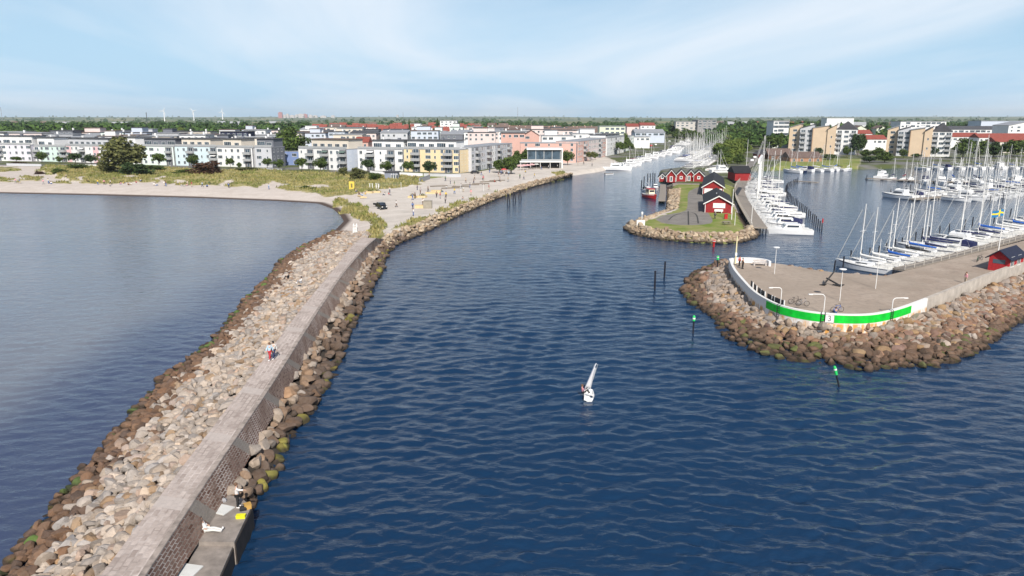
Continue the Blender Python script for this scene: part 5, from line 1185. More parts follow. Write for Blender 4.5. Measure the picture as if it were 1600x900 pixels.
for i, (a, y_, yt, w_) in enumerate(((640, 900, 184, 7), (649, 1000, 184.5, 4), (684, 880, 184, 9), (657, 940, 186, 5), (1003, 900, 188, 5))):
    z0 = 3.8; tree('conifer', XAT(a, y_, z0), y_, z0, ZAT(yt, y_) - z0, w_ * MPP(y_) * 1.6, f'dark pointed conifer on the town skyline, {nth(i)} from the left', leaf=LEAF_D, group='conifers on the skyline', name='conifer_tree')
for i in range(40):                                    # trees that stand among the roofs
    a = rt_.uniform(0, 980); y_ = rt_.uniform(500, 900); z0 = 3.4; hh = rt_.uniform(9, 13.5)
    tree('broad', XAT(a, y_, z0), y_, z0, hh, hh * rt_.uniform(.9, 1.3), 'green tree showing between the town roofs', leaf=rt_.choice([LEAF, LEAF_D, LEAF_Y]), group='trees between the town roofs')
# far woodland: one mass
g = np.random.default_rng(9); V_, F_ = [], []
def wood(n, ya, yb, xa, xb, hr, per=46, seed=0, thr=.46):
    c = 0; tries = 0
    while c < n and tries < n * 12:
        tries += 1; y = ya * (yb / ya) ** g.random(); px = g.uniform(xa, xb); x = XAT(px, y, 4)
        if fbm(np.array(x / 160 + seed), np.array(y / 260), 5, 3) < thr: continue
        z0 = zt(x, y) if y > 5000 else 3.6; hh = g.uniform(*hr) * (1 if y < 4000 else 1.5); ww = hh * g.uniform(.8, 1.3); c += 1
        d = g.normal(size=(per, 3)); d /= np.linalg.norm(d, axis=1)[:, None]; d[:, 2] = np.abs(d[:, 2]) * 1.0 - .12
        P = np.array([x, y, z0 + hh * .35]) + d * np.array([ww * .5, ww * .5, hh * .62]) * g.uniform(.75, 1.0, (per, 1)); s = ww * .17
        n_ = d + g.normal(size=(per, 3)) * .45; a = np.cross(n_, g.normal(size=(per, 3))); a /= np.linalg.norm(a, axis=1)[:, None]; b = np.cross(n_, a); b /= np.linalg.norm(b, axis=1)[:, None]
        q = np.stack([P - a * s, P - b * s * .8, P + a * s, P + b * s * .8], 1).reshape(-1, 3); o_ = sum(len(v) for v in V_[-1:]) and 0
        V_.append(q)
wood(720, 700, 1700, -80, 480, (10, 17), 60, 0, .36); wood(420, 1500, 4200, -80, 1680, (11, 17), 40, 3); wood(360, 4200, 12500, -80, 1680, (12, 18), 22, 6, .42)
wood(200, 900, 2400, 480, 1060, (9, 15), 46, 9, .5); wood(260, 760, 2200, 1100, 1680, (11, 19), 60, 12, .40); wood(120, 560, 900, 1110, 1260, (9, 13), 70, 12, .3)
v = np.concatenate(V_); nq = len(v) // 4; me = bpy.data.meshes.new('woodland'); me.vertices.add(len(v)); me.vertices.foreach_set('co', v.astype(np.float32).reshape(-1)); me.loops.add(nq * 4); me.loops.foreach_set('vertex_index', np.arange(nq * 4, dtype=np.int32))
me.polygons.add(nq); me.polygons.foreach_set('loop_start', np.arange(0, nq * 4, 4, dtype=np.int32)); me.polygons.foreach_set('loop_total', np.full(nq, 4, np.int32)); me.update()
WOODM = leaf_mat('leaves_wood', (.015, .040, .009), (.070, .125, .024)); me.materials.append(WOODM); tag(link('woodland', me), 'far belt of mixed green woodland behind the town', 'woodland', kind='stuff')
# dune grass tufts: one mass of blades
g = np.random.default_rng(3); V_ = []
for poly_, dens in ((DUNE[0], .55), (DUNE[1], 1.3), (DUNE[2], 1.1)):
    P = np.array(poly_); x0, y0 = P.min(0); x1, y1 = P.max(0); n_ = int((x1 - x0) * (y1 - y0) * dens); X, Y = g.uniform(x0, x1, n_), g.uniform(y0, y1, n_)
    z, ins, dal, dbb, dn = terrain(X, Y); k = dn > .5; X, Y, z = X[k], Y[k], z[k]
    for q in range(3):
        a = g.uniform(0, 6.28, len(X)); hh = g.uniform(.35, .95, len(X)); w_ = g.uniform(.10, .28, len(X)); ln = g.normal(0, .3, (len(X), 2)); ox, oy = g.normal(0, .2, len(X)), g.normal(0, .2, len(X))
        dx, dy = np.cos(a) * w_, np.sin(a) * w_; b0 = np.stack([X + ox - dx, Y + oy - dy, z - .05], 1); b1 = np.stack([X + ox + dx, Y + oy + dy, z - .05], 1); tp = np.stack([X + ox + ln[:, 0], Y + oy + ln[:, 1], z + hh], 1)
        V_.append(np.stack([b0, b1, tp], 1).reshape(-1, 3))
v = np.concatenate(V_); nq = len(v) // 3; me = bpy.data.meshes.new('dune_grass'); me.vertices.add(len(v)); me.vertices.foreach_set('co', v.astype(np.float32).reshape(-1)); me.loops.add(nq * 3); me.loops.foreach_set('vertex_index', np.arange(nq * 3, dtype=np.int32))
me.polygons.add(nq); me.polygons.foreach_set('loop_start', np.arange(0, nq * 3, 3, dtype=np.int32)); me.polygons.foreach_set('loop_total', np.full(nq, 3, np.int32)); me.update()
m, t, bs = new_mat('marram_grass'); p = pos(t); gi = N(t, 'ShaderNodeNewGeometry').outputs['Random Per Island']
c = mixc(t, gi, (.17, .17, .06), (.40, .33, .14)); c = mixc(t, ramp(t, noise(t, .09, 3, .6, p), .45, .6), c, mixc(t, gi, (.10, .13, .03), (.24, .25, .08))); t.links.new(c, bs.inputs['Base Color']); bs.inputs['Roughness'].default_value = .9; bs.inputs['Specular IOR Level'].default_value = .1
me.materials.append(m); tag(link('dune_grass', me), 'yellow green marram grass covering the dunes and the spit', 'grass', kind='stuff')

# ---------------------------------------------------------------- jetties and boats
WOODJ = mat('weathered_planks', (.27, .235, .20), .9, .25, 2.5); PILE = mat('tarred_pile', (.012, .013, .022), .6, .3, 3)
def jetty(label, pl, width, z=.95, rails=False, group=None, piles=True, thick=.3):
    pl = fine(chaikin([Vector(q) for q in pl], 1), max(4, int(sum((b - a).length for a, b in zip(pl, pl[1:])) / 3))); base = pl[0].copy(); base.z = 0
    o = thing('jetty', label, 'jetty', base, 0, group); L_, R2 = offs(pl, width / 2), offs(pl, -width / 2); mb = MB(); rings = []
    for a, b in zip(L_, R2): rings.append([Vector((a.x, a.y, z - thick)) - base, Vector((a.x, a.y, z)) - base, Vector((b.x, b.y, z)) - base, Vector((b.x, b.y, z - thick)) - base])
    mb.loft(rings, True, True); mb.build('deck', [WOODJ], o)
    if piles:
        for i in range(0, len(pl), 2):
            for q in (L_, R2):
                mb = MB(); s_ = (Vector((pl[i].x, pl[i].y, 0)) - Vector((q[i].x, q[i].y, 0))).normalized() * .25; mb.tube([Vector((q[i].x, q[i].y, -1.5)) - base + s_, Vector((q[i].x, q[i].y, z - thick - .005)) - base + s_], .14, 7); mb.build('pile', [PILE], o)
    if rails:
        for q in rails:
            line = {'L': L_, 'R': R2}[q]; mb = MB(); mb.tube([Vector((p.x, p.y, z + 1.05)) - base for p in line], .05, 6); mb.tube([Vector((p.x, p.y, z + .55)) - base for p in line], .035, 6)
            for p in line: mb.box(Vector((p.x, p.y, z + .53)) - base, (.09, .09, 1.06))
            mb.build('railing', [mat('pale_wood_rail', (.50, .46, .41), .8, .15)], o)
    return o
def piles(label, pts, group, h=1.7, r=.13, cap=None):
    mb = MB(); mb.tube([(0, 0, -1.6), (0, 0, h)], r, 8); me_ = mb.mesh('mooring_pile', [PILE])
    for i, p in enumerate(pts):
        o = link('mooring_pile', me_, None, (p[0], p[1], random.uniform(-.25, .2)), (random.uniform(-.04, .04), random.uniform(-.04, .04), 0)); tag(o, label.format(nth(i)), 'pile', group)
sP = {}
def SP_(k):
    if k not in sP:
        L, hull, cov, st_ = {'a': (10.5, GEL, COV_W, HULLB), 'b': (11.5, GEL, COV_B, HULLB), 'c': (9, GEL, COV_N, HULLR), 'd': (9.5, GEL, COV_K, HULLG), 'e': (12.5, GEL, COV_N, HULLB), 'f': (9.0, HULLB, COV_B, GEL), 'g': (8, GEL, COV_R, HULLR)}[k]; sP[k] = [sail_proto(L, hull, cov, st_, {'a': 1.0, 'b': 1.12, 'c': 1.0, 'd': 1.02, 'e': 1.32, 'f': 1.0, 'g': 1.0}[k]), False]
    return sP[k]
def MP_(k):
    key = 'm' + k
    if key not in sP:
        L, fly, cn_, st_ = {'e': (9.5, False, None, GEL), 'a': (9, False, COV_N, HULLB), 'b': (11.5, True, None, HULLB), 'c': (7, False, COV_K, HULLR), 'd': (14.5, True, None, GEL)}[k]; sP[key] = [motor_proto(L, GEL, fly, '', st_, cn_), False]
    return sP[key]
CDESC = {'a': 'white sailing boat with white cover', 'b': 'white sailing boat with blue cover', 'c': 'small red striped navy covered boat', 'd': 'white sailing boat with black cover', 'e': 'long white yacht with navy cover', 'f': 'navy hulled boat with blue cover', 'g': 'small sailing boat with wine cover'}
MDESC = {'e': 'white open decked motor boat', 'a': 'white motor boat with navy canopy', 'b': 'white flybridge motor boat', 'c': 'small motor boat with black canopy', 'd': 'large white flybridge motor yacht'}
def boat(kind, x, y, hdg, where, group):
    motor = kind.isupper(); rec = MP_(kind.lower()) if motor else SP_(kind); first = not rec[1]; rec[1] = True
    o = place_boat(rec[0], first, x, y, hdg, f'{(MDESC if motor else CDESC)[kind.lower()]}, {where}', group)
    if first: tag(o, group=group)
    return o
def row(pl, kinds, side, gap, width, where, group, hdg_flip=False, skip=(), start=.5, jit=.06, Lov=None):
    """boats moored along a jetty line, lying across it"""
    pl = [Vector((p[0], p[1], 0)) for p in pl]; arr, L = resample([p[:] for p in pl], 200); n = 0; s = start * gap; i = 0
    while s < L - gap * .3:
        k = min(198, int(s / L * 199)); p = Vector(arr[k]); d = (Vector(arr[k + 1]) - p).normalized(); nrm = Vector((-d.y, d.x, 0)) * side; kd = kinds[i % len(kinds)]
        rec = (MP_(kd.lower()) if kd.isupper() else SP_(kd)); Lb = {'a': 10.5, 'b': 11.5, 'c': 9, 'd': 9.5, 'e': 12.5, 'f': 9, 'g': 8}[kd] if not kd.isupper() else {'E': 9.5, 'A': 9, 'B': 11.5, 'C': 7, 'D': 14.5}[kd]
        if i not in skip:
            q = p + nrm * (width / 2 + .5 + Lb / 2); h_ = math.atan2(nrm.y, nrm.x) + (0 if not hdg_flip else math.pi) + random.uniform(-jit, jit); boat(kd, q.x, q.y, h_, where.format(nth(n)), group); n += 1
        s += gap * random.uniform(.92, 1.12); i += 1
# jetty on the mole's marina side
J1 = [G(1404, 420, 1.6), G(1450, 409.5, 1.6), (lambda p: p)(G(1500, 396.5, 1.6)), G(1600, 369, 1.6), G(1700, 343, 1.6)]
jetty('grey plank jetty with a railing along the marina side of the mole', J1, 2.0, 1.6, 'R')
row(J1, ['a', 'a', 'f', 'a', 'd', 'b', 'c', 'e', 'e', 'A', 'B', 'a', 'e', 'c', 'b', 'a'], 1, 3.75, 2.0, '{} from the anchor end of the plank jetty', 'boats along the plank jetty by the mole', start=.6)
oP = [G(1303, 424, 0), G(1317, 420, 0)] + [G(x, y, 0) for x, y in ((1329, 409), (1345, 406), (1358, 404), (1372, 399), (1384, 395), (1398, 390), (1409, 386), (1420, 383), (1430, 377), (1440, 372), (1450, 370), (1468, 366), (1483, 361), (1507, 356), (1519, 353), (1531, 350), (1553, 346), (1578, 338))]
piles('dark mooring pile, {} from the anchor in the line outside the plank jetty', oP, 'mooring piles outside the plank jetty', 2.1)
# floating jetties in the basin
J2 = [G(1426, 310.5, .7), G(1480, 306, .7), G(1540, 300, .7), G(1640, 290, .7)]
jetty('grey floating jetty in the middle of the marina basin', J2, 2.4, .7)
row(J2, ['B', 'A', 'a', 'e', 'b', 'a', 'c', 'B', 'a', 'd', 'e', 'a'], 1, 4.4, 2.4, '{} from the open end, middle jetty far side', 'boats on the far side of the middle jetty', start=1.0)
row(J2, ['a', 'B', 'e', 'a', 'b', 'a', 'd', 'c', 'e', 'a', 'a'], -1, 5.2, 2.4, '{} from the open end, middle jetty near side', 'boats on the near side of the middle jetty', start=2.4)
J3 = [G(1354, 278, .7), G(1416, 281.5, .7), G(1500, 284, .7), G(1640, 286, .7)]
jetty('grey floating jetty nearest the marina shore', J3, 2.4, .7)
row(J3, ['B', 'c', 'g', 'a', 'A', 'a', 'b', 'd', 'e', 'a', 'a', 'B', 'e', 'a', 'b', 'a', 'c'], 1, 4.9, 2.4, '{} from the open end behind the shore side jetty', 'boats behind the shore side jetty', start=.8)
row(J3, ['a', 'B', 'a', 'e', 'a', 'd', 'A', 'a', 'b', 'e', 'a', 'a', 'c'], -1, 5.6, 2.4, '{} from the open end before the shore side jetty', 'boats before the shore side jetty', start=4.0)
SH = [G(1215, 268.5, 0), G(1250, 266.5, 0), G(1300, 264.5, 0), G(1352, 266.5, 0)]
row(SH, ['b', 'f', 'A', 'a', 'b', 'a', 'd', 'b', 'a', 'e', 'a', 'B', 'A'], -1, 5.6, .5, '{} from the left along the grassy marina shore', 'boats along the grassy marina shore', True)
SH2 = [G(1420, 263.5, 0), G(1500, 262.5, 0), G(1640, 262, 0)]
row(SH2, ['a', 'b', 'A', 'a', 'e', 'b', 'a', 'B', 'b', 'a', 'f', 'a', 'e', 'a'], -1, 6.2, .5, '{} from the left below the second tan block shore', 'boats below the second tan block', True)
jetty('short grey landing jetty jutting out from the left marina shore', [G(1241, 282, .6), G(1278, 284.5, .6)], 1.6, .6)
pp = [G(x, y, 0) for x, y in ((1391, 305), (1402, 304), (1413, 304), (1416, 299), (1422, 298), (1535, 318), (1547, 316), (1557, 314), (1567, 313), (1600, 305), (1354, 281))]
piles('dark mooring pile, {} of the group at the open ends of the floating jetties', pp, 'mooring piles at the floating jetties', 2.2)
# curved boardwalk on the island and its boats
JB = [G(1187, 355, 1.5), G(1180, 345, 1.5), G(1167, 325, 1.5), G(1157, 307, 1.5), G(1155, 294, 1.5), G(1161, 284, 1.5), G(1172, 277, 1.5)]
jetty('curved grey boardwalk along the marina side of the island', JB, 3.4, 1.5, 'L')
row(JB, ['E', 'E', 'c', 'A', 'E', 'd', 'E', 'E', 'c', 'e', 'E', 'a', 'E', 'a', 'e', 'E', 'a'], -1, 3.25, 3.4, '{} from the near end of the curved boardwalk', 'boats along the curved boardwalk', True, start=.45, jit=.04)
cv = fine(chaikin([G(x, y, 0) for x, y in ((1284, 361), (1270, 345), (1257, 333), (1243, 320), (1230, 309), (1226, 301), (1230, 293), (1246, 285))], 2), 38)
piles('dark pile, {} from the near end of the curved line in the marina', cv, 'curved line of dark piles', 2.0, .14)
mb = MB(); mb.tube([(0, 0, 0), (0, 0, .85)], .17, 8); mb.tube([(0, 0, .85), (0, 0, 1.05)], [.17, .05], 8); tag(mb.build('pile_marker', [HULLR], None, loc=(cv[0].x, cv[0].y, 1.95)), 'red cap on the nearest pile of the curved line', 'marker')
# jetty with the forest of masts
JM = [G(1104, 266, 1.2), G(1118, 253.5, 1.2), G(1134, 243, 1.2), G(1148, 234, 1.2)]
jetty('long grey jetty beside the dense row of masts in the channel', JM, 3, 1.2)
row(JM, ['a', 'e', 'a', 'b', 'e', 'a', 'c', 'a', 'e', 'd'], 1, 4.5, 3, '{} from the near end of the dense mast row', 'boats in the dense mast row', True)
JM2 = [G(1086, 250, .8), G(1102, 240, .8), G(1122, 232, .8)]
row(JM2, ['e', 'a', 'e', 'b', 'a', 'e', 'd', 'a'], 1, 6, .5, '{} from the near end of the outer mast row', 'boats in the outer mast row', True)
# left quay
LQ = [G(938, 266, 0), G(962, 260.5, 0), G(985, 251, 0), G(1010, 244.5, 0), G(1040, 237.5, 0), G(1047, 230, 0)]
row(LQ, ['D', 'B', 'A', 'a', 'B', 'C', 'A', 'g', 'A', 'e', 'C', 'A', 'B', 'c', 'C', 'B', 'A', 'e', 'a', 'A'], -1, 9.5, 0.4, '{} from the near end of the left channel quay', 'boats along the left channel quay', False, start=.4)
row([G(1052, 227, 0), G(1068, 221.5, 0), G(1088, 222.5, 0)], ['a', 'B', 'e', 'A', 'a', 'a'], -1, 15, 1, '{} from the left at the channel end', 'boats at the far end of the channel')
mb = MB(); link
dg_ = thing('dinghy', 'small white open dinghy moored before the flybridge yachts', 'dinghy', G(952, 273, 0), .4); link('hull', hull_mesh(4.6, 1.8, .5, [GEL, TEAK, HULLG], bowrise=.2), dg_)
mb = MB(); mb.b2(-1.2, -.9, -.75, .75, .52, .56); mb.b2(.3, .6, -.7, .7, .54, .58); mb.build('thwart', [TEAK], dg_); mb = MB(); mb.b2(-2.5, -2.2, -.16, .16, .2, .95); mb.build('outboard_motor', [RUB], dg_)
# red fishing boat by the huts
fb_ = thing('fishing_boat', 'red and white fishing boat moored by the wooden pier near the huts', 'fishing boat', G(1016, 309, 0), R(-78)); RED = mat('boat_red', (.50, .03, .03), .4, .15)
link('hull', hull_mesh(9.5, 3.4, 1.15, [RED, DECK, GEL], bowrise=.45), fb_); mb = MB(); mb.b2(-1.8, 1.2, -1.0, 1.0, 1.1, 2.9); mb.b2(-1.9, 1.4, -1.15, 1.15, 2.903, 3.05, 1); wh = mb.build('wheelhouse', [mat('cream_paint', (.7, .62, .45), .5), RED], fb_)
mb = MB(); mb.b2(1.203, 1.23, -.8, .8, 2.0, 2.6); mb.b2(-1.2, .8, -1.03, -1.003, 2.0, 2.6); mb.b2(-1.2, .8, 1.003, 1.03, 2.0, 2.6); mb.build('window', [GLS], wh); mb = MB(); mb.tube([(-1.5, 0, 3), (-1.5, 0, 6.5)], .05, 6); mb.tube([(-1.5, 0, 4), (-3.6, 0, 5)], .04, 6); mb.build('mast', [ALU], fb_)
boat('C', *G2(1012, 300, 0), R(-80), 'moored behind the red fishing boat', 'small boats by the fishing huts'); boat('C', *G2(1024, 297, 0), R(-95), 'between the fishing huts and the red fishing boat', 'small boats by the fishing huts')
jetty('short wooden pier with a pale ladder beside the red fishing boat', [G(1034, 313, 1.1), G(1036, 300, 1.1), G(1036, 288, 1.1)], 2.2, 1.1)
piles('dark pile, {} of the cluster beside the fishing huts', [G(x, y, 0) for x, y in ((1012, 283), (1016, 281), (1020, 281.5), (1023, 282), (1002, 293), (1006, 288))], 'dark piles by the fishing huts', 3.0, .2)
boat('B', *G2(1128, 276, 0), R(10), 'laid up beside the red boathouse', 'boats laid up on the island').location.z = 1.75
boat('a', *G2(1122, 271, 0), R(14), 'laid up with bare mast behind the red sheds', 'boats laid up on the island').location.z = 1.75
boat('c', *G2(1117, 273, 0), R(-10), 'laid up nearest the mast row jetty', 'boats laid up on the island').location.z = 1.75
# ---------------------------------------------------------------- island surface details
m, t, bs = new_mat('island_asphalt'); p = pos(t)
c = mixc(t, ramp(t, noise(t, .3, 4, .6, p), .35, .65), (.185, .170, .155), (.255, .235, .215)); c = mixc(t, M(t, 'MULTIPLY', ramp(t, noise(t, 2.2, 4, .6, p), .5, .75), .4), c, (.12, .11, .10))
t.links.new(c, bs.inputs['Base Color']); bs.inputs['Roughness'].default_value = .95; bs.inputs['Specular IOR Level'].default_value = .15; ASPH = m
def sheet(name, px, z, material, dz=.012):
    P = chaikin([G(x, y, z) for x, y in px] + [G(*px[0], z)], 1)[:-1]
    b = bmesh.new(); vs = [b.verts.new((q.x, q.y, z + dz)) for q in P]; f = b.faces.new(vs); f.normal_update()
    if f.normal.z < 0: f.normal_flip()
    bmesh.ops.triangulate(b, faces=[f]); me = bpy.data.meshes.new(name); b.to_mesh(me); b.free(); me.materials.append(material); return tag(link(name, me), kind='structure')
def i4(L): return [(950 + x / 3.912, 160 + y / 3.912) for x, y in L]
sheet('path', i4([(288, 715), (335, 690), (470, 668), (488, 640), (486, 560), (505, 535), (575, 510), (600, 505), (596, 545), (588, 640), (615, 680), (645, 722), (622, 745), (480, 752), (340, 742)]), 1.6, ASPH)
sheet('road', [(1160, 262), (1172, 254), (1182, 238), (1190, 228), (1197, 228), (1190, 242), (1180, 258), (1168, 266)], 2.0, ASPH, .25)
BLK = mat('tyre_mark', (.05, .048, .045), .9)
mb = MB()
for pts in ([(370, 720), (400, 690), (470, 672), (520, 672), (545, 690), (552, 740)], [(490, 665), (492, 748)]):
    P = chaikin([G(*q, 1.6) for q in i4(pts)], 2)
    for a, b in zip(P, P[1:]):
        d = (b - a).normalized(); n_ = Vector((-d.y, d.x, 0)) * .18; mb.add([v + Vector((0, 0, .018)) for v in (a - n_, b - n_, b + n_, a + n_)], [(0, 1, 2, 3)])
tag(mb.build('tyre_marks', [BLK]), kind='structure')
WOODP = mat('pale_wood', (.55, .48, .38), .8, .2, 4); YEL = mat('yellow_paint', (.75, .55, .06), .5, .1); PALEY = mat('pale_yellow_paint', (.74, .66, .40), .5, .08); IRON = mat('black_iron', (.02, .02, .022), .6, .2, 5)
def pole(name, label, cat, px, py, hpx, r=.07, material=WTRIM, z=ZP, group=None):
    p = G(px, py, z); h = hpx * MPP(p.y, z) * 1.03; mb = MB(); mb.tube([(0, 0, -.3), (0, 0, h)], [r, r * .7], 8); o = thing(name, label, cat, p, 0, group); mb.build('pole', [material], o); return o, h
# flagpoles and beacons
o, h = pole('mast_pole', 'tall pale yellow pole standing at the start of the white mole wall', 'pole', 1149, 412, 42, .13, PALEY); mb = MB(); mb.box((0, 0, h * .35), (.3, .3, .5)); mb.build('fitting', [WTRIM], o)
pole('flagpole', 'white flagpole without flag at the corner of the largest red shed', 'flagpole', 1143, 343, 46, .10, WTRIM, 1.6)
pole('flagpole', 'thin white flagpole behind the red boathouse by the belt of trees', 'flagpole', 1166, 262, 42, .10, WTRIM, 2.0)
pole('flagpole', 'short white pole on the near end of the curved boardwalk', 'pole', 1174, 348, 28, .08, WTRIM, 1.5)
pole('marker_post', 'slim white post with red ring on the rubble of the island tip', 'post', 1148, 352, 20, .07, WTRIM, 1.6)
o = thing('beacon', 'small white beacon lamp on the left rim of the island tip', 'beacon', G(1003, 343, 1.5)); mb = MB(); mb.tube([(0, 0, -.3), (0, 0, 1.2)], .10, 8); mb.build('post', [WTRIM], o); mb = MB(); mb.tube([(0, 0, 1.2), (0, 0, 1.3), (0, 0, 1.75), (0, 0, 1.95)], [.18, .26, .26, .08], 10); mb.build('lantern', [WTRIM], o)
mb = MB(); mb.b2(-.95, .95, -.03, .03, .35, 1.65); mb.tube([(-.8, .06, -.3), (-.8, .06, 1.5)], .05, 6); mb.tube([(.8, .06, -.3), (.8, .06, 1.5)], .05, 6); tag(mb.build('notice_board', [WTRIM], None, loc=G(1001, 355, 1.2)), 'blank white board on two posts on the island rubble', 'sign')
mb = MB(); mb.box((0, 0, .55), (.75, .5, 1.1)); mb.box((0, 0, 1.16), (.85, .6, .12)); tag(mb.build('lifebuoy_box', [HULLR], None, loc=G(1134, 342, 1.6)), 'small red rescue box on the lawn beside the white bench', 'box')
def picnic(label, p, rz=0.0):
    o = thing('picnic_table', label, 'table', p, rz); mb = MB(); mb.box((0, 0, .74), (1.9, .8, .06)); mb.build('tabletop', [WOODJ], o)
    for s in (-1, 1): mb = MB(); mb.box((0, s * .75, .45), (1.9, .28, .05)); mb.build('seat', [WOODJ], o)
    for s in (-1, 1): mb = MB(); mb.box((s * .7, 0, .41), (.09, 1.6, .07)); mb.box((s * .7, .35, .35), (.08, .09, .72), rx=.45); mb.box((s * .7, -.35, .35), (.08, .09, .72), rx=-.45); mb.build('leg', [WOODJ], o)
mb = MB(); mb.b2(0, 10, 0, 3, -1.2, .9); tag(mb.build('quay_block', [conc], None, loc=G(1051, 291, .9), rz=R(-8)), 'low grey concrete quay block before the small red fishing huts', 'quay')
picnic('brown picnic table on the lawn of the island tip', G(1135, 351, 1.6), .2)
def channel_marker(label, px, py, hpx, col, tilt=0.0, dark=True, z=0.0, frac=.3, r=.13):
    p = G(px, py, z); h = hpx * MPP(p.y) * 1.04; o = thing('channel_marker', label, 'marker', p, (0, tilt, 0)); mb = MB(); mb.tube([(0, 0, -1.6), (0, 0, h * (1 - frac))], r, 9); mb.build('post', [PILE if dark else col], o)
    mb = MB(); mb.tube([(0, 0, h * (1 - frac)), (0, 0, h * .93), (0, 0, h)], [r * 1.6, r * 1.7, r * .9], 10); mb.build('lamp_head', [col], o); mb = MB(); mb.tube([(0, 0, h * .80), (0, 0, h * .88)], r * 1.82, 10); mb.build('white_band', [WTRIM], o)
GRN = mat('signal_green', (.02, .55, .12), .5, .08)
channel_marker('green topped black marker post standing upright off the mole', 1083, 521, 28, GRN, 0, True, 0, .3, .10)
channel_marker('green and white marker post leaning in the water below the mole', 1311, 604, 34, GRN, -.30, True, 0, .42, .085)
channel_marker('green light marker on the rocks at the tip of the mole', 1121, 413, 13, GRN, 0, True, 1.6, .45, .12)
channel_marker('small red marker in the water off the island tip', 1115, 386, 11, HULLR, 0, False, 0, .4, .2)
piles('tall dark post, {} in the open channel counted from the near one', [G(1023, 452, 0), G(1038, 433, 0)], 'tall dark posts in the open channel', 2.9, .15)
def dolphin(label, px, py, h=2.6):
    o = thing('mooring_dolphin', label, 'mooring post', G(px, py, 0), 0, 'dark mooring posts by the channel bank')
    for a in range(3): mb = MB(); x, y = .45 * math.cos(a * 2.1), .45 * math.sin(a * 2.1); mb.tube([(x * 1.6, y * 1.6, -1.6), (x * .4, y * .4, h * random.uniform(.9, 1.05))], .17, 7); mb.build('pile', [PILE], o)
for q, l in (((794, 318), 'leftmost'), ((803, 314.5), 'middle'), ((812, 310), 'rightmost')): dolphin(f'dark bundle of mooring posts by the channel bank, {l} of three', *q, 2.9)

# ---------------------------------------------------------------- on the mole
def lamp(label, px, py, hpx):
    o, h = pole('street_lamp', label, 'street lamp', px, py, hpx, .048, WTRIM, ZP, 'slim lamps on the mole'); mb = MB(); mb.tube([(0, 0, h), (0, 0, h + .05), (0, 0, h + .14), (0, 0, h + .18)], [.10, .48, .46, .2], 12); mb.build('lamp_shade', [mat('lamp_white', (.78, .78, .78), .4, .05)], o)
lamp('slim white lamp with a disc shade near the bench end of the mole', 1210, 428, 40)
lamp('slim white lamp with a disc shade right of the big anchor', 1312, 470, 48)
lamp('slim pale post with no shade standing by the moored boats', 1368, 451, 36) if False else pole('flagpole', 'slim pale post with a square foot between anchor and shed', 'pole', 1368, 451, 76, .05, WTRIM, ZP)
def swan(label, px, py, hpx, dirx, low=False):
    p = G(px, py, ZP + .2); h = hpx * MPP(p.y, ZP); o = thing('swan_neck_lamp', label, 'street lamp', p, 0, 'bent pipe lamps along the parapet'); mb = MB(); r = h * .22
    mb.tube([(0, 0, -.4), (0, 0, h - r)] + [(dirx * r * (1 - math.cos(a)), 0, h - r + r * math.sin(a)) for a in (.4, .8, 1.2, 1.57)] + [(dirx * (r + h * .55), 0, h + .02)], .055, 8); mb.build('pole', [WTRIM], o); mb = MB(); mb.box((dirx * (r + h * .6), 0, h), (.5, .2, .12)); mb.build('lamp_shade', [WTRIM], o)
swan('bent white pipe lamp beside the slatted panels', 1220, 470, 21, -1); swan('bent white pipe lamp left of the blue bicycle', 1287, 487, 28, -1); swan('bent white pipe lamp at the right part of the green band', 1393, 489, 24, 1)
# bench at the tip
tp = G(1187, 415, ZP); o = thing('bench', 'grey concrete bench before the low white wall at the mole tip', 'bench', tp, R(-4)); q = MPP(tp.y, ZP); wd = 21 * q; CB = mat('bench_concrete', (.50, .46, .44), .85, .2, 3)
mb = MB(); mb.box((0, 0, .47), (wd, .6, .14)); mb.build('seat', [CB], o)
for s in (-1, 1): mb = MB(); mb.box((s * wd * .42, 0, .2), (.22, .5, .395)); mb.build('leg', [CB], o)
mb = MB(); mb.box((0, .25, .8), (wd, .1, .28)); mb.box((-wd * .35, .25, .6), (.1, .08, .12)); mb.box((wd * .35, .25, .6), (.1, .08, .12)); mb.build('backrest', [CB], o)
# dark slatted boards fixed inside the parapet
bi = offs(TOPf, .70); xs = [1174, 1180, 1186.5, 1193, 1200, 1206.5, 1213, 1219]
for i, px in enumerate(xs):
    k = min(range(len(bi)), key=lambda j: abs(project(bi[j].x, bi[j].y, ZP + .6)[0] - px)); d = (bi[min(k + 1, 79)] - bi[k - 1]).normalized(); o = thing('display_board', f'dark upright panel with pale posts inside the parapet, {nth(i)} from the bench end', 'panel', (bi[k].x, bi[k].y, ZP), math.atan2(d.y, d.x), 'dark panels inside the parapet')
    mb = MB(); mb.b2(-.62, .62, -.03, .03, .2, 1.55); mb.build('panel', [IRON], o); mb = MB(); mb.b2(.66, .80, -.05, .05, 0, 1.6); mb.build('post', [WTRIM], o)
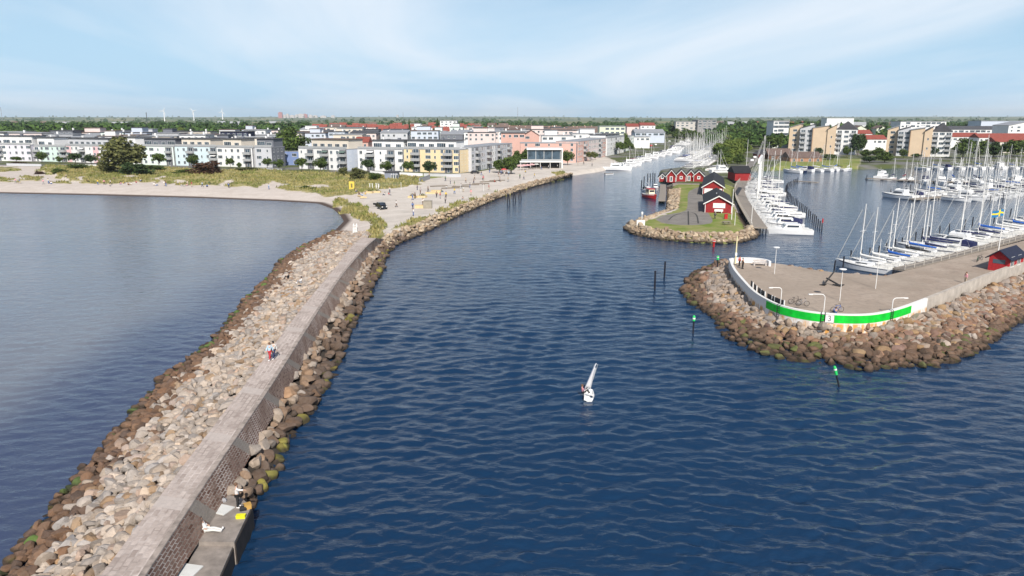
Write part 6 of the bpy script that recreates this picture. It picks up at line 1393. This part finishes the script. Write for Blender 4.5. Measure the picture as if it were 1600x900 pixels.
# anchor
a0 = G(1297, 445, ZP); o = thing('anchor', 'big black ship anchor lying tilted on the mole pavement', 'anchor', a0, R(0)); q = MPP(a0.y, ZP)
mb = MB(); A, B_ = Vector((-13 * q, -.5, .05)), Vector((5.5 * q, .3, 20 * q)); mb.tube([A, A.lerp(B_, .5), B_], [.13, .12, .10], 8); mb.build('shank', [IRON], o)
mb = MB(); c0, c1 = Vector((-4 * q, .6, 9.5 * q)), Vector((10 * q, -1.2, .15)); mb.tube([c0, c0.lerp(c1, .5), c1], [.11, .13, .11], 8); mb.build('stock', [IRON], o)
mb = MB(); mb.tube([c1 + Vector((-.9, .5, .1)), c1, c1 + Vector((.35, -.5, .25))], [.05, .2, .06], 7); mb.tube([B_, B_ + Vector((.15, .1, .3)), B_ + Vector((.4, 0, .25)), B_ + Vector((.25, 0, -.05))], .045, 6); mb.build('fluke', [IRON], o)
mb = MB(); mb.tube([A + Vector((-.45, .3, .0)), A, A + Vector((.2, -.55, .25))], [.05, .18, .06], 7); mb.build('fluke', [IRON], o)
def bicycle(label, p, rz, fc):
    o = thing('bicycle', label, 'bicycle', p, rz); fm_ = mat('bike_' + label[:6], fc, .4)
    for x in (-.52, .52):
        mb = MB(); n = 16; mb.tube([(x + .33 * math.cos(2 * math.pi * k / n), 0, .35 + .33 * math.sin(2 * math.pi * k / n)) for k in range(n + 1)], .028, 6); wl = mb.build('wheel', [RUB], o); mb = MB()
        for k in range(6): a = k * math.pi / 6; mb.tube([(x - .32 * math.cos(a), 0, .35 - .32 * math.sin(a)), (x + .32 * math.cos(a), 0, .35 + .32 * math.sin(a))], .005, 4)
        mb.build('spokes', [WIRE], wl)
    mb = MB()
    for a, b in (((-.52, 0, .35), (-.05, 0, .32)), ((-.05, 0, .32), (-.2, 0, .85)), ((-.2, 0, .8), (.34, 0, .85)), ((-.05, 0, .32), (.36, 0, .75)), ((-.52, 0, .35), (-.18, 0, .75)), ((.52, 0, .35), (.33, 0, .95))): mb.tube([a, b], .02, 6)
    mb.build('frame', [fm_], o); mb = MB(); mb.tube([(.33, 0, .93), (.3, 0, 1.05)], .018, 6); mb.tube([(.22, -.28, 1.04), (.33, -.1, 1.06), (.33, .1, 1.06), (.22, .28, 1.04)], .018, 6); mb.build('handlebar', [IRON], o)
    mb = MB(); mb.loft([[(-.36, -.09, .90), (-.36, .09, .90), (-.36, .09, .94), (-.36, -.09, .94)], [(-.05, -.03, .91), (-.05, .03, .91), (-.05, .03, .95), (-.05, -.03, .95)]]); mb.build('saddle', [IRON], o)
    mb = MB(); mb.tube([(-.05, 0, .32), (-.05, .12, .16)], .015, 5); mb.tube([(-.05, 0, .32), (-.05, -.12, .48)], .015, 5); mb.build('pedal', [IRON], o)
pb = G(1242, 475.5, ZP); bicycle('black bicycle parked inside the parapet wall', (pb.x, pb.y, ZP), R(-12), (.02, .02, .02)); pb = G(1254, 478.5, ZP); bicycle('grey bicycle parked right of the black one by the parapet', (pb.x, pb.y + .1, ZP), R(-8), (.3, .3, .32))
pb = G(1311, 489.5, ZP); bicycle('blue bicycle leaning behind the white sign of the parapet', (pb.x, pb.y + .6, ZP), R(4), (.02, .12, .5))
pb = G(1531, 407, ZP); bicycle('dark bicycle left outside the mole shed', (pb.x, pb.y, ZP), R(30), (.04, .04, .05)); pb = G(1527, 409, ZP); bicycle('green bicycle left of the dark one by the mole shed', (pb.x, pb.y, ZP), R(50), (.03, .12, .06))
fp = G(1560, 392, ZP); o = thing('flagpole', 'white flagpole carrying a flag beside the mole shed', 'flagpole', fp); hf = 66 * MPP(fp.y, ZP); mb = MB(); mb.tube([(0, 0, -.2), (0, 0, hf)], [.09, .06], 8); mb.ball((0, 0, hf + .08), (.12, .12, .12)); mb.build('pole', [WTRIM], o)
m, t, bs = new_mat('flag_cloth'); uvn = N(t, 'ShaderNodeUVMap'); sx = N(t, 'ShaderNodeSeparateXYZ'); t.links.new(uvn.outputs[0], sx.inputs[0])
inx = M(t, 'LESS_THAN', M(t, 'ABSOLUTE', M(t, 'SUBTRACT', sx.outputs[0], .375)), .075); iny = M(t, 'LESS_THAN', M(t, 'ABSOLUTE', M(t, 'SUBTRACT', sx.outputs[1], .5)), .12)
t.links.new(mixc(t, M(t, 'MAXIMUM', inx, iny), (.01, .17, .38), (.85, .62, .02)), bs.inputs['Base Color']); bs.inputs['Roughness'].default_value = .8; FLAGM = m
nx, nz = 26, 14; qf = MPP(fp.y, ZP); Lf, Hf = 17 * qf, 10 * qf; P = np.zeros((nz, nx, 3))
for j in range(nz):
    for i in range(nx): u, v_ = i / (nx - 1), j / (nz - 1); P[j, i] = (-.08 - u * Lf, .22 * math.sin(u * 8 + v_ * 1.2) * u, v_ * Hf - Hf - .35 * u * u * Hf * .9 + .08 * math.sin(u * 7))
me = grid_mesh('flag', P[..., 0], P[..., 1], P[..., 2]); uv = me.uv_layers.new(name='UVMap'); idx = np.zeros(len(me.loops), np.int32); me.loops.foreach_get('vertex_index', idx); uv.data.foreach_set('uv', np.stack([idx % nx / (nx - 1), idx // nx / (nz - 1)], -1).astype(np.float32).reshape(-1)); me.materials.append(FLAGM)
tag(link('flag', me, None, (fp.x, fp.y, ZP + hf - .15)), 'blue flag with a yellow cross flying from the pole by the shed', 'flag')
# white boat hoist on the boardwalk
hb = G(1183, 312, 1.5); o = thing('boat_hoist', 'tall white boat hoist gantry standing over the curved boardwalk boats', 'boat hoist', (hb.x, hb.y, 0)); q = MPP(hb.y); hh = 64 * q
mb = MB(); mb.tube([(0, 0, -1), (0, 0, hh)], .32, 8); mb.build('leg', [WTRIM], o)
hb2 = G(1226, 276, 0) - Vector((hb.x, hb.y, 0)); dx = Vector((43 * MPP(hb.y + 16), 26, 0)); mb = MB(); mb.tube([dx + Vector((0, 0, -1)), dx + Vector((0, 0, hh))], .32, 8); mb.build('leg', [WTRIM], o)
mb = MB(); a, b = Vector((-.2, 0, hh + .5)), dx + Vector((.2, .2, hh + .5)); d = b - a; mb.box((a + b) / 2, (d.length + 1, .7, 1.4), rz=math.atan2(d.y, d.x)); mb.build('beam', [WTRIM], o)

# ---------------------------------------------------------------- the sailing dinghy
dp_ = G(919, 621, 0); o = thing('sailing_dinghy', 'small white sailing dinghy with a narrow white sail alone in the channel', 'sailing dinghy', dp_, 0); o.scale = (.82, .80, 1.04); o.rotation_euler = (R(13), 0, R(82)); OPT = mat('dinghy_white', (.82, .82, .82), .35, .05)
rings = []
for i in range(9):
    u = i / 8; x = -1.25 + 2.5 * u; b = .42 + .24 * math.sin(math.pi * min(1, u * .75 + .2)) - .14 * u; zb = .02 + .22 * max(0, u - .5) ** 2 * 2
    rings.append([(x, -b, .42 + .08 * u), (x, -b * .82, zb), (x, b * .82, zb), (x, b, .42 + .08 * u), (x, b * .9, .40 + .08 * u), (x, b * .75, zb + .04), (x, -b * .75, zb + .04), (x, -b * .9, .40 + .08 * u)])
mb = MB(); mb.loft(rings, True, False); mb.add([rings[0][k] for k in range(4)], [(0, 1, 2, 3)]); mb.add([rings[8][k] for k in range(4)], [(3, 2, 1, 0)]); mb.b2(-.1, .15, -.5, .5, .30, .34); mb.build('hull', [OPT], o)
mb = MB(); mb.tube([(.62, 0, .1), (.60, 0, 2.75)], [.035, .028], 7); mb.build('mast', [ALU], o); mb = MB(); mb.tube([(.60, 0, .95), (-1.35, .72, .90)], .03, 7); mb.build('boom', [ALU], o)
mb = MB(); n1, n2 = 9, 8; vs = []
for j in range(n2 + 1):
    v_ = j / n2; top = Vector((.60, 0, .80 + v_ * 1.95)); out_ = Vector((-1.32 + .35 * v_ ** 1.5, (.72 - .55 * v_), .92 + v_ * 2.75))
    for i in range(n1 + 1): u = i / n1; p_ = top.lerp(out_, u); p_.y += .34 * math.sin(math.pi * u) * (1 - .3 * v_); vs.append(p_)
mb.add(vs, [(j * (n1 + 1) + i, j * (n1 + 1) + i + 1, (j + 1) * (n1 + 1) + i + 1, (j + 1) * (n1 + 1) + i) for j in range(n2) for i in range(n1)]); sl = mb.build('sail', [mat('sail_cloth', (.88, .86, .87), .7, .04)], o, True); sm = sl.modifiers.new('thick', 'SOLIDIFY'); sm.thickness = .012
mb = MB(); mb.tube([(.6, 0, 1.3), (-.95, .0, 3.6)], .022, 6); mb.build('sprit', [ALU], o); mb = MB(); mb.b2(-1.32, -1.27, -.14, .14, -.5, .5); mb.tube([(-1.25, 0, .5), (-.5, .1, .6)], .02, 5); mb.build('rudder', [OPT], o)
s_ = person('sit', (dp_.x + .0, dp_.y - .25, .30), R(10), 'sailor in a pink jacket sitting in the small white dinghy', 'pink', 'black', 'brown', 'black', fingers=False, sc=.95); s_.location = (dp_.x - .48, dp_.y - .05, .46)

# ---------------------------------------------------------------- people
def pz(px, py, z): p = G(px, py, z); return (p.x, p.y, z)
zA = zq + .28
person('cast', pz(372, 793.5, zA), R(12), 'angler in a white top and black trousers standing at the landing stage edge', 'white', 'black', 'brown', 'white', fingers=True)
ap = Vector(pz(372, 793.5, zA)); mb = MB(); a = ap + Vector((.52, .0, 1.33)); mb.tube([a - Vector((.3, 0, .05)), a + Vector((.5, .1, .15)), a + Vector((2.1, .5, .5))], [.016, .010, .005], 6); tag(mb.build('fishing_rod', [IRON]), 'thin fishing rod held out over the water by the angler', 'fishing rod')
person('recline', pz(322, 830, zA), R(-3), 'person in pale clothes lounging on the landing stage against the masonry', 'white', 'pale_grey', 'black', 'white', fingers=True, sc=1.12)
mb = MB(); mb.box((0, 0, .03), (1.05, 1.05, .05)); mb.box((0, 0, .058), (.95, .95, .006)); tag(mb.build('foam_board', [mat('board_white', (.62, .63, .62), .7, .08)], None, loc=pz(348, 797, zA), rz=R(-20)), 'flat white board lying on the landing stage beside the angler', 'board')
mb = MB(); mb.box((0, 0, .03), (1.25, 1.1, .05)); mb.box((0, 0, .058), (1.15, 1.0, .006)); tag(mb.build('foam_board', [mat('board_white', (.62, .63, .62))], None, loc=pz(293, 892, zq), rz=R(-12)), 'flat white board lying on the nearest lower slab', 'board')
mb = MB(); mb.box((0, 0, .09), (.55, .3, .18)); mb.box((0, 0, .195), (.57, .32, .03)); mb.tube([(-.15, 0, .2), (-.15, 0, .27), (.15, 0, .27), (.15, 0, .2)], .015, 5); tag(mb.build('bait_box', [mat('acid_yellow', (.72, .68, .02), .5)], None, loc=pz(376.5, 809, zA), rz=R(5)), 'bright yellow bait box on the landing stage edge', 'box')
mb = MB(); mb.box((0, 0, .14), (.42, .42, .28)); mb.box((0, 0, .295), (.45, .45, .03)); tag(mb.build('tackle_box', [mat('ochre_case', (.50, .30, .08), .6)], None, loc=pz(387, 794, zA), rz=R(30)), 'ochre tackle box at the outer corner of the landing stage', 'box')
def bag(label, px, py, z, col, s=1.0):
    p = pz(px, py, z); o = thing('bag', label, 'bag', p, R(20)); mb = MB(); mb.loft([[(-.3 * s, -.2 * s, 0), (.3 * s, -.2 * s, 0), (.3 * s, .2 * s, 0), (-.3 * s, .2 * s, 0)], [(-.34 * s, -.22 * s, .2 * s), (.34 * s, -.22 * s, .2 * s), (.34 * s, .22 * s, .2 * s), (-.34 * s, .22 * s, .2 * s)], [(-.2 * s, -.1 * s, .42 * s), (.2 * s, -.1 * s, .42 * s), (.2 * s, .1 * s, .42 * s), (-.2 * s, .1 * s, .42 * s)]]); mb.build('body', [CLOTH[col]], o); mb = MB(); mb.tube([(-.15 * s, 0, .4 * s), (-.1 * s, 0, .58 * s), (.1 * s, 0, .58 * s), (.15 * s, 0, .4 * s)], .02, 5); mb.build('handle', [CLOTH['black']], o)
bag('dark bag with pale straps beside the ochre tackle box', 380, 797, zA, 'black', .65); bag('small grey bag slumped at the foot of the masonry behind the white board', 349, 784, zA, 'grey', .6)
person('walk', pz(422.5, 563, ZW), R(250), 'walker in a light blue top and red trousers on the breakwater walkway', 'light_blue', 'red', 'brown', 'white', fingers=True)
person('walk', pz(428.5, 561, ZW), R(252), 'walker in a pale top and navy trousers beside the one in blue', 'pale_grey', 'navy', 'black', 'white', fingers=True)
person('sit', pz(450.5, 435, 2.35), R(200), 'person in black sitting on the breakwater boulders near the waterline', 'black', 'black', 'black', 'black')
person('sit', pz(470, 442, 2.75), R(205), 'person in a white top sitting on the breakwater boulders nearer the walkway', 'white', 'grey', 'black', 'white')
person('stand', pz(1508, 443, ZP), R(190), 'person in a pink top standing on the mole by the grey wall', 'pink', 'beige', 'brown', 'white')
person('stand', pz(1160, 420, ZP), R(-60), 'person in black leaning inside the white wall near the bench', 'black', 'black', 'black', 'black')
person('stand', pz(1155, 416, ZP), R(-60), 'person in dark red beside the one in black near the bench', 'red', 'black', 'black', 'black')
person('sit', pz(1305, 490.5, ZP + .05), R(90), 'person in blue sitting behind the white sign of the parapet', 'blue', 'navy', 'brown', 'white')
person('walk', pz(1117, 342, 1.62), R(200), 'person in dark clothes walking on the island asphalt by the big shed', 'navy', 'black', 'black', 'black')
TOPS = list(CLOTH); rp = random.Random(12)
def gp(px, py): p = G(px, py, 2.2); z = zt(p.x, p.y); p = G(px, py, z); return (p.x, p.y, zt(p.x, p.y))
beachP = [(154, 295, 'stand'), (174, 297, 'walk'), (189, 289, 'sit'), (193, 287, 'sit'), (201, 292, 'sit'), (205, 291, 'sit'), (213, 286, 'sit'), (220, 285, 'sit'), (258, 298, 'walk'), (260, 296, 'stand'), (285, 303, 'sit'), (293, 303, 'sit'), (301, 304, 'stand'), (317, 299, 'walk'), (358, 298, 'walk'), (137, 286, 'sit'), (104, 281, 'sit'), (178, 280, 'sit'), (327, 287, 'sit')]
promP = [(652, 297, 'stand'), (669, 300, 'walk'), (688, 310, 'stand'), (697, 309, 'walk'), (661, 320, 'stand'), (645, 327, 'walk'), (646, 337, 'stand'), (696, 317.5, 'walk'), (723, 312, 'sit'), (736, 305, 'stand'), (755, 282, 'walk'), (696, 283, 'walk'), (671, 277, 'stand'), (601, 305, 'sit'), (608, 305, 'sit'), (609, 301, 'stand'), (556, 303, 'sit'), (561, 305, 'sit'), (566, 307, 'sit'), (571, 305, 'sit'), (764, 297, 'walk'), (765, 270, 'stand'), (752, 274, 'walk'), (779, 276, 'stand'), (783, 273, 'walk'), (788, 275, 'stand'), (791, 272, 'walk'), (795, 274, 'stand'), (799, 271, 'stand'), (690, 300, 'sit'), (724, 300, 'stand'), (903, 258, 'stand'), (912, 257, 'walk'), (857, 264, 'stand'), (871, 263, 'walk'), (925, 260, 'walk'), (846, 265, 'walk')]
EXTRA = random.Random(31)
for k in range(14): beachP.append((EXTRA.uniform(20, 440), EXTRA.uniform(288, 303), EXTRA.choice(['sit', 'sit', 'stand', 'walk'])))
for k in range(26):
    u = EXTRA.random(); promP.append((620 + 190 * u + EXTRA.uniform(-30, 30), 322 - 50 * u + EXTRA.uniform(-8, 8), EXTRA.choice(['stand', 'walk', 'walk', 'sit'])))
beachP.sort(); promP.sort()
VB = {'stand': 'standing', 'walk': 'walking', 'sit': 'sitting'}
for lst, plc, grp in ((beachP, 'on the beach below the dunes', 'people on the beach'), (promP, 'on the sandy promenade', 'people on the promenade')):
    seen = {}
    for px, py, kd in lst:
        s1, s2 = rp.choice(TOPS), rp.choice(['black', 'navy', 'grey', 'beige', 'blue', 'brown']); ky = (s1, s2, kd); seen[ky] = seen.get(ky, 0) + 1
        ex = '' if seen[ky] == 1 else f', {nth(seen[ky] - 1)} such from left'
        person(kd, gp(px, py), rp.uniform(0, 6.28), f'person in {s1.replace("_", " ")} and {s2} {VB[kd]} {plc}{ex}', s1, s2, rp.choice(['black', 'brown']), 'black', grp, sc=1.12)

# ---------------------------------------------------------------- beach and promenade furniture
def gl(px, py): return Vector(gp(px, py))
o = thing('picture_frame', 'big upright yellow frame standing on the edge of the beach', 'frame', gl(550, 297), R(-14)); q = MPP(o.location.y, 2); mb = MB(); hw_, hh_ = 4.2 * q, 12 * q
for bx in ((-hw_, -hw_ + .55, 0, hh_), (hw_ - .55, hw_, 0, hh_), (-hw_ + .55, hw_ - .55, hh_ - .55, hh_), (-hw_ + .55, hw_ - .55, 0, .5)): mb.b2(bx[0], bx[1], -.2, .2, bx[2] - .1, bx[3])
mb.build('frame', [mat('frame_yellow', (.80, .58, .10), .5, .05)], o)
p = gl(597, 327); o = thing('car', 'black off road car parked on the sand by the dune spit', 'car', p, R(-62)); CARB = mat('car_black', (.012, .012, .014), .25, .1, spec=.6)
mb = MB(); prof = [(-2.2, .45), (-2.2, 1.0), (-2.0, 1.75), (.35, 1.78), (.95, 1.12), (2.1, 1.0), (2.2, .45)]
mb.loft([[(x, s * .88, z) for x, z in prof] for s in (-1, 1)], True, True); bd = mb.build('body', [CARB], o)
mb = MB()
for s in (-1, 1): mb.b2(-1.75, .35, s * .883 - .012, s * .883 + .012, 1.15, 1.62)
mb.box((.68, 0, 1.44), (.04, 1.5, .62), ry=-.72); mb.b2(-2.13, -2.08, -.7, .7, 1.15, 1.6); mb.build('window', [GLS], bd)
for x in (-1.35, 1.35):
    for s in (-1, 1): mb = MB(); mb.tube([(x, s * .68, .36), (x, s * .95, .36)], .37, 14); wl = mb.build('wheel', [RUB], o); mb = MB(); mb.tube([(x, s * .952, .36), (x, s * .965, .36)], .2, 10); mb.build('rim', [ALU], wl)
for s in (-1, 1): mb = MB(); mb.b2(2.17, 2.23, s * .62 - .18, s * .62 + .18, .72, .92); mb.build('headlight', [WTRIM], o)
mb = MB(); mb.b2(-1.2, 1.2, -.75, .75, .45, .6); mb.b2(-1.2, 1.2, -.78, -.72, .6, 1.0); mb.b2(-1.2, 1.2, .72, .78, .6, 1.0)
for s in (-1, 1): mb.tube([(0, s * .8, .3), (0, s * .95, .3)], .3, 12)
mb.tube([(1.2, 0, .5), (2.0, 0, .5)], .05, 6); tag(mb.build('trailer', [CARB], None, loc=gl(591, 323) , rz=R(-30)), 'small dark trailer standing beside the black car', 'trailer')
def crate_wall(label, px, py, w, d, h, col, rz=0): mb = MB(); mb.b2(-w / 2, w / 2, 0, d, -.2, h); mb.b2(-w / 2 - .05, w / 2 + .05, -.05, d + .05, h + .003, h + .12); tag(mb.build('timber_block', [col], None, loc=gl(px, py), rz=rz), label, 'timber block')
OCH = mat('new_timber', (.62, .48, .27), .8, .15, 3)
crate_wall('grey brown timber cube on the promenade sand', 668, 326, 2.3, 1.8, 2.0, mat('grey_timber', (.30, .27, .22), .85)); crate_wall('low pale timber bench block left of the timber cube', 656, 325.5, 2.8, 1.2, .8, OCH); crate_wall('yellow timber bench on the promenade by the standing people', 681, 302, 3.2, 1.0, .9, OCH, R(-8)); crate_wall('long low yellow timber bench behind the timber cube', 672, 303, 3.0, .7, .5, OCH, R(4))
def planter(label, px, py, s=1.0):
    o = thing('planter', label, 'planter', gl(px, py), rp.uniform(-.3, .3)); mb = MB(); mb.box((0, 0, .3), (2.6 * s, 1.8 * s, .6)); mb.build('box', [OCH], o); g = np.random.default_rng(int(px)); mb = MB(); leaf_cloud(mb, g, (0, 0, .75), (1.1 * s, .8 * s, .55 * s), 90, .16); mb.build('plants', [LEAF_O], o)
for i, (a, b) in enumerate(((645, 309), (660, 308.5), (578, 302), (590, 301))): planter(f'timber planter with olive green plants on the sand, {nth(i)} of four from the front row', a, b, 1.0 if i < 2 else .8)
mb = MB(); 
def log_(label, px, py, L_, rz, col=OCH): mb = MB(); mb.tube([(-L_ / 2, 0, .25), (0, 0, .27), (L_ / 2, 0, .24)], [.26, .28, .22], 8); tag(mb.build('log', [col], None, loc=gl(px, py), rz=rz), label, 'log')
log_('yellow timber log lying below the yellow frame', 564, 309, 4.5, R(-55)); log_('short yellow log at the tip of the spit grass', 568, 311, 2, R(20))
for i, (a, b) in enumerate(((578, 294), (582, 294), (588, 295), (592, 295.5))): mb = MB(); mb.tube([(0, 0, -.1), (0, 0, 1.5)], .16, 7); mb.box((0, 0, 1.55), (.5, .5, .1)); tag(mb.build('wooden_post', [WTRIM], None, loc=gl(a, b)), f'white wooden post at the dune edge, {nth(i)} from the left', 'post', 'white posts at the dune edge')
o = thing('lifeguard_tower', 'narrow white timber tower on the spit beside the breakwater end', 'tower', gl(556, 376)); q = MPP(o.location.y, 2); hh_ = 21 * q; tw = .5
for sx_ in (-1, 1):
    for sy_ in (-1, 1): mb = MB(); mb.tube([(sx_ * tw, sy_ * tw, -.2), (sx_ * tw * .6, sy_ * tw * .6, hh_)], .08, 6); mb.build('leg', [WTRIM], o)
mb = MB()
for k in range(7): z = .3 + k * hh_ / 8; mb.b2(-tw + .1, tw - .1, -tw * .9, -tw * .84, z, z + .12)
mb.build('rungs', [WTRIM], o); mb = MB(); mb.box((0, 0, hh_ * .55), (.9, .8, hh_ * .32)); mb.build('cabin', [mat('tower_white', (.66, .6, .56), .8)], o)
for (a, b), l in (((609, 297), 'left'), ((738, 300), 'right')):
    o = thing('volleyball_net', f'beach volleyball net on the promenade sand, {l} hand of two', 'net', gl(a, b), R(20), 'volleyball nets')
    for s in (-1, 1): mb = MB(); mb.tube([(s * 4, 0, -.1), (s * 4, 0, 2.6)], .06, 6); mb.build('pole', [WTRIM], o)
    mb = MB()
    for k in range(5): mb.tube([(-4, 0, 1.6 + k * .22), (4, 0, 1.6 + k * .22)], .012, 4)
    mb.build('net', [WIRE], o)
for i, (a, b) in enumerate(((706, 292.5), (722, 290), (738, 288), (750, 285), (765, 283), (690, 295), (672, 292))):
    p0 = gl(a, b); mb = MB(); mb.tube([(0, 0, .2), (3, .2, .22), (6.5, -.1, .2)], .2, 7); tag(mb.build('log', [mat('driftwood', (.20, .17, .14), .9)], None, loc=p0, rz=R(rp.uniform(5, 22))), f'dark driftwood log on the promenade sand, {nth(i)} of the scattered ones', 'log', 'driftwood logs on the promenade')
# restaurant terrace
PAR = [('red', mat('parasol_red', (.55, .08, .08), .8)), ('white', COV_W), ('pale pink', mat('parasol_pink', (.65, .38, .38), .8)), ('navy', COV_N)]
for i, (a, b, ci) in enumerate(((788, 272, 0), (794, 271.5, 0), (800, 271, 1), (813, 266, 2), (818, 265.5, 2), (824, 265, 2), (831, 264, 2), (806, 262, 3), (811, 261, 3), (816, 260.5, 3), (826, 262, 3), (838, 263, 1), (1046, 224, 1))):
    o = thing('parasol', f'{PAR[ci][0]} terrace parasol, {nth(i)} from the left before the restaurant pavilion', 'parasol', gl(a, b), 0, 'parasols on the restaurant terrace'); mb = MB(); mb.tube([(0, 0, 0), (0, 0, 2.6)], .045, 6); mb.build('pole', [WTRIM], o); mb = MB(); n = 8
    rgs = [[(r * math.cos(2 * math.pi * k / n), r * math.sin(2 * math.pi * k / n), z) for k in range(n)] for r, z in ((1.65, 1.95), (1.0, 2.35), (.08, 2.7))]; rgs.append([(x * 1, y, z - .05) for x, y, z in rgs[1]]); mb.loft(rgs[:3], True, True); mb.build('canopy', [PAR[ci][1]], o)
for i, (a, b) in enumerate(((842, 263.5), (848, 263), (854, 262.7), (862, 262.5), (868, 262.2), (874, 262), (834, 264))): picnic(f'dark cafe table with benches, {nth(i)} from the left under the pavilion terrace', gl(a, b), .1)
def car(label, px, py, rz, col, z=2.3, cat='car', group='parked cars'):
    p = G(px, py, z); o = thing('parked_car', label, cat, (p.x, p.y, zt(p.x, p.y)), rz, group); mb = MB(); prof = [(-2.1, .4), (-2.15, .85), (-1.7, 1.0), (-1.2, 1.42), (.4, 1.45), (1.1, .98), (2.05, .85), (2.15, .4)]
    mb.loft([[(x, s * .85, zz) for x, zz in prof] for s in (-1, 1)], True, True); b = mb.build('body', [col], o); mb = MB(); mb.b2(-1.15, .45, -.87, .87, 1.0, 1.33); mb.box((.72, 0, 1.2), (.05, 1.5, .5), ry=-.95); mb.build('window', [GLS], b)
    for x in (-1.3, 1.3):
        for s in (-1, 1): mb = MB(); mb.tube([(x, s * .7, .32), (x, s * .9, .32)], .32, 12); mb.build('wheel', [RUB], o)
car('black car parked at the foot of the cream corner house', 742, 269, R(8), CARB); car('white car on the car park road left of the clubhouse', 1179, 246, R(80), GEL); car('white car nearer the water on the car park road', 1175, 251, R(75), GEL); car('silver car at the far end of the car park road', 1186, 239, R(80), ALU)
for i, px in enumerate((1004, 1010, 1017, 1024)): car(f'parked car at the channel end sheds, {nth(i)} from the left', px, 232 - i * 1.5, R(90), (GEL, CARB, RED, ALU)[i])
# ---------------------------------------------------------------- skyline
TURB = mat('turbine_white', (.80, .80, .82), .5, .03)
for i, (px, yt, yb, y_, a0) in enumerate(((257, 170, 189, 5200, .5), (303, 170, 189, 5400, 1.3), (348, 171, 189, 5300, .2), (185, 181, 188, 7800, .9), (213, 182, 188, 8000, .4))):
    z1 = ZAT(yt + 4, y_); o = thing('wind_turbine', f'white wind turbine on the left horizon, {nth(i)} counting the tall ones first', 'wind turbine', (XAT(px, y_, 20), y_, 2), 0, 'wind turbines on the horizon'); mb = MB(); mb.tube([(0, 0, 0), (0, 0, z1)], [3.6, 2.2], 8); mb.build('tower', [TURB], o); mb = MB(); mb.box((0, 0, z1), (4, 11, 4)); mb.build('nacelle', [TURB], o); bl = (z1 - 10) * .50
    for k in range(3): a = a0 + k * 2.094; mb = MB(); c_, s2 = math.sin(a), math.cos(a); mb.tube([(0, -6.5, z1), (c_ * bl * .3, -6.5, z1 + s2 * bl * .3), (c_ * bl, -6.5, z1 + s2 * bl)], [1.6, 2.2, .6], 6); mb.build('blade', [TURB], o)
def tallmast(label, px, yt, y_, r, col=IRON, name='radio_mast', cat='mast'): z1 = ZAT(yt, y_); o = thing(name, label, cat, (XAT(px, y_, 10), y_, 2)); mb = MB(); mb.tube([(0, 0, 0), (0, 0, z1)], [r, r * .7], 8); mb.build('shaft', [col], o); mb = MB(); mb.tube([(0, 0, z1 * .93), (0, 0, z1 * .96)], r * 1.3, 8); mb.build('collar', [col], o)
tallmast('dark slender chimney on the left skyline', 230, 176.5, 2600, 1.3, IRON, 'chimney', 'chimney'); tallmast('thin radio mast on the skyline above the side street', 809, 168, 4200, 1.1, mat('mast_grey', (.3, .3, .32))); tallmast('thin radio mast at the far left of the skyline', 4, 168, 3600, 1.0, mat('mast_grey', (.3, .3, .32))); tallmast('short radio mast on the skyline by the dark conifers', 630, 176, 5200, 1.6, mat('mast_grey', (.3, .3, .32)))
CITYP = mat('city_red', (.40, .14, .13), .8); CITYW = mat('city_pale', (.50, .46, .45), .8)
for i, (px, w_, yt, m_) in enumerate(((438, 6, 176, CITYP), (444, 5, 180, CITYW), (449, 4, 178.5, CITYW), (456, 8, 180.5, CITYW), (463, 4, 179.5, CITYW), (470, 10, 178.5, CITYW), (476, 8, 178.7, CITYP), (485, 5, 180, CITYW), (492, 8, 181, CITYW), (505, 9, 181.5, CITYW), (520, 6, 181, CITYW), (621, 3, 180, CITYW))):
    y_ = 9500 + 60 * i; x = XAT(px, y_, 20); w2 = w_ * MPP(y_); zz = ZAT(yt, y_); mb = MB(); mb.b2(-w2 / 2, w2 / 2, 0, 30, 0, zz); mb.b2(-w2 / 4, w2 / 4, 5, 20, zz + .01, zz + 6); tag(mb.build('tower_block', [m_], None, loc=(x, y_, 2)), f'hazy {"red" if m_ is CITYP else "pale"} tower block of the distant city, {nth(i)} from the left', 'tower block', 'tower blocks of the distant city')

# ---------------------------------------------------------------- the air
mb = MB(); mb.b2(-17000, 17000, -2500, 17500, -3.4, 190)
hz_ = mb.build('haze', []); m = bpy.data.materials.new('air'); m.use_nodes = True; t = m.node_tree; t.nodes.clear(); o_ = N(t, 'ShaderNodeOutputMaterial'); v_ = N(t, 'ShaderNodeVolumePrincipled'); v_.inputs['Density'].default_value = 0.000055; v_.inputs['Color'].default_value = (.80, .92, 1.0, 1); v_.inputs['Anisotropy'].default_value = 0.0
t.links.new(v_.outputs[0], o_.inputs['Volume']); hz_.data.materials.append(m); tag(hz_, kind='stuff'); hz_['label'] = 'thin pale summer haze over the town and the hills'
